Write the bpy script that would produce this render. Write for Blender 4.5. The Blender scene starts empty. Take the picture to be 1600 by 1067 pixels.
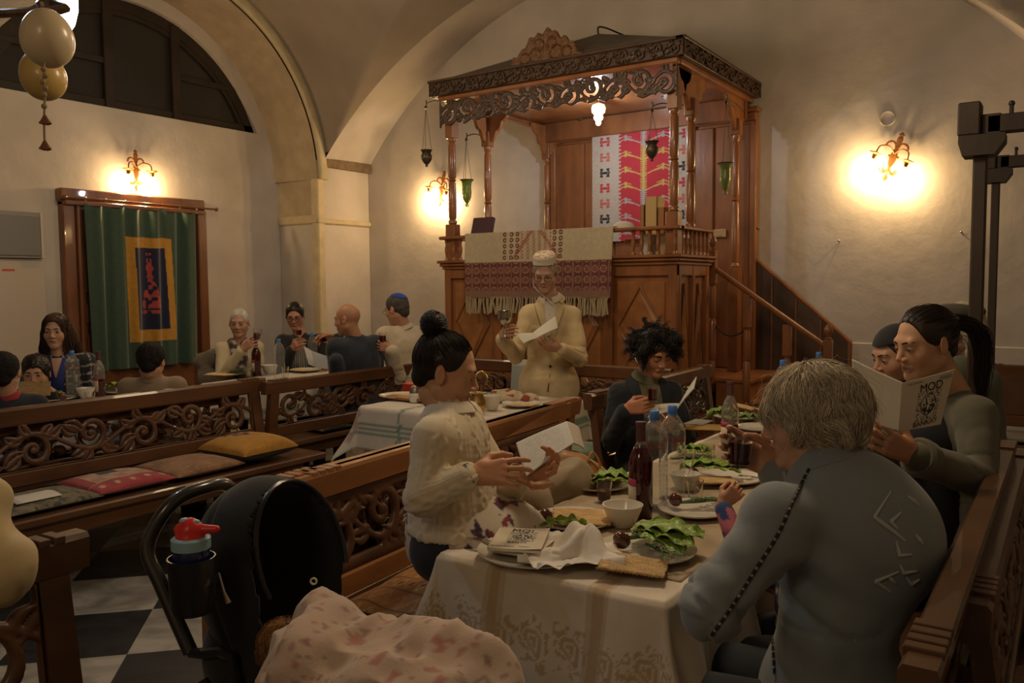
import bpy, math, random
import numpy as np
from mathutils import Matrix, Vector
from mathutils.bvhtree import BVHTree
PI=math.pi
C=bpy.context.scene.collection
scn=bpy.context.scene
# ---------------------------------------------------------------- camera
FPX=1300.0
CAM=np.array([0.,0.,1.5])
def _cam_axes():
    yaw,pitch,roll=0.59175,0.067972,0.008
    c,s=math.cos(roll),math.sin(roll); cp,sp=math.cos(pitch),math.sin(pitch); cy,sy=math.cos(yaw),math.sin(yaw)
    W=np.array([[cy,sy,0],[-sy,cy,0],[0,0,1.]]); P=np.array([[1,0,0],[0,cp,-sp],[0,sp,cp]]); Q=np.array([[c,0,-s],[0,1,0],[s,0,c]])
    return Q@P@W
RC=_cam_axes()
cam_data=bpy.data.cameras.new('camera'); cam=bpy.data.objects.new('camera',cam_data); C.objects.link(cam)
cam_data.lens=36*FPX/1600; cam_data.sensor_width=36; cam_data.clip_start=0.05; cam_data.clip_end=60
m=Matrix.Identity(4)
for i in range(3):
    m[i][0]=RC[0][i]; m[i][1]=RC[2][i]; m[i][2]=-RC[1][i]; m[i][3]=CAM[i]
cam.matrix_world=m
scn.camera=cam
# ---------------------------------------------------------------- world, exposure, lamps
w=bpy.data.worlds.new('world'); scn.world=w; w.use_nodes=True
bg=w.node_tree.nodes['Background']; bg.inputs[0].default_value=(.9,.62,.40,1); bg.inputs[1].default_value=0.008
scn.view_settings.view_transform='Standard'; scn.view_settings.look='None'; scn.view_settings.gamma=1
scn.view_settings.use_curve_mapping=False
scn.view_settings.exposure=0.12
def lamp(name,loc,power,col,r=.05,typ='POINT',aim=None,size=1.0,spot=None):
    l=bpy.data.lights.new(name,typ); l.energy=power; l.color=col
    if typ=='AREA': l.shape='DISK'; l.size=size
    else: l.shadow_soft_size=r
    if spot: l.spot_size=spot; l.spot_blend=.6
    o=bpy.data.objects.new(name,l); C.objects.link(o); o.location=loc
    if aim is not None: o.rotation_euler=(Vector(aim)-Vector(loc)).to_track_quat('-Z','Y').to_euler()
    return o
WARM=(1.0,.66,.30); AMB=(1.0,.77,.49); COOL=(.66,.82,1.0)
# chandeliers of the hall that hang above the frame
lamp('chandelier_light',(-1.25,2.6,2.75),50,AMB,.22)
lamp('chandelier_light',(-5.2,3.9,3.1),42,AMB,.22)
lamp('chandelier_light',(-.9,-.9,2.6),24,AMB,.35)
lamp('chandelier_light',(-3.0,4.3,3.1),38,AMB,.2)
lamp('cool_bulb_light',(-2.95,1.35,2.50),13,COOL,.06)

# ---------------------------------------------------------------- pixel helpers (a ray of the photo met with a plane or a depth)
def ray(px,py): return RC.T@np.array([(px-800)/FPX,1,-(py-533.5)/FPX])
def atz(px,py,z): d=ray(px,py); return CAM+d*((z-1.5)/d[2])
def atx(px,py,x): d=ray(px,py); return CAM+d*(x/d[0])
def aty(px,py,y): d=ray(px,py); return CAM+d*(y/d[1])
def atd(px,py,d): return CAM+ray(px,py)*d
def v3(*a): return np.array(a,float)
def nrm(a): a=np.asarray(a,float); return a/(np.linalg.norm(a)+1e-12)
rng=np.random.RandomState(7)

# ---------------------------------------------------------------- materials
MATS={}
def mat(name,col=(.5,.5,.5),rough=.6,metal=0,var=0,vs=6,bump=0,bs=60,attr=False,trans=0,ior=1.45,coat=0,emit=0,st=(1,1,1),sss=0,sheen=0,spec=.5,wave=None,ecol=None,bdist=.01,alpha=1):
    if name in MATS: return MATS[name]
    m=bpy.data.materials.new(name); m.use_nodes=True; N=m.node_tree.nodes; L=m.node_tree.links
    b=N['Principled BSDF']; b.inputs['Roughness'].default_value=rough; b.inputs['Metallic'].default_value=metal
    b.inputs['IOR'].default_value=ior; b.inputs['Transmission Weight'].default_value=trans; b.inputs['Coat Weight'].default_value=coat
    b.inputs['Specular IOR Level'].default_value=spec; b.inputs['Alpha'].default_value=alpha
    b.inputs['Sheen Weight'].default_value=sheen
    if sss: b.inputs['Subsurface Weight'].default_value=sss; b.inputs['Subsurface Radius'].default_value=(.02,.008,.004); b.inputs['Subsurface Scale'].default_value=.4
    tc=N.new('ShaderNodeTexCoord'); mp=N.new('ShaderNodeMapping'); mp.inputs['Scale'].default_value=st; L.new(tc.outputs['Object'],mp.inputs[0])
    c4=(*col,1)
    src=None
    if attr:
        a=N.new('ShaderNodeAttribute'); a.attribute_name='Col'; src=a.outputs['Color']
    if var:
        n=N.new('ShaderNodeTexNoise'); n.inputs['Scale'].default_value=vs; n.inputs['Detail'].default_value=6; L.new(mp.outputs[0],n.inputs[0])
        r=N.new('ShaderNodeMapRange'); r.inputs[1].default_value=.3; r.inputs[2].default_value=.7; r.inputs[3].default_value=1-var; r.inputs[4].default_value=1+var; L.new(n.outputs[0],r.inputs[0])
        x=N.new('ShaderNodeMix'); x.data_type='RGBA'; x.blend_type='MULTIPLY'; x.inputs[0].default_value=1
        if src: L.new(src,x.inputs[6])
        else: x.inputs[6].default_value=c4
        L.new(r.outputs[0],x.inputs[7]); src=x.outputs[2]
    if src: L.new(src,b.inputs['Base Color'])
    else: b.inputs['Base Color'].default_value=c4
    if bump:
        if wave:
            n2=N.new('ShaderNodeTexWave'); n2.inputs['Scale'].default_value=bs; n2.inputs['Distortion'].default_value=wave; n2.bands_direction='Z' if wave<0 else 'X'
            n2.inputs['Distortion'].default_value=abs(wave); o=n2.outputs[1]
        else: n2=N.new('ShaderNodeTexNoise'); n2.inputs['Scale'].default_value=bs; n2.inputs['Detail'].default_value=4; o=n2.outputs[0]
        L.new(mp.outputs[0],n2.inputs[0]); bb=N.new('ShaderNodeBump'); bb.inputs['Strength'].default_value=bump; bb.inputs['Distance'].default_value=bdist
        L.new(o,bb.inputs['Height']); L.new(bb.outputs[0],b.inputs['Normal'])
    if emit: b.inputs['Emission Color'].default_value=(*(ecol or col),1); b.inputs['Emission Strength'].default_value=emit
    MATS[name]=m; return m
def wood(name,col,rough=.38,st=(1,1,9),var=.35,coat=.15): return mat(name,col,rough,var=var,vs=7,bump=.12,bs=30,st=st,coat=coat)
# ---------------------------------------------------------------- geometry, as (V, F) pairs
def cat(*gs):
    V=[];F=[];n=0
    for g in gs:
        if g is None: continue
        v,f=g; v=np.asarray(v,float); V.append(v); F.extend([tuple(int(i)+n for i in q) for q in f]); n+=len(v)
    return np.vstack(V),F
def mv(g,t=(0,0,0),rz=0,s=1,rx=0,ry=0):
    v=np.asarray(g[0],float)*np.asarray(s,float)
    for ax,a in ((0,rx),(1,ry),(2,rz)):
        if a:
            R=np.array(Matrix.Rotation(a,3,'XYZ'[ax])); v=v@R.T
    return v+np.asarray(t,float),g[1]
def bx(x0,x1,y0,y1,z0,z1,b=.004):
    b=min(b,(x1-x0)*.45,(y1-y0)*.45,(z1-z0)*.45)
    X=[x0,x1];Y=[y0,y1];Z=[z0,z1]; V=[];ix={}
    for i in(0,1):
        for j in(0,1):
            for k in(0,1):
                s=(b if i==0 else -b, b if j==0 else -b, b if k==0 else -b)
                for a in range(3):
                    p=[X[i],Y[j],Z[k]]
                    for q in range(3):
                        if q!=a: p[q]+=s[q]
                    ix[i,j,k,a]=len(V); V.append(p)
    F=[]
    def q(*k): F.append(tuple(ix[e] for e in k))
    for i in(0,1):
        a=[(i,0,0,0),(i,1,0,0),(i,1,1,0),(i,0,1,0)]; q(*(a if i else a[::-1]))
        a=[(0,i,0,1),(1,i,0,1),(1,i,1,1),(0,i,1,1)]; q(*(a[::-1] if i else a))
        a=[(0,0,i,2),(1,0,i,2),(1,1,i,2),(0,1,i,2)]; q(*(a if i else a[::-1]))
    for i in(0,1):
        for j in(0,1):
            a=[(i,j,0,0),(i,j,1,0),(i,j,1,1),(i,j,0,1)]; q(*(a if i==j else a[::-1]))
            a=[(i,0,j,0),(i,1,j,0),(i,1,j,2),(i,0,j,2)]; q(*(a[::-1] if i==j else a))
            a=[(0,i,j,1),(1,i,j,1),(1,i,j,2),(0,i,j,2)]; q(*(a if i==j else a[::-1]))
            for k in(0,1):
                a=[(i,j,k,0),(i,j,k,1),(i,j,k,2)]; q(*(a if (i+j+k)%2 else a[::-1]))
    return np.array(V),F
def lathe(prof,n=24,c=(0,0,0),sx=1,sy=1):
    V=[];F=[]
    for r,z in prof:
        for i in range(n):
            a=2*PI*i/n; V.append((c[0]+r*sx*math.cos(a),c[1]+r*sy*math.sin(a),c[2]+z))
    for k in range(len(prof)-1):
        for i in range(n):
            j=(i+1)%n; F.append((k*n+i,k*n+j,(k+1)*n+j,(k+1)*n+i))
    if prof[0][0]>1e-4: F.append(tuple(range(n))[::-1])
    if prof[-1][0]>1e-4: F.append(tuple((len(prof)-1)*n+i for i in range(n)))
    return np.array(V),F
def shell(prof,n=24,c=(0,0,0),th=.002):
    """open vessel: outer profile bottom to top, then the inside back down"""
    inn=[(max(r-th,1e-5),z+(th if k==0 else 0)) for k,(r,z) in enumerate(prof)][::-1]
    V,F=lathe(list(prof)+inn,n,c); return V,F[:-1] if inn[-1][0]<1e-4 else F
def smooth_path(P,m=6):
    P=[np.array(p,float) for p in P]
    if len(P)<3: return np.array(P)
    Q=[P[0]*2-P[1]]+P+[P[-1]*2-P[-2]]; out=[]
    for i in range(1,len(Q)-2):
        for k in range(m):
            t=k/m; a,b,c,d=Q[i-1],Q[i],Q[i+1],Q[i+2]
            out.append(.5*((2*b)+(-a+c)*t+(2*a-5*b+4*c-d)*t*t+(-a+3*b-3*c+d)*t**3))
    out.append(P[-1]); return np.array(out)
def tube(P,r,n=8,sm=0,cap=True,flat=1.0):
    P=smooth_path(P,sm) if sm else np.array(P,float); m=len(P)
    R=np.interp(np.linspace(0,1,m),np.linspace(0,1,len(r)),r) if hasattr(r,'__len__') else np.full(m,r)
    T=np.gradient(P,axis=0); T/=np.linalg.norm(T,axis=1)[:,None]+1e-12
    u=np.cross(T[0],(0,0,1.)); 
    if np.linalg.norm(u)<.1: u=np.cross(T[0],(0,1.,0))
    u=nrm(u); V=[]
    for i in range(m):
        u=nrm(u-T[i]*np.dot(u,T[i])); w_=np.cross(T[i],u)
        for k in range(n):
            a=2*PI*k/n; V.append(P[i]+R[i]*(u*math.cos(a)+w_*math.sin(a)*flat))
    F=[(i*n+k,i*n+(k+1)%n,(i+1)*n+(k+1)%n,(i+1)*n+k) for i in range(m-1) for k in range(n)]
    if cap: F+= [tuple(range(n))[::-1],tuple((m-1)*n+k for k in range(n))]
    return np.array(V),F
def prism(poly,y0,y1):
    """polygon in x,z extruded along y"""
    n=len(poly); V=[(x,y0,z) for x,z in poly]+[(x,y1,z) for x,z in poly]
    F=[tuple(range(n)),tuple(range(2*n-1,n-1,-1))]+[((i+1)%n,i,n+i,n+(i+1)%n) for i in range(n)]
    return np.array(V,float),F
def ball(c,r,n=16,m=10,s=(1,1,1)):
    pr=[(math.sin(PI*k/m)*r,-math.cos(PI*k/m)*r) for k in range(m+1)]; pr[0]=(1e-5,-r); pr[-1]=(1e-5,r)
    v,f=lathe(pr,n); return v*np.array(s)+np.array(c),f
def gridf(fn,nu,nv,th=0,flip=False):
    """surface P(u,v), u,v in 0..1; optional thickness along the normal"""
    u,v=np.meshgrid(np.linspace(0,1,nu),np.linspace(0,1,nv),indexing='ij'); P=fn(u,v)
    P=np.stack([np.broadcast_to(a,u.shape) for a in P],-1).astype(float)
    ids=np.arange(nu*nv).reshape(nu,nv)
    q=np.stack([ids[:-1,:-1],ids[1:,:-1],ids[1:,1:],ids[:-1,1:]],-1).reshape(-1,4)
    if flip: q=q[:,::-1]
    V=P.reshape(-1,3)
    if th:
        du=np.gradient(P,axis=0); dv=np.gradient(P,axis=1); n=np.cross(du,dv); n/=np.linalg.norm(n,axis=-1)[...,None]+1e-12
        if flip: n=-n
        V2=(P-n*th).reshape(-1,3); k=nu*nv
        b=list(ids[:,0])+list(ids[-1,1:])+list(ids[:-1,-1][::-1])+list(ids[0,1:-1][::-1]); b=np.array(b); bn=np.roll(b,-1)
        side=np.stack([bn,b,b+k,bn+k],-1)
        if flip: side=side[:,::-1]
        q=np.vstack([q,q[:,::-1]+k,side]); V=np.vstack([V,V2])
    return V,q
def noise3(p,seed=0):
    p=np.asarray(p,float); i=np.floor(p).astype(np.int64); f=p-i; f=f*f*(3-2*f); out=0
    def h(a):
        n=(a[...,0]*73856093)^(a[...,1]*19349663)^(a[...,2]*83492791)^(seed*2654435761)
        n=(n^(n>>13))*1274126177&0x7fffffff; n=(n^(n>>16))&0xffff; return n/32768.-1
    for dx in(0,1):
        for dy in(0,1):
            for dz in(0,1):
                wgt=(f[...,0] if dx else 1-f[...,0])*(f[...,1] if dy else 1-f[...,1])*(f[...,2] if dz else 1-f[...,2])
                out=out+wgt*h(i+np.array([dx,dy,dz]))
    return out
# ---------------------------------------------------------------- objects
def lk(o,parent):
    C.objects.link(o)
    if parent is not None: o.parent=parent
    return o
def obj(name,g,m,parent=None,smooth=True,col=None,angle=None):
    V,F=g; me=bpy.data.meshes.new(name); V=np.asarray(V,np.float32)
    if isinstance(F,np.ndarray):
        k=F.shape[1]; me.vertices.add(len(V)); me.vertices.foreach_set('co',V.ravel())
        me.loops.add(F.size); me.loops.foreach_set('vertex_index',F.astype(np.int32).ravel())
        me.polygons.add(len(F)); me.polygons.foreach_set('loop_start',np.arange(0,F.size,k,dtype=np.int32)); me.update(calc_edges=True)
    else: me.from_pydata([tuple(map(float,v)) for v in V],[],F); me.update()
    if isinstance(smooth,bool): me.polygons.foreach_set('use_smooth',[smooth]*len(me.polygons))
    if smooth is True and not isinstance(F,np.ndarray):
        try: me.set_sharp_from_angle(angle=math.radians(angle or 40))
        except Exception: pass
    if col is not None:
        a=me.color_attributes.new('Col','FLOAT_COLOR','POINT'); cc=np.ones((len(V),4),np.float32); cc[:,:3]=col; a.data.foreach_set('color',cc.ravel())
    me.materials.append(m); o=bpy.data.objects.new(name,me); return lk(o,parent)
def tag(o,label=None,category=None,group=None,kind=None):
    if label: o['label']=label
    if category: o['category']=category
    if group: o['group']=group
    if kind: o['kind']=kind
    return o
def thing(name,label,category,loc=(0,0,0),rz=0,group=None):
    o=bpy.data.objects.new(name,None); o.empty_display_size=.05; C.objects.link(o); o.location=[float(a) for a in loc]; o.rotation_euler=(0,0,rz)
    return tag(o,label,category,group)
def struct(name,g,m,smooth=False): return tag(obj(name,g,m,None,smooth),kind='structure')
def dup(root,loc,rz=0,label=None,group=None,scale=None):
    r=root.copy(); C.objects.link(r); r.location=[float(a) for a in loc]; r.rotation_euler=(0,0,rz)
    if scale: r.scale=(scale,)*3
    if label: r['label']=label
    if group: r['group']=group
    def rec(a,b):
        for ch in list(a.children):
            c=ch.copy(); C.objects.link(c); c.parent=b; rec(ch,c)
    rec(root,r); return r
# ---------------------------------------------------------------- distance-field modelling (one continuous surface per field)
class Field:
    def __init__(s,lo,hi,h):
        s.lo=np.array(lo,float); s.h=h; s.n=np.maximum(np.ceil((np.array(hi)-s.lo)/h).astype(int)+1,4); s.S=np.full(s.n,1.,np.float32)
    def blk(s,lo,hi):
        a=np.maximum(np.floor((lo-s.lo)/s.h).astype(int),0); b=np.minimum(np.ceil((hi-s.lo)/s.h).astype(int)+1,s.n)
        if (b<=a).any(): return None
        g=[(s.lo[i]+s.h*np.arange(a[i],b[i])).astype(np.float32) for i in range(3)]
        return (slice(a[0],b[0]),slice(a[1],b[1]),slice(a[2],b[2])),(g[0][:,None,None],g[1][None,:,None],g[2][None,None,:])
    def put(s,lo,hi,fn,k,op):
        r=s.blk(np.array(lo)-k-3*s.h,np.array(hi)+k+3*s.h)
        if r is None: return
        sl,(x,y,z)=r; d=fn(x,y,z); a=s.S[sl]
        if op=='-': d=-d; a2=-a; t=np.clip(.5+.5*(-d-a2)/k,0,1) if k else 0; s.S[sl]=-( (1-t)*(-d)+t*a2-k*t*(1-t)) if k else np.maximum(a,d); return
        if k: t=np.clip(.5+.5*(d-a)/k,0,1); s.S[sl]=d*(1-t)+a*t-k*t*(1-t)
        else: s.S[sl]=np.minimum(a,d)
    def cap(s,a,b,ra,rb=None,k=.01,op='+',front=None,fl=1.):
        rb=ra if rb is None else rb; a=np.array(a,float); b=np.array(b,float); ba=b-a; L=max(float(ba@ba),1e-9); R=max(ra,rb)
        def fn(x,y,z):
            px,py,pz=x-a[0],y-a[1],z-a[2]; t=np.clip((px*ba[0]+py*ba[1]+pz*ba[2])/L,0,1)
            qx,qy,qz=px-t*ba[0],py-t*ba[1],pz-t*ba[2]; r=ra+(rb-ra)*t
            if front is not None:
                f=qx*front[0]+qy*front[1]+qz*front[2]; e=f*(1/fl-1); qx=qx+front[0]*e; qy=qy+front[1]*e; qz=qz+front[2]*e
                return (np.sqrt(qx*qx+qy*qy+qz*qz)-r)*min(1,(1+fl)/2)
            return np.sqrt(qx*qx+qy*qy+qz*qz)-r
        s.put(np.minimum(a,b)-R,np.maximum(a,b)+R,fn,k,op); return s
    def ell(s,c,r,k=.01,M=None,op='+'):
        c=np.array(c,float); r=np.array(r,float); R=r.max()
        def fn(x,y,z):
            px,py,pz=x-c[0],y-c[1],z-c[2]
            if M is not None: px,py,pz=(M[0][i]*px+M[1][i]*py+M[2][i]*pz for i in range(3))
            a=np.sqrt((px/r[0])**2+(py/r[1])**2+(pz/r[2])**2); b=np.sqrt((px/r[0]**2)**2+(py/r[1]**2)**2+(pz/r[2]**2)**2)
            return a*(a-1)/np.maximum(b,1e-6)
        s.put(c-R,c+R,fn,k,op); return s
    def half(s,p,n,k=.004):
        """keep the side of the plane the normal points away from"""
        n=nrm(n); lo=s.lo; hi=s.lo+s.h*s.n
        def fn(x,y,z): return -((x-p[0])*n[0]+(y-p[1])*n[1]+(z-p[2])*n[2])
        s.put(lo,hi,fn,k,'-'); return s
    def mesh(s): return nets(s.S,s.lo,s.h)
def nets(S,lo,h):
    n=np.array(S.shape); I=S<0
    for ax in range(3):
        sl=[slice(None)]*3
        for e in (0,-1): sl[ax]=e; I[tuple(sl)]=False
    off=[(i,j,k) for i in(0,1) for j in(0,1) for k in(0,1)]
    cnt=np.zeros(n-1,np.int8)
    for o in off: cnt+=I[o[0]:n[0]-1+o[0],o[1]:n[1]-1+o[1],o[2]:n[2]-1+o[2]]
    idx=np.argwhere((cnt>0)&(cnt<8)); ids=np.full(n-1,-1,np.int32); ids[tuple(idx.T)]=np.arange(len(idx))
    val=np.stack([S[idx[:,0]+o[0],idx[:,1]+o[1],idx[:,2]+o[2]] for o in off],1); ins=np.stack([I[idx[:,0]+o[0],idx[:,1]+o[1],idx[:,2]+o[2]] for o in off],1)
    acc=np.zeros((len(idx),3)); c=np.zeros(len(idx))
    for a in range(8):
        for b in range(a+1,8):
            oa,ob=np.array(off[a]),np.array(off[b])
            if np.abs(oa-ob).sum()!=1: continue
            m=ins[:,a]!=ins[:,b]; va,vb=val[:,a],val[:,b]; den=va-vb; t=np.where(np.abs(den)>1e-9,va/np.where(den==0,1,den),.5); t=np.clip(t,0,1)
            acc+=(oa+t[:,None]*(ob-oa))*m[:,None]; c+=m
    V=np.array(lo)+h*(idx+acc/np.maximum(c,1)[:,None]); Q=[]
    for ax in range(3):
        u,v=(ax+1)%3,(ax+2)%3
        s0=[slice(None)]*3; s1=[slice(None)]*3; s0[ax]=slice(0,-1); s1[ax]=slice(1,None)
        A=I[tuple(s0)]; B=I[tuple(s1)]; e=np.argwhere(A!=B); e=e[(e[:,u]>0)&(e[:,v]>0)&(e[:,u]<n[u]-1)&(e[:,v]<n[v]-1)]
        def g(du,dv):
            q=e.copy(); q[:,u]-=du; q[:,v]-=dv; return ids[tuple(q.T)]
        q=np.stack([g(1,1),g(0,1),g(0,0),g(1,0)],1); fl=~A[tuple(e.T)]; q[fl]=q[fl][:,::-1]; Q.append(q)
    Q=np.vstack(Q); Q=Q[(Q>=0).all(1)]; return V,Q
def vnorm(V,Q):
    V=np.asarray(V,float); n=np.cross(V[Q[:,2]]-V[Q[:,0]],V[Q[:,3]]-V[Q[:,1]]); N=np.zeros_like(V)
    for i in range(4): np.add.at(N,Q[:,i],n)
    return N/(np.linalg.norm(N,axis=1)[:,None]+1e-12)
def catq(*gs):
    V=[];F=[];n=0
    for v,f in gs: V.append(v); F.append(f+n); n+=len(v)
    return np.vstack(V),np.vstack(F)
def fold(g,amp,freq,st=(1,1,1),seed=0,rot=None,sharp=False,amp2=0,freq2=60):
    V,Q=g; N=vnorm(V,Q); p=V if rot is None else V@rot
    s=noise3(p*np.array(st)*freq,seed); 
    if sharp: s=1-2*np.abs(s)
    s2=noise3(p*freq2,seed+5)*amp2 if amp2 else 0
    return V+N*(amp*s+s2)[:,None],Q
# ---------------------------------------------------------------- carved openwork: 2D pattern -> pierced relief
def carve(w,h,t,pat,res=.005,relief=.35):
    """panel in x(0..w), z(0..h), thickness t around y=0; pat(u,v)<0 is wood"""
    lo=v3(-res*3,-t/2-res*3,-res*3); nx=int(w/res)+8; ny=int((t+6*res)/res)+3; nz=int(h/res)+8
    u=(lo[0]+res*np.arange(nx))[:,None]; v=(lo[2]+res*np.arange(nz))[None,:]; d=pat(u,v)
    d=np.maximum(d,np.maximum(np.maximum(-u,u-w),np.maximum(-v,v-h)))
    th=t/2*(1-relief*np.exp(np.minimum(d,0)/.012)); y=(lo[1]+res*np.arange(ny))[None,:,None]
    S=np.maximum(d[:,None,:],np.abs(y)-th[:,None,:]).astype(np.float32)
    return nets(S,lo,res)
def spiral(u,v,cx,cz,R,wd,turns=1.6,hand=1,ph=0):
    x=(u-cx)*hand; y=v-cz; r=np.sqrt(x*x+y*y)+1e-9; th=np.arctan2(y,x)+ph; b=R/(2*PI*turns)
    k=np.round((r/b-th)/(2*PI)); rr=b*(th+2*PI*k); d=np.abs(r-rr)*.9-wd*(.6+.5*r/R); return np.maximum(d,r-R)
def leaf(u,v,cx,cz,L,W,ang):
    c,s=math.cos(ang),math.sin(ang); x=(u-cx)*c+(v-cz)*s; y=-(u-cx)*s+(v-cz)*c; t=np.clip(x/L,-.0,1.0)
    wd=W*np.sin(PI*np.clip(t,0.02,.98))**.7; d=np.abs(y-.15*L*np.sin(PI*t))-wd; d=np.maximum(d,np.maximum(-x,x-L)); return np.maximum(d,-(np.abs(y-.15*L*np.sin(PI*t))-.0022)*1.0-.0)
def scrolls(w,h,P,seed=0,dense=1,bord=None):
    r=random.Random(seed); items=[]; n=max(2,int(round(w/P))); p=w/n
    def f(u,v):
        u,v=np.broadcast_arrays(u,v); vm=h*.5; A=h*.25
        d=np.abs(v-(vm+A*np.sin(2*PI*u/(2*p))))-h*.055
        for i in range(n):
            cx=(i+.5)*p; sg=1 if i%2==0 else -1; cz=vm-sg*h*.10
            d=np.minimum(d,spiral(u,v,cx,cz,h*.36,h*.062,1.5,sg,PI/2*sg))
            d=np.minimum(d,np.sqrt((u-cx)**2+(v-cz)**2)-h*.075)
            for a in range(4*dense):
                an=sg*(.5+a*.9)+r2[i][a]; d=np.minimum(d,leaf(u,v,cx+h*.30*math.cos(an),cz+h*.30*math.sin(an),h*.40,h*.125,an+.5*sg))
            d=np.minimum(d,leaf(u,v,i*p,h*(.12 if sg>0 else .88),h*.55,h*.12,sg*.5)); d=np.minimum(d,leaf(u,v,i*p,h*(.12 if sg>0 else .88),h*.55,h*.12,PI-sg*.5))
        d=np.minimum(d,np.minimum(v,h-v)-(bord[1] if bord else h*.035)); d=np.minimum(d,np.minimum(u,w-u)-(bord[0] if bord else h*.05))
        return d
    r2=[[r.uniform(-.3,.3) for _ in range(8*dense)] for _ in range(n)]
    return f
# ================================================================ the hall
XA,XL,YB,YP=-7.36,-8.03,7.76,6.90
AC=(5.035,2.75)
plaster=mat('plaster',(.55,.495,.435),.88,var=.10,vs=2.2,bump=.3,bs=7,bdist=.02)
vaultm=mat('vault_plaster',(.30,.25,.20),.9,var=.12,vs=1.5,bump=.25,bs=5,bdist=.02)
stone=mat('stone',(.42,.335,.23),.85,var=.12,vs=6,bump=.35,bs=30)
def floor_mat():
    m=bpy.data.materials.new('checker_marble'); m.use_nodes=True; N=m.node_tree.nodes; L=m.node_tree.links; b=N['Principled BSDF']
    tc=N.new('ShaderNodeTexCoord'); mp=N.new('ShaderNodeMapping'); T=.49; a=-PI/4*.985
    R=np.array(Matrix.Rotation(-a,3,'Z')); p0=R@(v3(-3.523,2.211,0)/T)
    mp.inputs['Scale'].default_value=(1/T,1/T,1/T); mp.inputs['Rotation'].default_value=(0,0,-a); mp.inputs['Location'].default_value=(-p0[0]+20,-p0[1]+21,.5)
    L.new(tc.outputs['Object'],mp.inputs[0]); ch=N.new('ShaderNodeTexChecker'); ch.inputs['Scale'].default_value=1; ch.inputs[1].default_value=(.33,.30,.255,1); ch.inputs[2].default_value=(.022,.022,.024,1)
    L.new(mp.outputs[0],ch.inputs[0]); n=N.new('ShaderNodeTexNoise'); n.inputs['Scale'].default_value=3; n.inputs['Detail'].default_value=9; n.inputs['Distortion'].default_value=2.5; L.new(tc.outputs['Object'],n.inputs[0])
    r=N.new('ShaderNodeMapRange'); r.inputs[1].default_value=.35; r.inputs[2].default_value=.65; r.inputs[3].default_value=.62; r.inputs[4].default_value=1.25; L.new(n.outputs[0],r.inputs[0])
    x=N.new('ShaderNodeMix'); x.data_type='RGBA'; x.blend_type='MULTIPLY'; x.inputs[0].default_value=1; L.new(ch.outputs[0],x.inputs[6]); L.new(r.outputs[0],x.inputs[7]); L.new(x.outputs[2],b.inputs['Base Color'])
    b.inputs['Roughness'].default_value=.33; return m
struct('floor',bx(-8.2,2.3,-3.1,8,-.1,0,.001),floor_mat())
# vaults: the greater of the nave barrel and the cross barrels
def zA(x): return -.294+np.sqrt(np.maximum(4.886**2-(x+3.685)**2,0.0))
def zB(y):
    q=(y-AC[0]+1.98)%3.96-1.98; return 2.75+np.sqrt(np.maximum(1.965**2-q*q,0))
def vault(u,v):
    x=XA+u*(2.25-XA); y=-3.05+v*(6.975+3.05); a=np.where(x<0,zA(x),2.93+np.sqrt(np.maximum(1.1**2-(x-1.1)**2,0))); return x,y,np.maximum(np.maximum(a,2.9),zB(y))
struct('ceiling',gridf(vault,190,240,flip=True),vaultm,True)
def soff(u,v):
    x=XA+u*(0-XA); z0=zA(x); z1=.10+np.sqrt(4.66**2-(x+3.685)**2); return x,6.975+v*(YB-6.975)+0*x,z0+v*(z1-z0)
struct('trim_1',gridf(soff,80,4,flip=True),plaster,True)
struct('wall_back',bx(-8.1,2.3,YB,YB+.15,0,5.2,.001),plaster)
struct('wall_right',bx(2.25,2.4,-3.1,7.9,0,5,.001),plaster)
struct('wall_rear',bx(-8.1,2.3,-3.2,-3.05,0,5,.001),plaster)
# recessed wall under the left arch, with the lunette opening cut out of it
th=np.linspace(0,PI,49); z0=3.30
arc=[(AC[0]+1.66*math.cos(t),AC[1]+1.66*math.sin(t)) for t in th if AC[1]+1.66*math.sin(t)>z0+.01]
a0=math.sqrt(1.66**2-(z0-AC[1])**2)
poly=[(AC[0]+a0,z0)]+arc+[(AC[0]-a0,z0)]
outer=[(AC[0]+a0+.6,z0)]+[(AC[0]+2.3*(y-AC[0])/1.66,AC[1]+2.3*(z-AC[1])/1.66) for y,z in arc]+[(AC[0]-a0-.6,z0)]
V=[];F=[]
for (y,z),(yo,zo) in zip(poly,outer): V+= [(XL,y,z),(XL,yo,zo),(XL-.1,y,z)]
for i in range(len(poly)-1): F+=[(3*i,3*i+1,3*i+4,3*i+3),(3*i,3*i+3,3*i+5,3*i+2)]
struct('wall_left',cat((np.array(V),F),bx(XL-.25,XL,-3.1,7.0,0,z0,.001),bx(XL-.3,XL-.2,-3.1,7.8,0,5.2,.001),bx(XL-.2,XL,-3.1,2.9,3.2,5.2,.001)),plaster)
def so2(u,v):
    t=u*PI; r=1.80+v*.06; return XL+v*(XA-XL)+0*u,AC[0]+r*np.cos(t),AC[1]+r*np.sin(t)
struct('trim_2',gridf(so2,60,6),stone,True)
def ring(u,v):
    t=u*PI; r=1.86+v*.115; return XA+.022+0*u-.03*v**6,AC[0]+r*np.cos(t),AC[1]+r*np.sin(t)
struct('trim_3',catq(gridf(ring,60,5,th=.05)),mat('trim_stone',(.56,.47,.30),.8,var=.12,vs=8,bump=.2,bs=20),True)
tm=MATS['trim_stone']
struct('wall_pier',cat(bx(XL,XA,YP,YB,0,2.98,.01),bx(XL,XA,2.85,3.17,0,3.2,.01)),plaster)
struct('trim_7',bx(XL,XA-.09,YP-.012,YP+.01,2.33,2.80,.004),stone)
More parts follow.
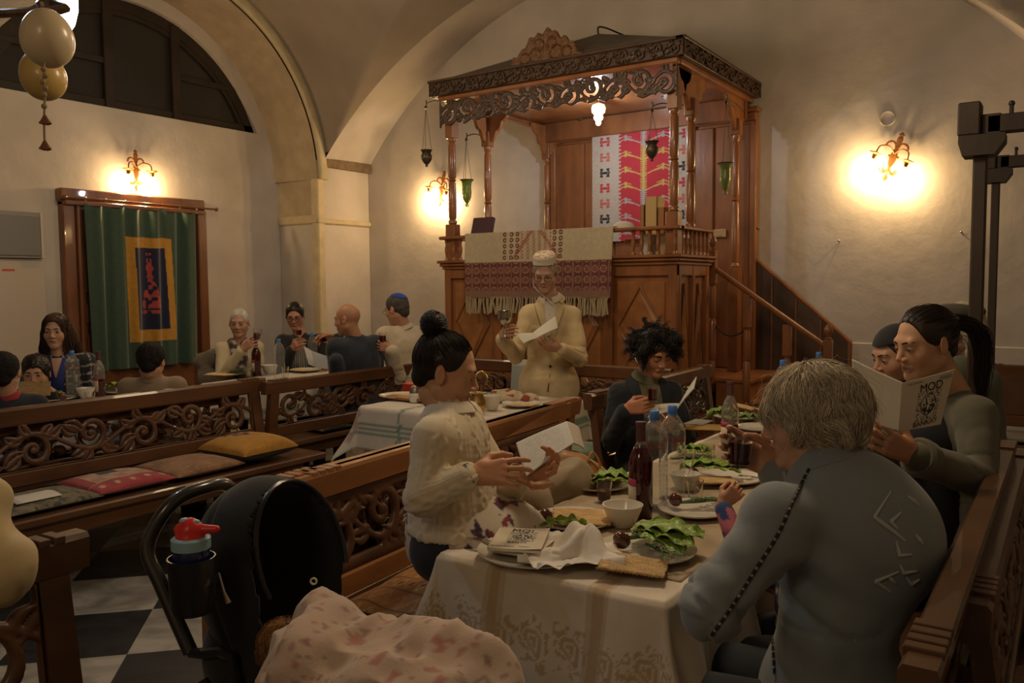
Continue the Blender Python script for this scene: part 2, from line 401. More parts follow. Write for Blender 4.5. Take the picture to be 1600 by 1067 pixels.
struct('trim_4',cat(bx(XA-.10,XA+.022,YP-.02,YP+.085,0,2.76,.012),bx(XL,XA+.03,YP-.03,YP+.02,2.235,2.34,.015),bx(XA-.01,XA+.035,YP-.03,YB,2.235,2.30,.015)),tm,True)
struct('trim_5',bx(XA-.05,XA+.06,YP+.04,YB,2.90,3.01,.01),mat('capital_stone',(.20,.135,.08),.85,var=.25,vs=14,bump=.5,bs=50))
struct('trim_6',bx(-1.60,2.2,YB-.02,YB,0,.97,.008),plaster)
# lunette window
dark=wood('frame_wood',(.028,.018,.012),.6,(1,1,1),.2,0)
g=[]
Xw=-8.09
def fr(r0,r1,x0,x1):
    V=[];F=[];n=40
    for i in range(n+1):
        t=.33+(PI-.66)*i/n
        for r,x in((r0,x0),(r0,x1),(r1,x1),(r1,x0)): V.append((x,AC[0]+r*math.cos(t),AC[1]+r*math.sin(t)))
    for i in range(n):
        for k in range(4): F.append((4*i+k,4*i+(k+1)%4,4*i+4+(k+1)%4,4*i+4+k))
    return np.array(V),F
wf=tag(obj('window_1',cat(fr(1.55,1.66,Xw-.05,Xw),bx(Xw-.05,Xw,3.4,6.66,3.30,3.39,.006),bx(Xw-.05,Xw+.02,4.77,4.87,3.3,4.4,.006),bx(Xw-.05,Xw+.02,5.53,5.63,3.3,4.3,.006),bx(Xw-.04,Xw+.005,5.6,6.4,3.74,3.80,.004),bx(Xw-.04,Xw+.005,3.5,4.8,3.74,3.80,.004),fr(1.50,1.56,Xw-.03,Xw-.01)),dark,None,False),kind='structure')
pane=mat('night_glass',(.035,.032,.03),.22,bump=.05,bs=5)
V=[(Xw-.04,AC[0],3.31)]+[(Xw-.04,AC[0]+1.57*math.cos(t),max(3.31,AC[1]+1.57*math.sin(t))) for t in np.linspace(.34,PI-.34,40)]
obj('pane',(np.array(V),[(0,i,i+1) for i in range(1,40)]),pane,wf,False)
# door with its frame
oak=wood('door_wood',(.17,.065,.025),.35,(1,1,.35),.3,.3)
d=tag(obj('door_1',cat(bx(XL,XL+.05,4.33,5.02,0,2.3,.004),bx(XL,XL+.05,5.025,5.70,0,2.3,.004)),oak,None,False),kind='structure')
obj('door_frame',cat(bx(XL,XL+.09,4.22,4.34,0,2.33,.01),bx(XL,XL+.12,4.34,4.37,0,2.3,.008),bx(XL,XL+.09,5.69,5.80,0,2.33,.01),bx(XL,XL+.12,5.67,5.70,0,2.3,.008),bx(XL,XL+.10,4.20,5.78,2.33,2.45,.012),bx(XL,XL+.14,4.22,5.74,2.29,2.335,.008)),oak,d,False)
for y0 in (4.42,5.10):
    for za,zb in ((.15,1.05),(1.15,1.35),(1.45,2.2)):
        obj('door_panel',cat(bx(XL+.045,XL+.075,y0,y0+.5,za,zb,.012),bx(XL+.06,XL+.082,y0+.06,y0+.44,za+.06,zb-.06,.01)),oak,d,False)
brass=mat('brass',(.55,.36,.13),.35,1,var=.2,vs=20)
obj('door_handle',cat(bx(XL+.05,XL+.062,5.61,5.65,1.38,1.54,.004),tube([(XL+.06,5.63,1.46),(XL+.10,5.63,1.46),(XL+.11,5.55,1.455)],.009,8,3)),mat('old_brass',(.30,.22,.12),.4,1),d)
# ---- green curtain on a rail
steel=mat('steel',(.55,.53,.5),.3,1)
cr=thing('curtain_rail','thin brown curtain rail with rings across the door top','curtain rail',(XL+.17,5.03,2.355))
obj('rod',tube([(0,-.82,.0),(0,.83,0)],.011,10),oak,cr)
obj('finial',ball((0,.84,0),.022),oak,cr); obj('finial',ball((0,-.83,0),.022),oak,cr)
ringx=[4.40+.203*i for i in range(7)]
for y in ringx: obj('ring',tube([(.0+.02*math.cos(a)*0,y-5.03+.006*math.sin(a),-.005+.022*math.cos(a)) for a in np.linspace(0,2*PI,13)],.003,5),steel,cr); 
def cwave(y): return .028*np.sin(y*31)+.018*np.sin(y*17+1)+.010*np.sin(y*53)
def curt(u,v):
    y=4.395+u*1.215; sag=.035*np.abs(np.sin((y-4.40)*PI/.203))*(v**6); z=.69+v*(2.315-.69)-sag; a=.75+.5*(1-v)
    return XL+.16+cwave(y+.02*(1-v))*a, y+(.05*(1-v)*(.5-u)), z
u,v=np.meshgrid(np.linspace(0,1,220),np.linspace(0,1,260),indexing='ij'); Y=4.395+u*1.215; Z=.69+v*1.625
col=np.zeros(u.shape+(3,)); col[:]=(.040,.078,.050)
yl=4.80+.03*(2.0-Z)*.3; yr=5.30+.04*(2.0-Z); inb=(Y>yl)&(Y<yr)&(Z>.95)&(Z<2.02); col[inb]=(.50,.25,.03)
ins=(Y>yl+.075)&(Y<yr-.075)&(Z>1.07)&(Z<1.91); col[ins]=(.008,.012,.045)
yy=Y-(yl+yr)/2; nz=noise3(np.stack([Y*40,Z*32,0*Y],-1),3)
m1=(np.abs(yy)<.016+.105*np.clip((1.60-Z)/.34,0,1))&(Z>1.29)&(Z<1.66)&(noise3(np.stack([Y*34,Z*26,0*Y],-1),8)>-.12); m2=(np.abs(yy)<.115)&(Z>1.235)&(Z<1.268)&(nz>-.3); m3=(np.abs(np.abs(yy)-.010-.02*(Z-1.66))<.007)&(Z>1.66)&(Z<1.86)&(nz>-.5); m4=(np.abs(yy)<.02+.01*np.sin(Z*60))&(Z>1.60)&(Z<1.76); mot=ins&(m1|m2|m3|m4); _old=ins&(((np.abs(yy)<.10+0*Z)&(Z>1.27)&(Z<1.52)&(nz>.05))|((np.abs(yy)<.12)&(Z>1.22)&(Z<1.26)&(nz>-.3))|((yy**2+((Z-1.62)*.6)**2<.045**2)&(nz>-.35))|((np.abs(yy)<.02)&(Z>1.5)&(Z<1.72)&(nz>-.4))|((np.abs(np.abs(yy)-.04*(Z-1.70)/.1)<.008)&(Z>1.70)&(Z<1.84)))
col[mot]=(.42,.065,.05)
cm=mat('curtain_velvet',rough=.8,attr=True,sheen=.4,var=.12,vs=25,bump=.15,bs=200)
c=obj('curtain',gridf(curt,220,260,flip=True),cm,None,True,col=col.reshape(-1,3))
tag(c,'long green door curtain with a gold-bordered navy panel and red candlestick motif','curtain')
# ---- grey service cabinet on the wall at the left
gp=mat('grey_paint',(.27,.26,.25),.5); wp=mat('white_panel',(.58,.52,.45),.6)
t=thing('wall_cabinet','grey metal service cabinet above a white panel at the left edge','cabinet',(XL,3.70,1.78))
obj('body',bx(0,.07,-.45,.345,0,.42,.006),gp,t,False); obj('door',bx(.07,.085,-.43,.31,.02,.38,.006),mat('grey_paint_dark',(.20,.195,.19),.5),t,False)
obj('side_strip',bx(.07,.078,.315,.34,0,.42,.003),wp,t,False); obj('white_panel',bx(-.01,.012,-.45,.37,-.95,-.004,.003),mat('panel_paint',(.54,.475,.40),.7),t,False)
obj('sticker',bx(.012,.0135,.16,.32,-.09,-.015,.0005),mat('sticker',(.46,.43,.39),.6),t,False); obj('nameplate',bx(.012,.0135,-.01,.10,-.12,-.10,.0005),mat('red_print',(.5,.10,.06),.6),t,False)
# ---- small round plaque and nails on the right wall
tag(obj('wall_roundel',mv(lathe([(.001,.0),(.040,.0),(.052,.004),(.058,.012),(.064,.004),(.066,-.004)],28),(-1.345,YB-.002,2.887),rx=PI/2),plaster),'small round plaster ring on the wall above the right wall lamp','plaque')
for i,(x,z,lb) in enumerate([(-2.428,1.999,'small white wall hook just right of the canopy post'),(-1.716,1.855,'small nail in the bare wall left of the right wall lamp, halfway to the posts'),(-.761,1.889,'small nail in the wall next to the tall right post')]):
    tag(obj('wall_nail',cat(tube([(x,YB,z),(x,YB-.05,z+.01)],.006,6),ball((x,YB-.05,z+.01),.011,8,6)),steel),lb,'nail',)
# ---- wall lamps
bronze=mat('bronze',(.36,.15,.05),.4,.85,var=.25,vs=30)
def fleur(u,v):
    x=u-.11; d=np.abs(x)-.020+.0*v
    d=np.maximum(np.abs(x)-(.018+.012*np.cos((v-.2)*22)),np.abs(v-.20)-.19)
    d=np.minimum(d,np.sqrt((x/.62)**2+(v-.355)**2)-.04); d=np.minimum(d,np.maximum(np.abs(x)+np.abs(v-.40)-.025,-1))
    for s in(-1,1):
        xx=x*s; d=np.minimum(d,np.abs(np.sqrt((xx-.05)**2+(v-.295)**2)-.038)-.009+ .03*(v<.29)); d=np.minimum(d,np.abs(np.sqrt((xx-.045)**2+(v-.10)**2)-.030)-.009+.03*(v>.105))
    d=np.minimum(d,np.abs(x)+np.abs(v-.035)*.7-.026); d=np.minimum(d,np.maximum(np.abs(x)-.045,np.abs(v-.215)-.012)); return d
bulbm=mat('lit_bulb',(1,.75,.42),.4,emit=26,ecol=(1,.62,.30))
def sconce(name,label,loc,rz,tilt=0,power=7.0):
    t=thing(name,label,'wall lamp',loc,rz); 
    def rt(g): v=np.asarray(g[0],float); c,s=math.cos(tilt),math.sin(tilt); return np.stack([v[:,0]*c-v[:,2]*s,v[:,1],v[:,0]*s+v[:,2]*c],1),g[1]
    obj('back_plate',rt(mv(carve(.22,.44,.014,fleur,.0035,.5),(-.11,-.03,-.24))),bronze,t)
    for s in(-1,1):
        obj('arm',rt(tube([(0,-.03,0),(s*.05,-.07,.045),(s*.115,-.10,.03),(s*.13,-.105,-.03)],.0065,8,6)),bronze,t)
        obj('cup',rt(lathe([(.012,-.09),(.02,-.075),(.022,-.05),(.052,-.035),(.055,-.028),(.01,-.022)],16,(s*.13,-.105,0))),bronze,t)
        obj('bulb',rt(ball((s*.13,-.105,-.115),.024,12,8,(1,1,1))) if 0 else rt(lathe([(1e-4,-.165),(.016,-.155),(.026,-.135),(.026,-.118),(.014,-.09)],12,(s*.13,-.105,0))),bulbm,t)
        q=rt((np.array([[s*.13,-.11,-.19]]),[]))[0][0]; R=Matrix.Rotation(rz,3,'Z'); p=R@Vector(q)+Vector(loc)
        lamp('wall_lamp_light',p,power,WARM,.03)
    return t
sconce('wall_lamp','bronze two-arm wall lamp above the green-curtained door',(XL,5.02,2.73),PI/2,power=11)
sconce('wall_lamp','bronze wall lamp glowing behind the left post of the canopy',(-6.16,YB,2.66),0,-.2,power=15)
sconce('wall_lamp','tilted bronze two-arm wall lamp on the bare wall at right',(-1.28,YB,2.58),0,-.35,power=15)
# ---- two frames of dark posts and beams at the right
pm=wood('post_wood',(.040,.024,.014),.6,(1,1,.3),.3,0)
def frame_post(loc,h,label,wd=.050):
    t=thing('timber_frame',label,'timber frame',loc)
    obj('post',cat(bx(-wd/2,wd/2,-wd/2,wd/2,.04,h,.006)),pm,t,False); obj('foot',cat(bx(-.075,.075,-.12,.12,-.03,.012,.008),bx(-.055,.055,-.08,.08,.012,.05,.008)),pm,t,False)
    obj('capital',cat(prism([(-.06,h-.02),(-.075,h+.03),(-.075,h+.06),(.085,h+.06),(.085,h+.03),(.05,h-.02)],-.06,.06),bx(-.08,.0,-.055,.055,h+.06,h+.19,.006),bx(.0,.07,-.03,.03,h+.06,h+.14,.005)),pm,t,False)
    obj('beam',bx(.02,1.6,-.03,.03,h+.065,h+.135,.005),pm,t,False); obj('peg',cat(tube([(.10,0,h+.13),(.10,0,h+.17)],.008,6),ball((.10,0,h+.175),.012,8,6)),pm,t)
    return t
frame_post((-.315,3.80,.03),1.98,'dark timber post and beam frame, the nearer of two at the right')
frame_post((-.40,5.85,.03),2.08,'dark timber post and beam frame, the farther of two at the right',.045)
# ================================================================ the raised reading platform with its canopy
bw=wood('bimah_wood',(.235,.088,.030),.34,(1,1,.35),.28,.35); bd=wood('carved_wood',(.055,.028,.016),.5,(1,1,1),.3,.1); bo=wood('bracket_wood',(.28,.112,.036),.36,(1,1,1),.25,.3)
BX0,BX1,BY0=-4.79,-2.52,6.02
bm=thing('canopied_platform','tall carved wooden canopy on turned columns over a panelled reading platform','platform',(BX0,BY0,0))
W=BX1-BX0
obj('floor_deck',bx(.03,W-.02,.03,1.72,.56,.69,.005),bw,bm,False)
def diamond(w,h,t=.018):
    """raised facetted lozenge in x,z around 0"""
    V=[(-w/2,0,0),(0,0,-h/2),(w/2,0,0),(0,0,h/2),(0,-t,h*.0)]; V=[(-w/2,0,0),(0,0,-h/2),(w/2,0,0),(0,0,h/2),(-w*.36,-t,0),(0,-t,-h*.43),(w*.36,-t,0),(0,-t,h*.43)]
    return np.array(V,float),[(0,1,5,4),(1,2,6,5),(2,3,7,6),(3,0,4,7),(4,5,6,7)]
# front: four framed panels
obj('front_wall',bx(0.02,W-.02,.03,.07,0,1.66,.003),bw,bm,False)
st=[]; xs=[0,.06,.56,.64,1.10,1.18,1.64,1.72,W-.06,W]
for a,b in ((0,.07),(.55,.63),(1.10,1.18),(1.64,1.72),(W-.07,W)): st.append(bx(a,b,0,.05,0,1.66,.006))
st+= [bx(0,W,.004,.05,0,.12,.006),bx(0,W,.004,.05,1.56,1.66,.006)]
obj('front_frame',cat(*st),bw,bm,False)
pan=[]
for a,b in ((.07,.55),(.63,1.10),(1.18,1.64),(1.72,W-.07)):
    c=(a+b)/2; w_=b-a; pan.append(cat(bx(a+.03,b-.03,.018,.04,.16,1.52,.01)))
    q=[]
    for z0_,z1_ in((.20,.84),(.84,1.48)):
        m_=(z0_+z1_)/2
        q.append(mv(diamond(w_-.10,z1_-z0_),(c,.018,m_)))
    obj('front_panel',cat(pan[-1],*q),bo,bm,False)
    for s in(-1,1): 
        for z0_,z1_ in((.20,.84),(.84,1.48)):
            obj('panel_moulding',cat(tube([(c,.008,z1_),(c+s*(w_/2-.05),.008,(z0_+z1_)/2),(c,.008,z0_)],.007,6)),bw,bm,False)
# right side: two narrow panels with long lozenges
sd=.70
obj('side_wall',bx(W-.07,W-.03,.05,sd,0,1.66,.003),bw,bm,False)
s2=[bx(W-.05,W,a,b,0,1.66,.005) for a,b in((.053,.10),(.34,.38),(sd-.07,sd))]+[bx(W-.05,W-.004,.053,sd,0,.12,.005),bx(W-.05,W-.004,.053,sd,1.56,1.66,.005)]
obj('side_frame',cat(*s2),bw,bm,False)
for a,b in((.07,.33),(.37,.63)):
    q=diamond(b-.04-a,1.25,.02); q=(np.stack([-q[0][:,1],q[0][:,0],q[0][:,2]],1)+v3(W-.03,(a+b)/2,.84),q[1]); obj('side_panel',q,bo,bm,False)
    for sg in(-1,1): obj('panel_groove',tube([(W-.022,(a+b)/2,1.5),(W-.022,(a+b)/2+sg*.11,.84),(W-.022,(a+b)/2,.2)],.006,6),bd,bm,False)
cor=lambda x0,x1,y0,y1: cat(bx(x0-.015,x1+.015,y0-.015,y1+.015,1.645,1.67,.006),bx(x0-.035,x1+.035,y0-.035,y1+.035,1.67,1.70,.010),bx(x0-.05,x1+.05,y0-.05,y1+.05,1.70,1.725,.006))
obj('cornice',cor(0,W,0,sd),bw,bm,False)
obj('left_wall',bx(.0,.04,.05,1.7,0,1.66,.003),bw,bm,False)
# rail on small balusters
obj('rail',cat(bx(-.035,W+.035,-.035,.07,1.915,1.945,.008),bx(W-.07,W+.035,0,sd,1.915,1.945,.008),bx(-.035,.07,0,1.0,1.915,1.945,.008)),bw,bm,False)
bp=[(.016,0),(.016,.02),(.008,.03),(.015,.07),(.018,.10),(.009,.15),(.016,.165),(.016,.19)]
b0=obj('baluster',lathe(bp,10,(0,0,1.725)),bw,bm); bl=[(x,.015) for x in (.02,.10,.18,.26,1.90,1.97,2.04,2.11)]+[(W-.015,y) for y in(.0,.14,.23,.32,.41,.50,.59,.68)]
b0.location=(bl[0][0],bl[0][1],0)
for x,y in bl[1:]:
    o=b0.copy(); C.objects.link(o); o.parent=bm; o.location=(x,y,0)
# columns
def column(x,y,zb,tall):
    k=2.83-zb-tall; pr=[(.030,0),(.040,.01),(.040,.03),(.028,.045),(.036,.07),(.038,.20*k),(.034,.48*k),(.026,.50*k),(.038,.515*k),(.026,.53*k),(.036,.56*k),(.033,k*.93),(.024,k*.95),(.036,k*.97),(.036,k)]
    return cat(bx(x-.05,x+.05,y-.05,y+.05,zb,zb+tall,.006),lathe(pr,16,(x,y,zb+tall)),bx(x-.045,x+.045,y-.045,y+.045,2.83,2.97,.006))
CP=[(.06,.06,1.725,.33),(.06,.62,1.725,.0),(.10,1.66,.69,1.2),(W-.05,.06,1.725,.33),(W-.05,.40,1.945,.0),(W-.04,1.45,.69,.95)]
for x,y,zb,tl in CP: obj('column',column(x,y,zb,tl),bw,bm)
# scalloped brackets and side arches
def bracket(L,H):
    P=[(0,0)]; 
    for a,b,r in((.0,.30,.05),(.30,.62,.04),(.62,1.,.03)):
        for t in np.linspace(0,1,6)[1:]:
            P.append((L*(a+(b-a)*t), H*(a+(b-a)*(1-math.cos(t*PI/2)) if False else H*0+ (a+(b-a)*math.sin(t*PI/2)))))
    return [(x,z) for x,z in P]
def brk(x,y,dirx,diry,L=.24,H=.20,z=2.97):
    P=[(0,z-.10),(0.05,z-.10)]+[(.05+(L-.05)*px_/1.,z-.10+(pz)*(H+.10)/1.) for px_,pz in [(0.12,.05),(.22,.20),(.30,.34),(.42,.36),(.52,.44),(.60,.62),(.72,.66),(.85,.72),(.95,.86),(1.,1.)]]+[(0,z+H)]
    v,f=prism(P,-.018,.018); v2=np.stack([x+v[:,0]*dirx-v[:,1]*diry,y+v[:,0]*diry+v[:,1]*dirx,v[:,2]],1); return v2,f
for x,y,dx,dy in ((.06,.62,1,0),(.06,.62,0,-1),(.06,.62,0,1),(.10,1.66,0,-1),(.10,1.66,1,0),(W-.05,.40,0,-1),(W-.05,.40,0,1),(W-.05,.06,0,1),(W-.04,1.45,0,-1),(W-.04,1.45,0,1)):
    obj('bracket',brk(x,y,dx,dy,.30 if dy else .26,.20),bo,bm,False)
# valance, beams, carved cornice, roof, crest
def valp(u,v):
    d=scr(u,v); e=.055+.10*np.abs((u/W-.5)*2)**8*0+.05*np.sin(u*9)**2*0; low=.07*np.clip(np.abs(u/W-.5)*2,0,1)*0+.05*np.abs(np.sin(PI*np.clip(u/W,0,1)))**.6+.012*np.sin(u*40)
    return np.maximum(d,low-v)
scr=scrolls(W+.02,.26,.21,4)
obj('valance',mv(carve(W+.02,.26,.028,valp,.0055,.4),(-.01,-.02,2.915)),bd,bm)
obj('beam',cat(bx(-.02,W+.02,-.04,.06,3.155,3.20,.01),bx(W-.06,W+.03,0,1.72,3.155,3.20,.01),bx(-.02,.06,0,1.72,3.155,3.20,.01),bx(0,W,1.6,1.7,3.0,3.2,.01)),bw,bm,False)
def relief(w,h): 
    s_=scrolls(w,h,.14,9); return lambda u,v: s_(u,v)
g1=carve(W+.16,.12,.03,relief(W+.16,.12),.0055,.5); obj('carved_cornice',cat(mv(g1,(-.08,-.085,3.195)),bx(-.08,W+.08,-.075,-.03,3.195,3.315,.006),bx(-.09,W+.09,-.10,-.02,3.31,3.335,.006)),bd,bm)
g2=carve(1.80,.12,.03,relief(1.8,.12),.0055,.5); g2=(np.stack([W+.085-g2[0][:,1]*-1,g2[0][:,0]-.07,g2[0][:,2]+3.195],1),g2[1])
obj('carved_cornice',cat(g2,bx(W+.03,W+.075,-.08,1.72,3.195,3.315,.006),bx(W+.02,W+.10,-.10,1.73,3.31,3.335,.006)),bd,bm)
obj('side_cornice',bx(-.09,-.03,-.08,1.72,3.195,3.33,.006),bd,bm,False); obj('ceiling_boards',bx(0,W,0,1.7,3.20,3.225,.003),bo,bm,False)
ap=(1.13,.88,3.78); V=[(-.05,-.05,3.33),(W+.05,-.05,3.33),(W+.05,1.72,3.33),(-.05,1.72,3.33),ap]
obj('roof',(np.array(V),[(0,1,4),(1,2,4),(2,3,4),(3,0,4),(3,2,1,0)]),mat('roof_grey',(.13,.11,.09),.7,var=.2,vs=8),bm,False)
obj('hook_wire',tube([(1.13,.88,3.77),(1.14,.86,3.83),(1.22,.86,3.81),(1.42,.8,3.70)],.008,6,4),mat('black_iron',(.02,.018,.016),.5,.6),bm)
def crest(u,v):
    x=(u-.34)/.34; top=.24*(1-np.abs(x)**1.6)*.95+.03+.014*np.sin(u*75)+.012*np.sin(u*34+1); d=(v-top)*.6
    for s in(-1,1):
        for (a,b,R) in((.10,.07,.055),(.20,.055,.045),(.06,.15,.045)):
            sp=spiral(u-.34,v,s*a,b,R,.010,1.3,s); d=np.maximum(d,-np.maximum(np.abs(np.sqrt((u-.34-s*a)**2+(v-b)**2)-R)-.003,-.0-sp*0))
    return d
gc=carve(.68,.28,.05,crest,.005,.6); gv,gq=gc; n_=noise3(gv*np.array([38,10,38]),8); gv=gv+np.stack([0*n_,-.012*np.abs(n_)*(gv[:,1]<0),0*n_],1)
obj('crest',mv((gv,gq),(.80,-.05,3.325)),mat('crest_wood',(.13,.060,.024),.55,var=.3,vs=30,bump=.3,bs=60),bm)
# ---- wooden doors of the ark behind, against the wall
ak=thing('ark_doors','tall reddish panelled wooden cupboard doors behind the platform against the wall','cupboard',(-4.62,7.70,.69))
AW=2.15
obj('body',bx(0,AW,0.02,.05,0,2.36,.004),bw,ak,False)
for i in range(6): 
    x=.02+i*.352; obj('door_board',cat(bx(x,x+.34,-.005,.022,0,2.28,.012)),bw,ak,False)
obj('cornice',cat(bx(-.03,AW+.03,-.04,.05,2.30,2.38,.015),bx(-.05,AW+.05,-.06,.05,2.38,2.42,.01)),bw,ak,False)
obj('frame',cat(bx(-.03,.03,-.03,.05,0,2.3,.008),bx(AW-.03,AW+.03,-.03,.05,0,2.3,.008)),bw,ak,False)
tag(obj('light_switch',cat(bx(-2.84,-2.72,7.665,7.69,1.93,2.01,.006),bx(-2.81,-2.75,7.66,7.667,1.94,2.0,.003)),mat('switch_plate',(.42,.28,.14),.5),None,False),'small brass-coloured light switch on the wooden cupboard beside the stairs','light switch')
# ---- kilim hanging over the ark
nu,nv=150,300
u,v=np.meshgrid(np.linspace(0,1,nu),np.linspace(0,1,nv),indexing='ij'); KX=u*1.06; KZ=v*1.25
RED=(.42,.035,.045); GR=(.36,.34,.30); YE=(.50,.36,.10); WH=(.44,.38,.30); BK=(.03,.03,.035)
col=np.zeros(u.shape+(3,)); col[:]=WH
bandL=(KX>.30)&(KX<.86); col[bandL]=RED
edge=(np.abs(KX-.30)<.012+.01*np.sign(np.sin(KZ*160)))|(np.abs(KX-.86)<.012+.01*np.sign(np.sin(KZ*160))); col[edge]=WH
def hookm(x,z,P=.155,w=.54):
    zz=(z/P)%1-.5; xx=np.abs(x)/(w/2)
    a=(xx<.05+.07*((z*55)%1>.5)) ; b=(np.abs(zz+.38-xx*.7)<.04)&(xx<.75); c=(np.abs(xx-.75)<.05)&(np.abs(zz-.12)<.2); e=(np.abs(zz-.05+.5*np.abs(xx-.75))<.035)&(xx>.45)
    f=(np.abs(zz-.25+.5*np.abs(xx-.75))<.03)&(xx>.5); return a|b|c|e|f
mm=hookm(KX-.58,KZ)&bandL&~edge; per=(np.floor(KZ/.155)%6); cc=np.where((per[...,None]>=3)&(KZ[...,None]>.5),np.array(YE),np.array(GR)); col[mm]=cc[mm]
def sm(x,z,P=.155):
    zz=((z/P)%1-.5)*P; r=np.abs(x); a=(np.abs(zz)<.012)&(r<.03); b=(np.abs(r-.03-.5*(.035-np.abs(zz)))<.010)&(np.abs(zz)<.045); c=(np.abs(np.abs(zz)-.035)<.008)&(r<.055)&(r>.02); return a|b|c
for cx in (.15,.96):
    s_=sm(KX-cx,KZ); k=(np.floor(KZ/.155)%3); cc=np.where(k[...,None]==1,np.array(BK),np.where(k[...,None]==0,np.array(RED),np.array((.45,.12,.09)))); col[s_]=cc[s_]
km=mat('woven_wool',rough=.9,attr=True,var=.10,vs=60,bump=.4,bs=220,bdist=.004)
tag(obj('kilim_hanging',gridf(lambda u,v:(-4.13+u*1.06,7.645-.012*np.sin(u*14)*(1-v*.6),1.93+v*1.25+.0*u),nu,nv,th=.006,flip=False),km,None,True,col=np.vstack([col.reshape(-1,3)]*2)),'long woven wall rug with red centre and hooked grey and yellow motifs','rug')
t=thing('curtain_rod','carved rod that the red rug hangs from','rod',(-4.26,7.63,3.21)); obj('rod',cat(tube([(0,0,0),(.6,0,.0),(1.22,0,0)],.022,10),ball((0,0,0),.035),ball((1.22,0,0),.035),tube([(.0,0,0),(0,.07,0)],.01,6),tube([(1.2,0,0),(1.2,.07,0)],.01,6)),bd,t)
# ---- lit glass lamp under the canopy
t=thing('canopy_lamp','small lit white glass lamp hanging under the carved canopy','lamp',(-3.66,6.90,3.20))
obj('glass_shade',lathe([(1e-4,-.245),(.018,-.24),(.026,-.22),(.022,-.205),(.040,-.19),(.045,-.165),(.036,-.15),(.060,-.125),(.066,-.09),(.055,-.06),(.02,-.045)],20),mat('glowing_glass',(1,.8,.55),.4,emit=3.2,ecol=(1,.62,.30)),t); obj('stem',tube([(0,0,-.05),(0,0,.0)],.008,8),brass,t)
lamp('canopy_lamp_light',(-3.66,6.78,2.90),20,(.80,.86,1.0),.035)
# ---- hanging oil lamps
iron=mat('dark_metal',(.10,.075,.05),.45,.7,var=.3,vs=40); grn=mat('green_glass',(.30,.38,.10),.18,trans=.55,ior=1.4)
def oil(label,top,cupz,green,arm):
    t=thing('hanging_oil_lamp',label,'hanging lamp',top); L=top[2]-cupz
    obj('hook_arm',tube([(0,0,.03),(.012,0,.0),(0,0,-.03),(-.0,0,-.01)]+[],.005,6,4),iron,t); obj('wall_arm',tube([(0,0,0),(arm[0]*.5,arm[1]*.5,.02),(arm[0],arm[1],.0)],.005,6,4),iron,t)
    obj('cap',lathe([(.012,-.045),(.016,-.035),(.006,-.02)],10),iron,t)
    for k in range(3): a=2*PI*k/3+.4; obj('chain',tube([(0,0,-.04),(.047*math.cos(a),.047*math.sin(a),-L+.02)],.0022,5),iron,t)
    if green:
        obj('glass_cup',lathe([(1e-4,-L-.235),(.016,-L-.23),(.017,-L-.215),(.008,-L-.205),(.020,-L-.19),(.040,-L-.15),(.046,-L-.10),(.043,-L-.04),(.048,-L),(.066,-L+.02),(.062,-L+.022),(.044,-L),(.038,-L-.10),(.02,-L-.17),(1e-4,-L-.18)],18),grn,t)
        obj('rim',lathe([(.064,-L+.018),(.070,-L+.022),(.064,-L+.027)],18),iron,t)
    else: obj('metal_cup',lathe([(1e-4,-L-.14),(.014,-L-.135),(.010,-L-.12),(.030,-L-.10),(.048,-L-.07),(.050,-L-.04),(.038,-L-.015),(.052,-L+.01),(.057,-L+.014),(.036,-L),(.03,-L-.08),(1e-4,-L-.10)],16),iron,t)
oil('dark metal hanging cup lamp outside the left front post of the canopy',(-4.93,5.96,3.15),2.72,False,(.16,.06,0))
oil('green glass hanging lamp beside the left middle post of the canopy',(-4.88,6.50,2.93),2.49,True,(.13,.10,0))
oil('dark metal hanging cup lamp at the right front post of the canopy',(-2.72,6.00,2.86),2.58,False,(.14,.08,0))
oil('green glass hanging lamp on the stair side of the canopy, by the wooden cupboard',(-2.42,6.80,3.02),2.47,True,(-.05,.60,0))
# ---- embroidered cloth over the rail
nu,nv=200,170; cx0,cx1=-4.50,-3.03
u,v=np.meshgrid(np.linspace(0,1,nu),np.linspace(0,1,nv),indexing='ij'); X_=u*1.47; Zd=(1-v)*.62
col=np.zeros(u.shape+(3,)); col[:]=(.42,.35,.24); BR=(.11,.035,.03)
band=(Zd>.31)&(Zd<.56); col[band]=BR
hx=np.abs(((X_/.085)%1)-.5)*.085; hz=np.abs(((Zd/.085)%1)-.5)*.085; col[band&(np.abs(np.sqrt(hx**2+hz**2)-.026)<.005)]=(.30,.15,.11); col[band&((hx>.038)|(np.abs(hx+hz-.012)<.004))]=(.24,.11,.09)
col[(Zd>.56)]=(.20,.11,.08)
em=(Zd<.29)
for cx in (.43,.50,.56,.93,.99): 
    z_=((Zd/.05)%1-.5)*.05; col[em&(np.abs(np.sqrt((X_-cx)**2+z_**2)-.014)<.006)]=BR
tri=em&(np.abs(np.abs(X_-.745)-.16*Zd/.2)<.02)&(((X_+Zd)*60)%1<.65); col[tri]=(.25,.06,.05)
dm=em&(np.abs(X_-.745)<.15)&(((X_*35)%1<.5)^((Zd*35)%1<.5))&(((X_*17)%1<.5)); col[dm]=(.28,.10,.08)
def emb(u,v):
    x=cx0+u*(cx1-cx0); dwn=(1-v)*.62; fr_=dwn-.05; y=np.where(fr_<0,BY0-.055+ -fr_*1.6,BY0-.060-.02*np.sin(x*14+1)*np.clip(fr_*3,0,1)-.025*fr_); z=np.where(fr_<0,1.957,1.957-fr_)
    return x-.03*(x-(-3.76))*np.clip(fr_,0,1),y,z
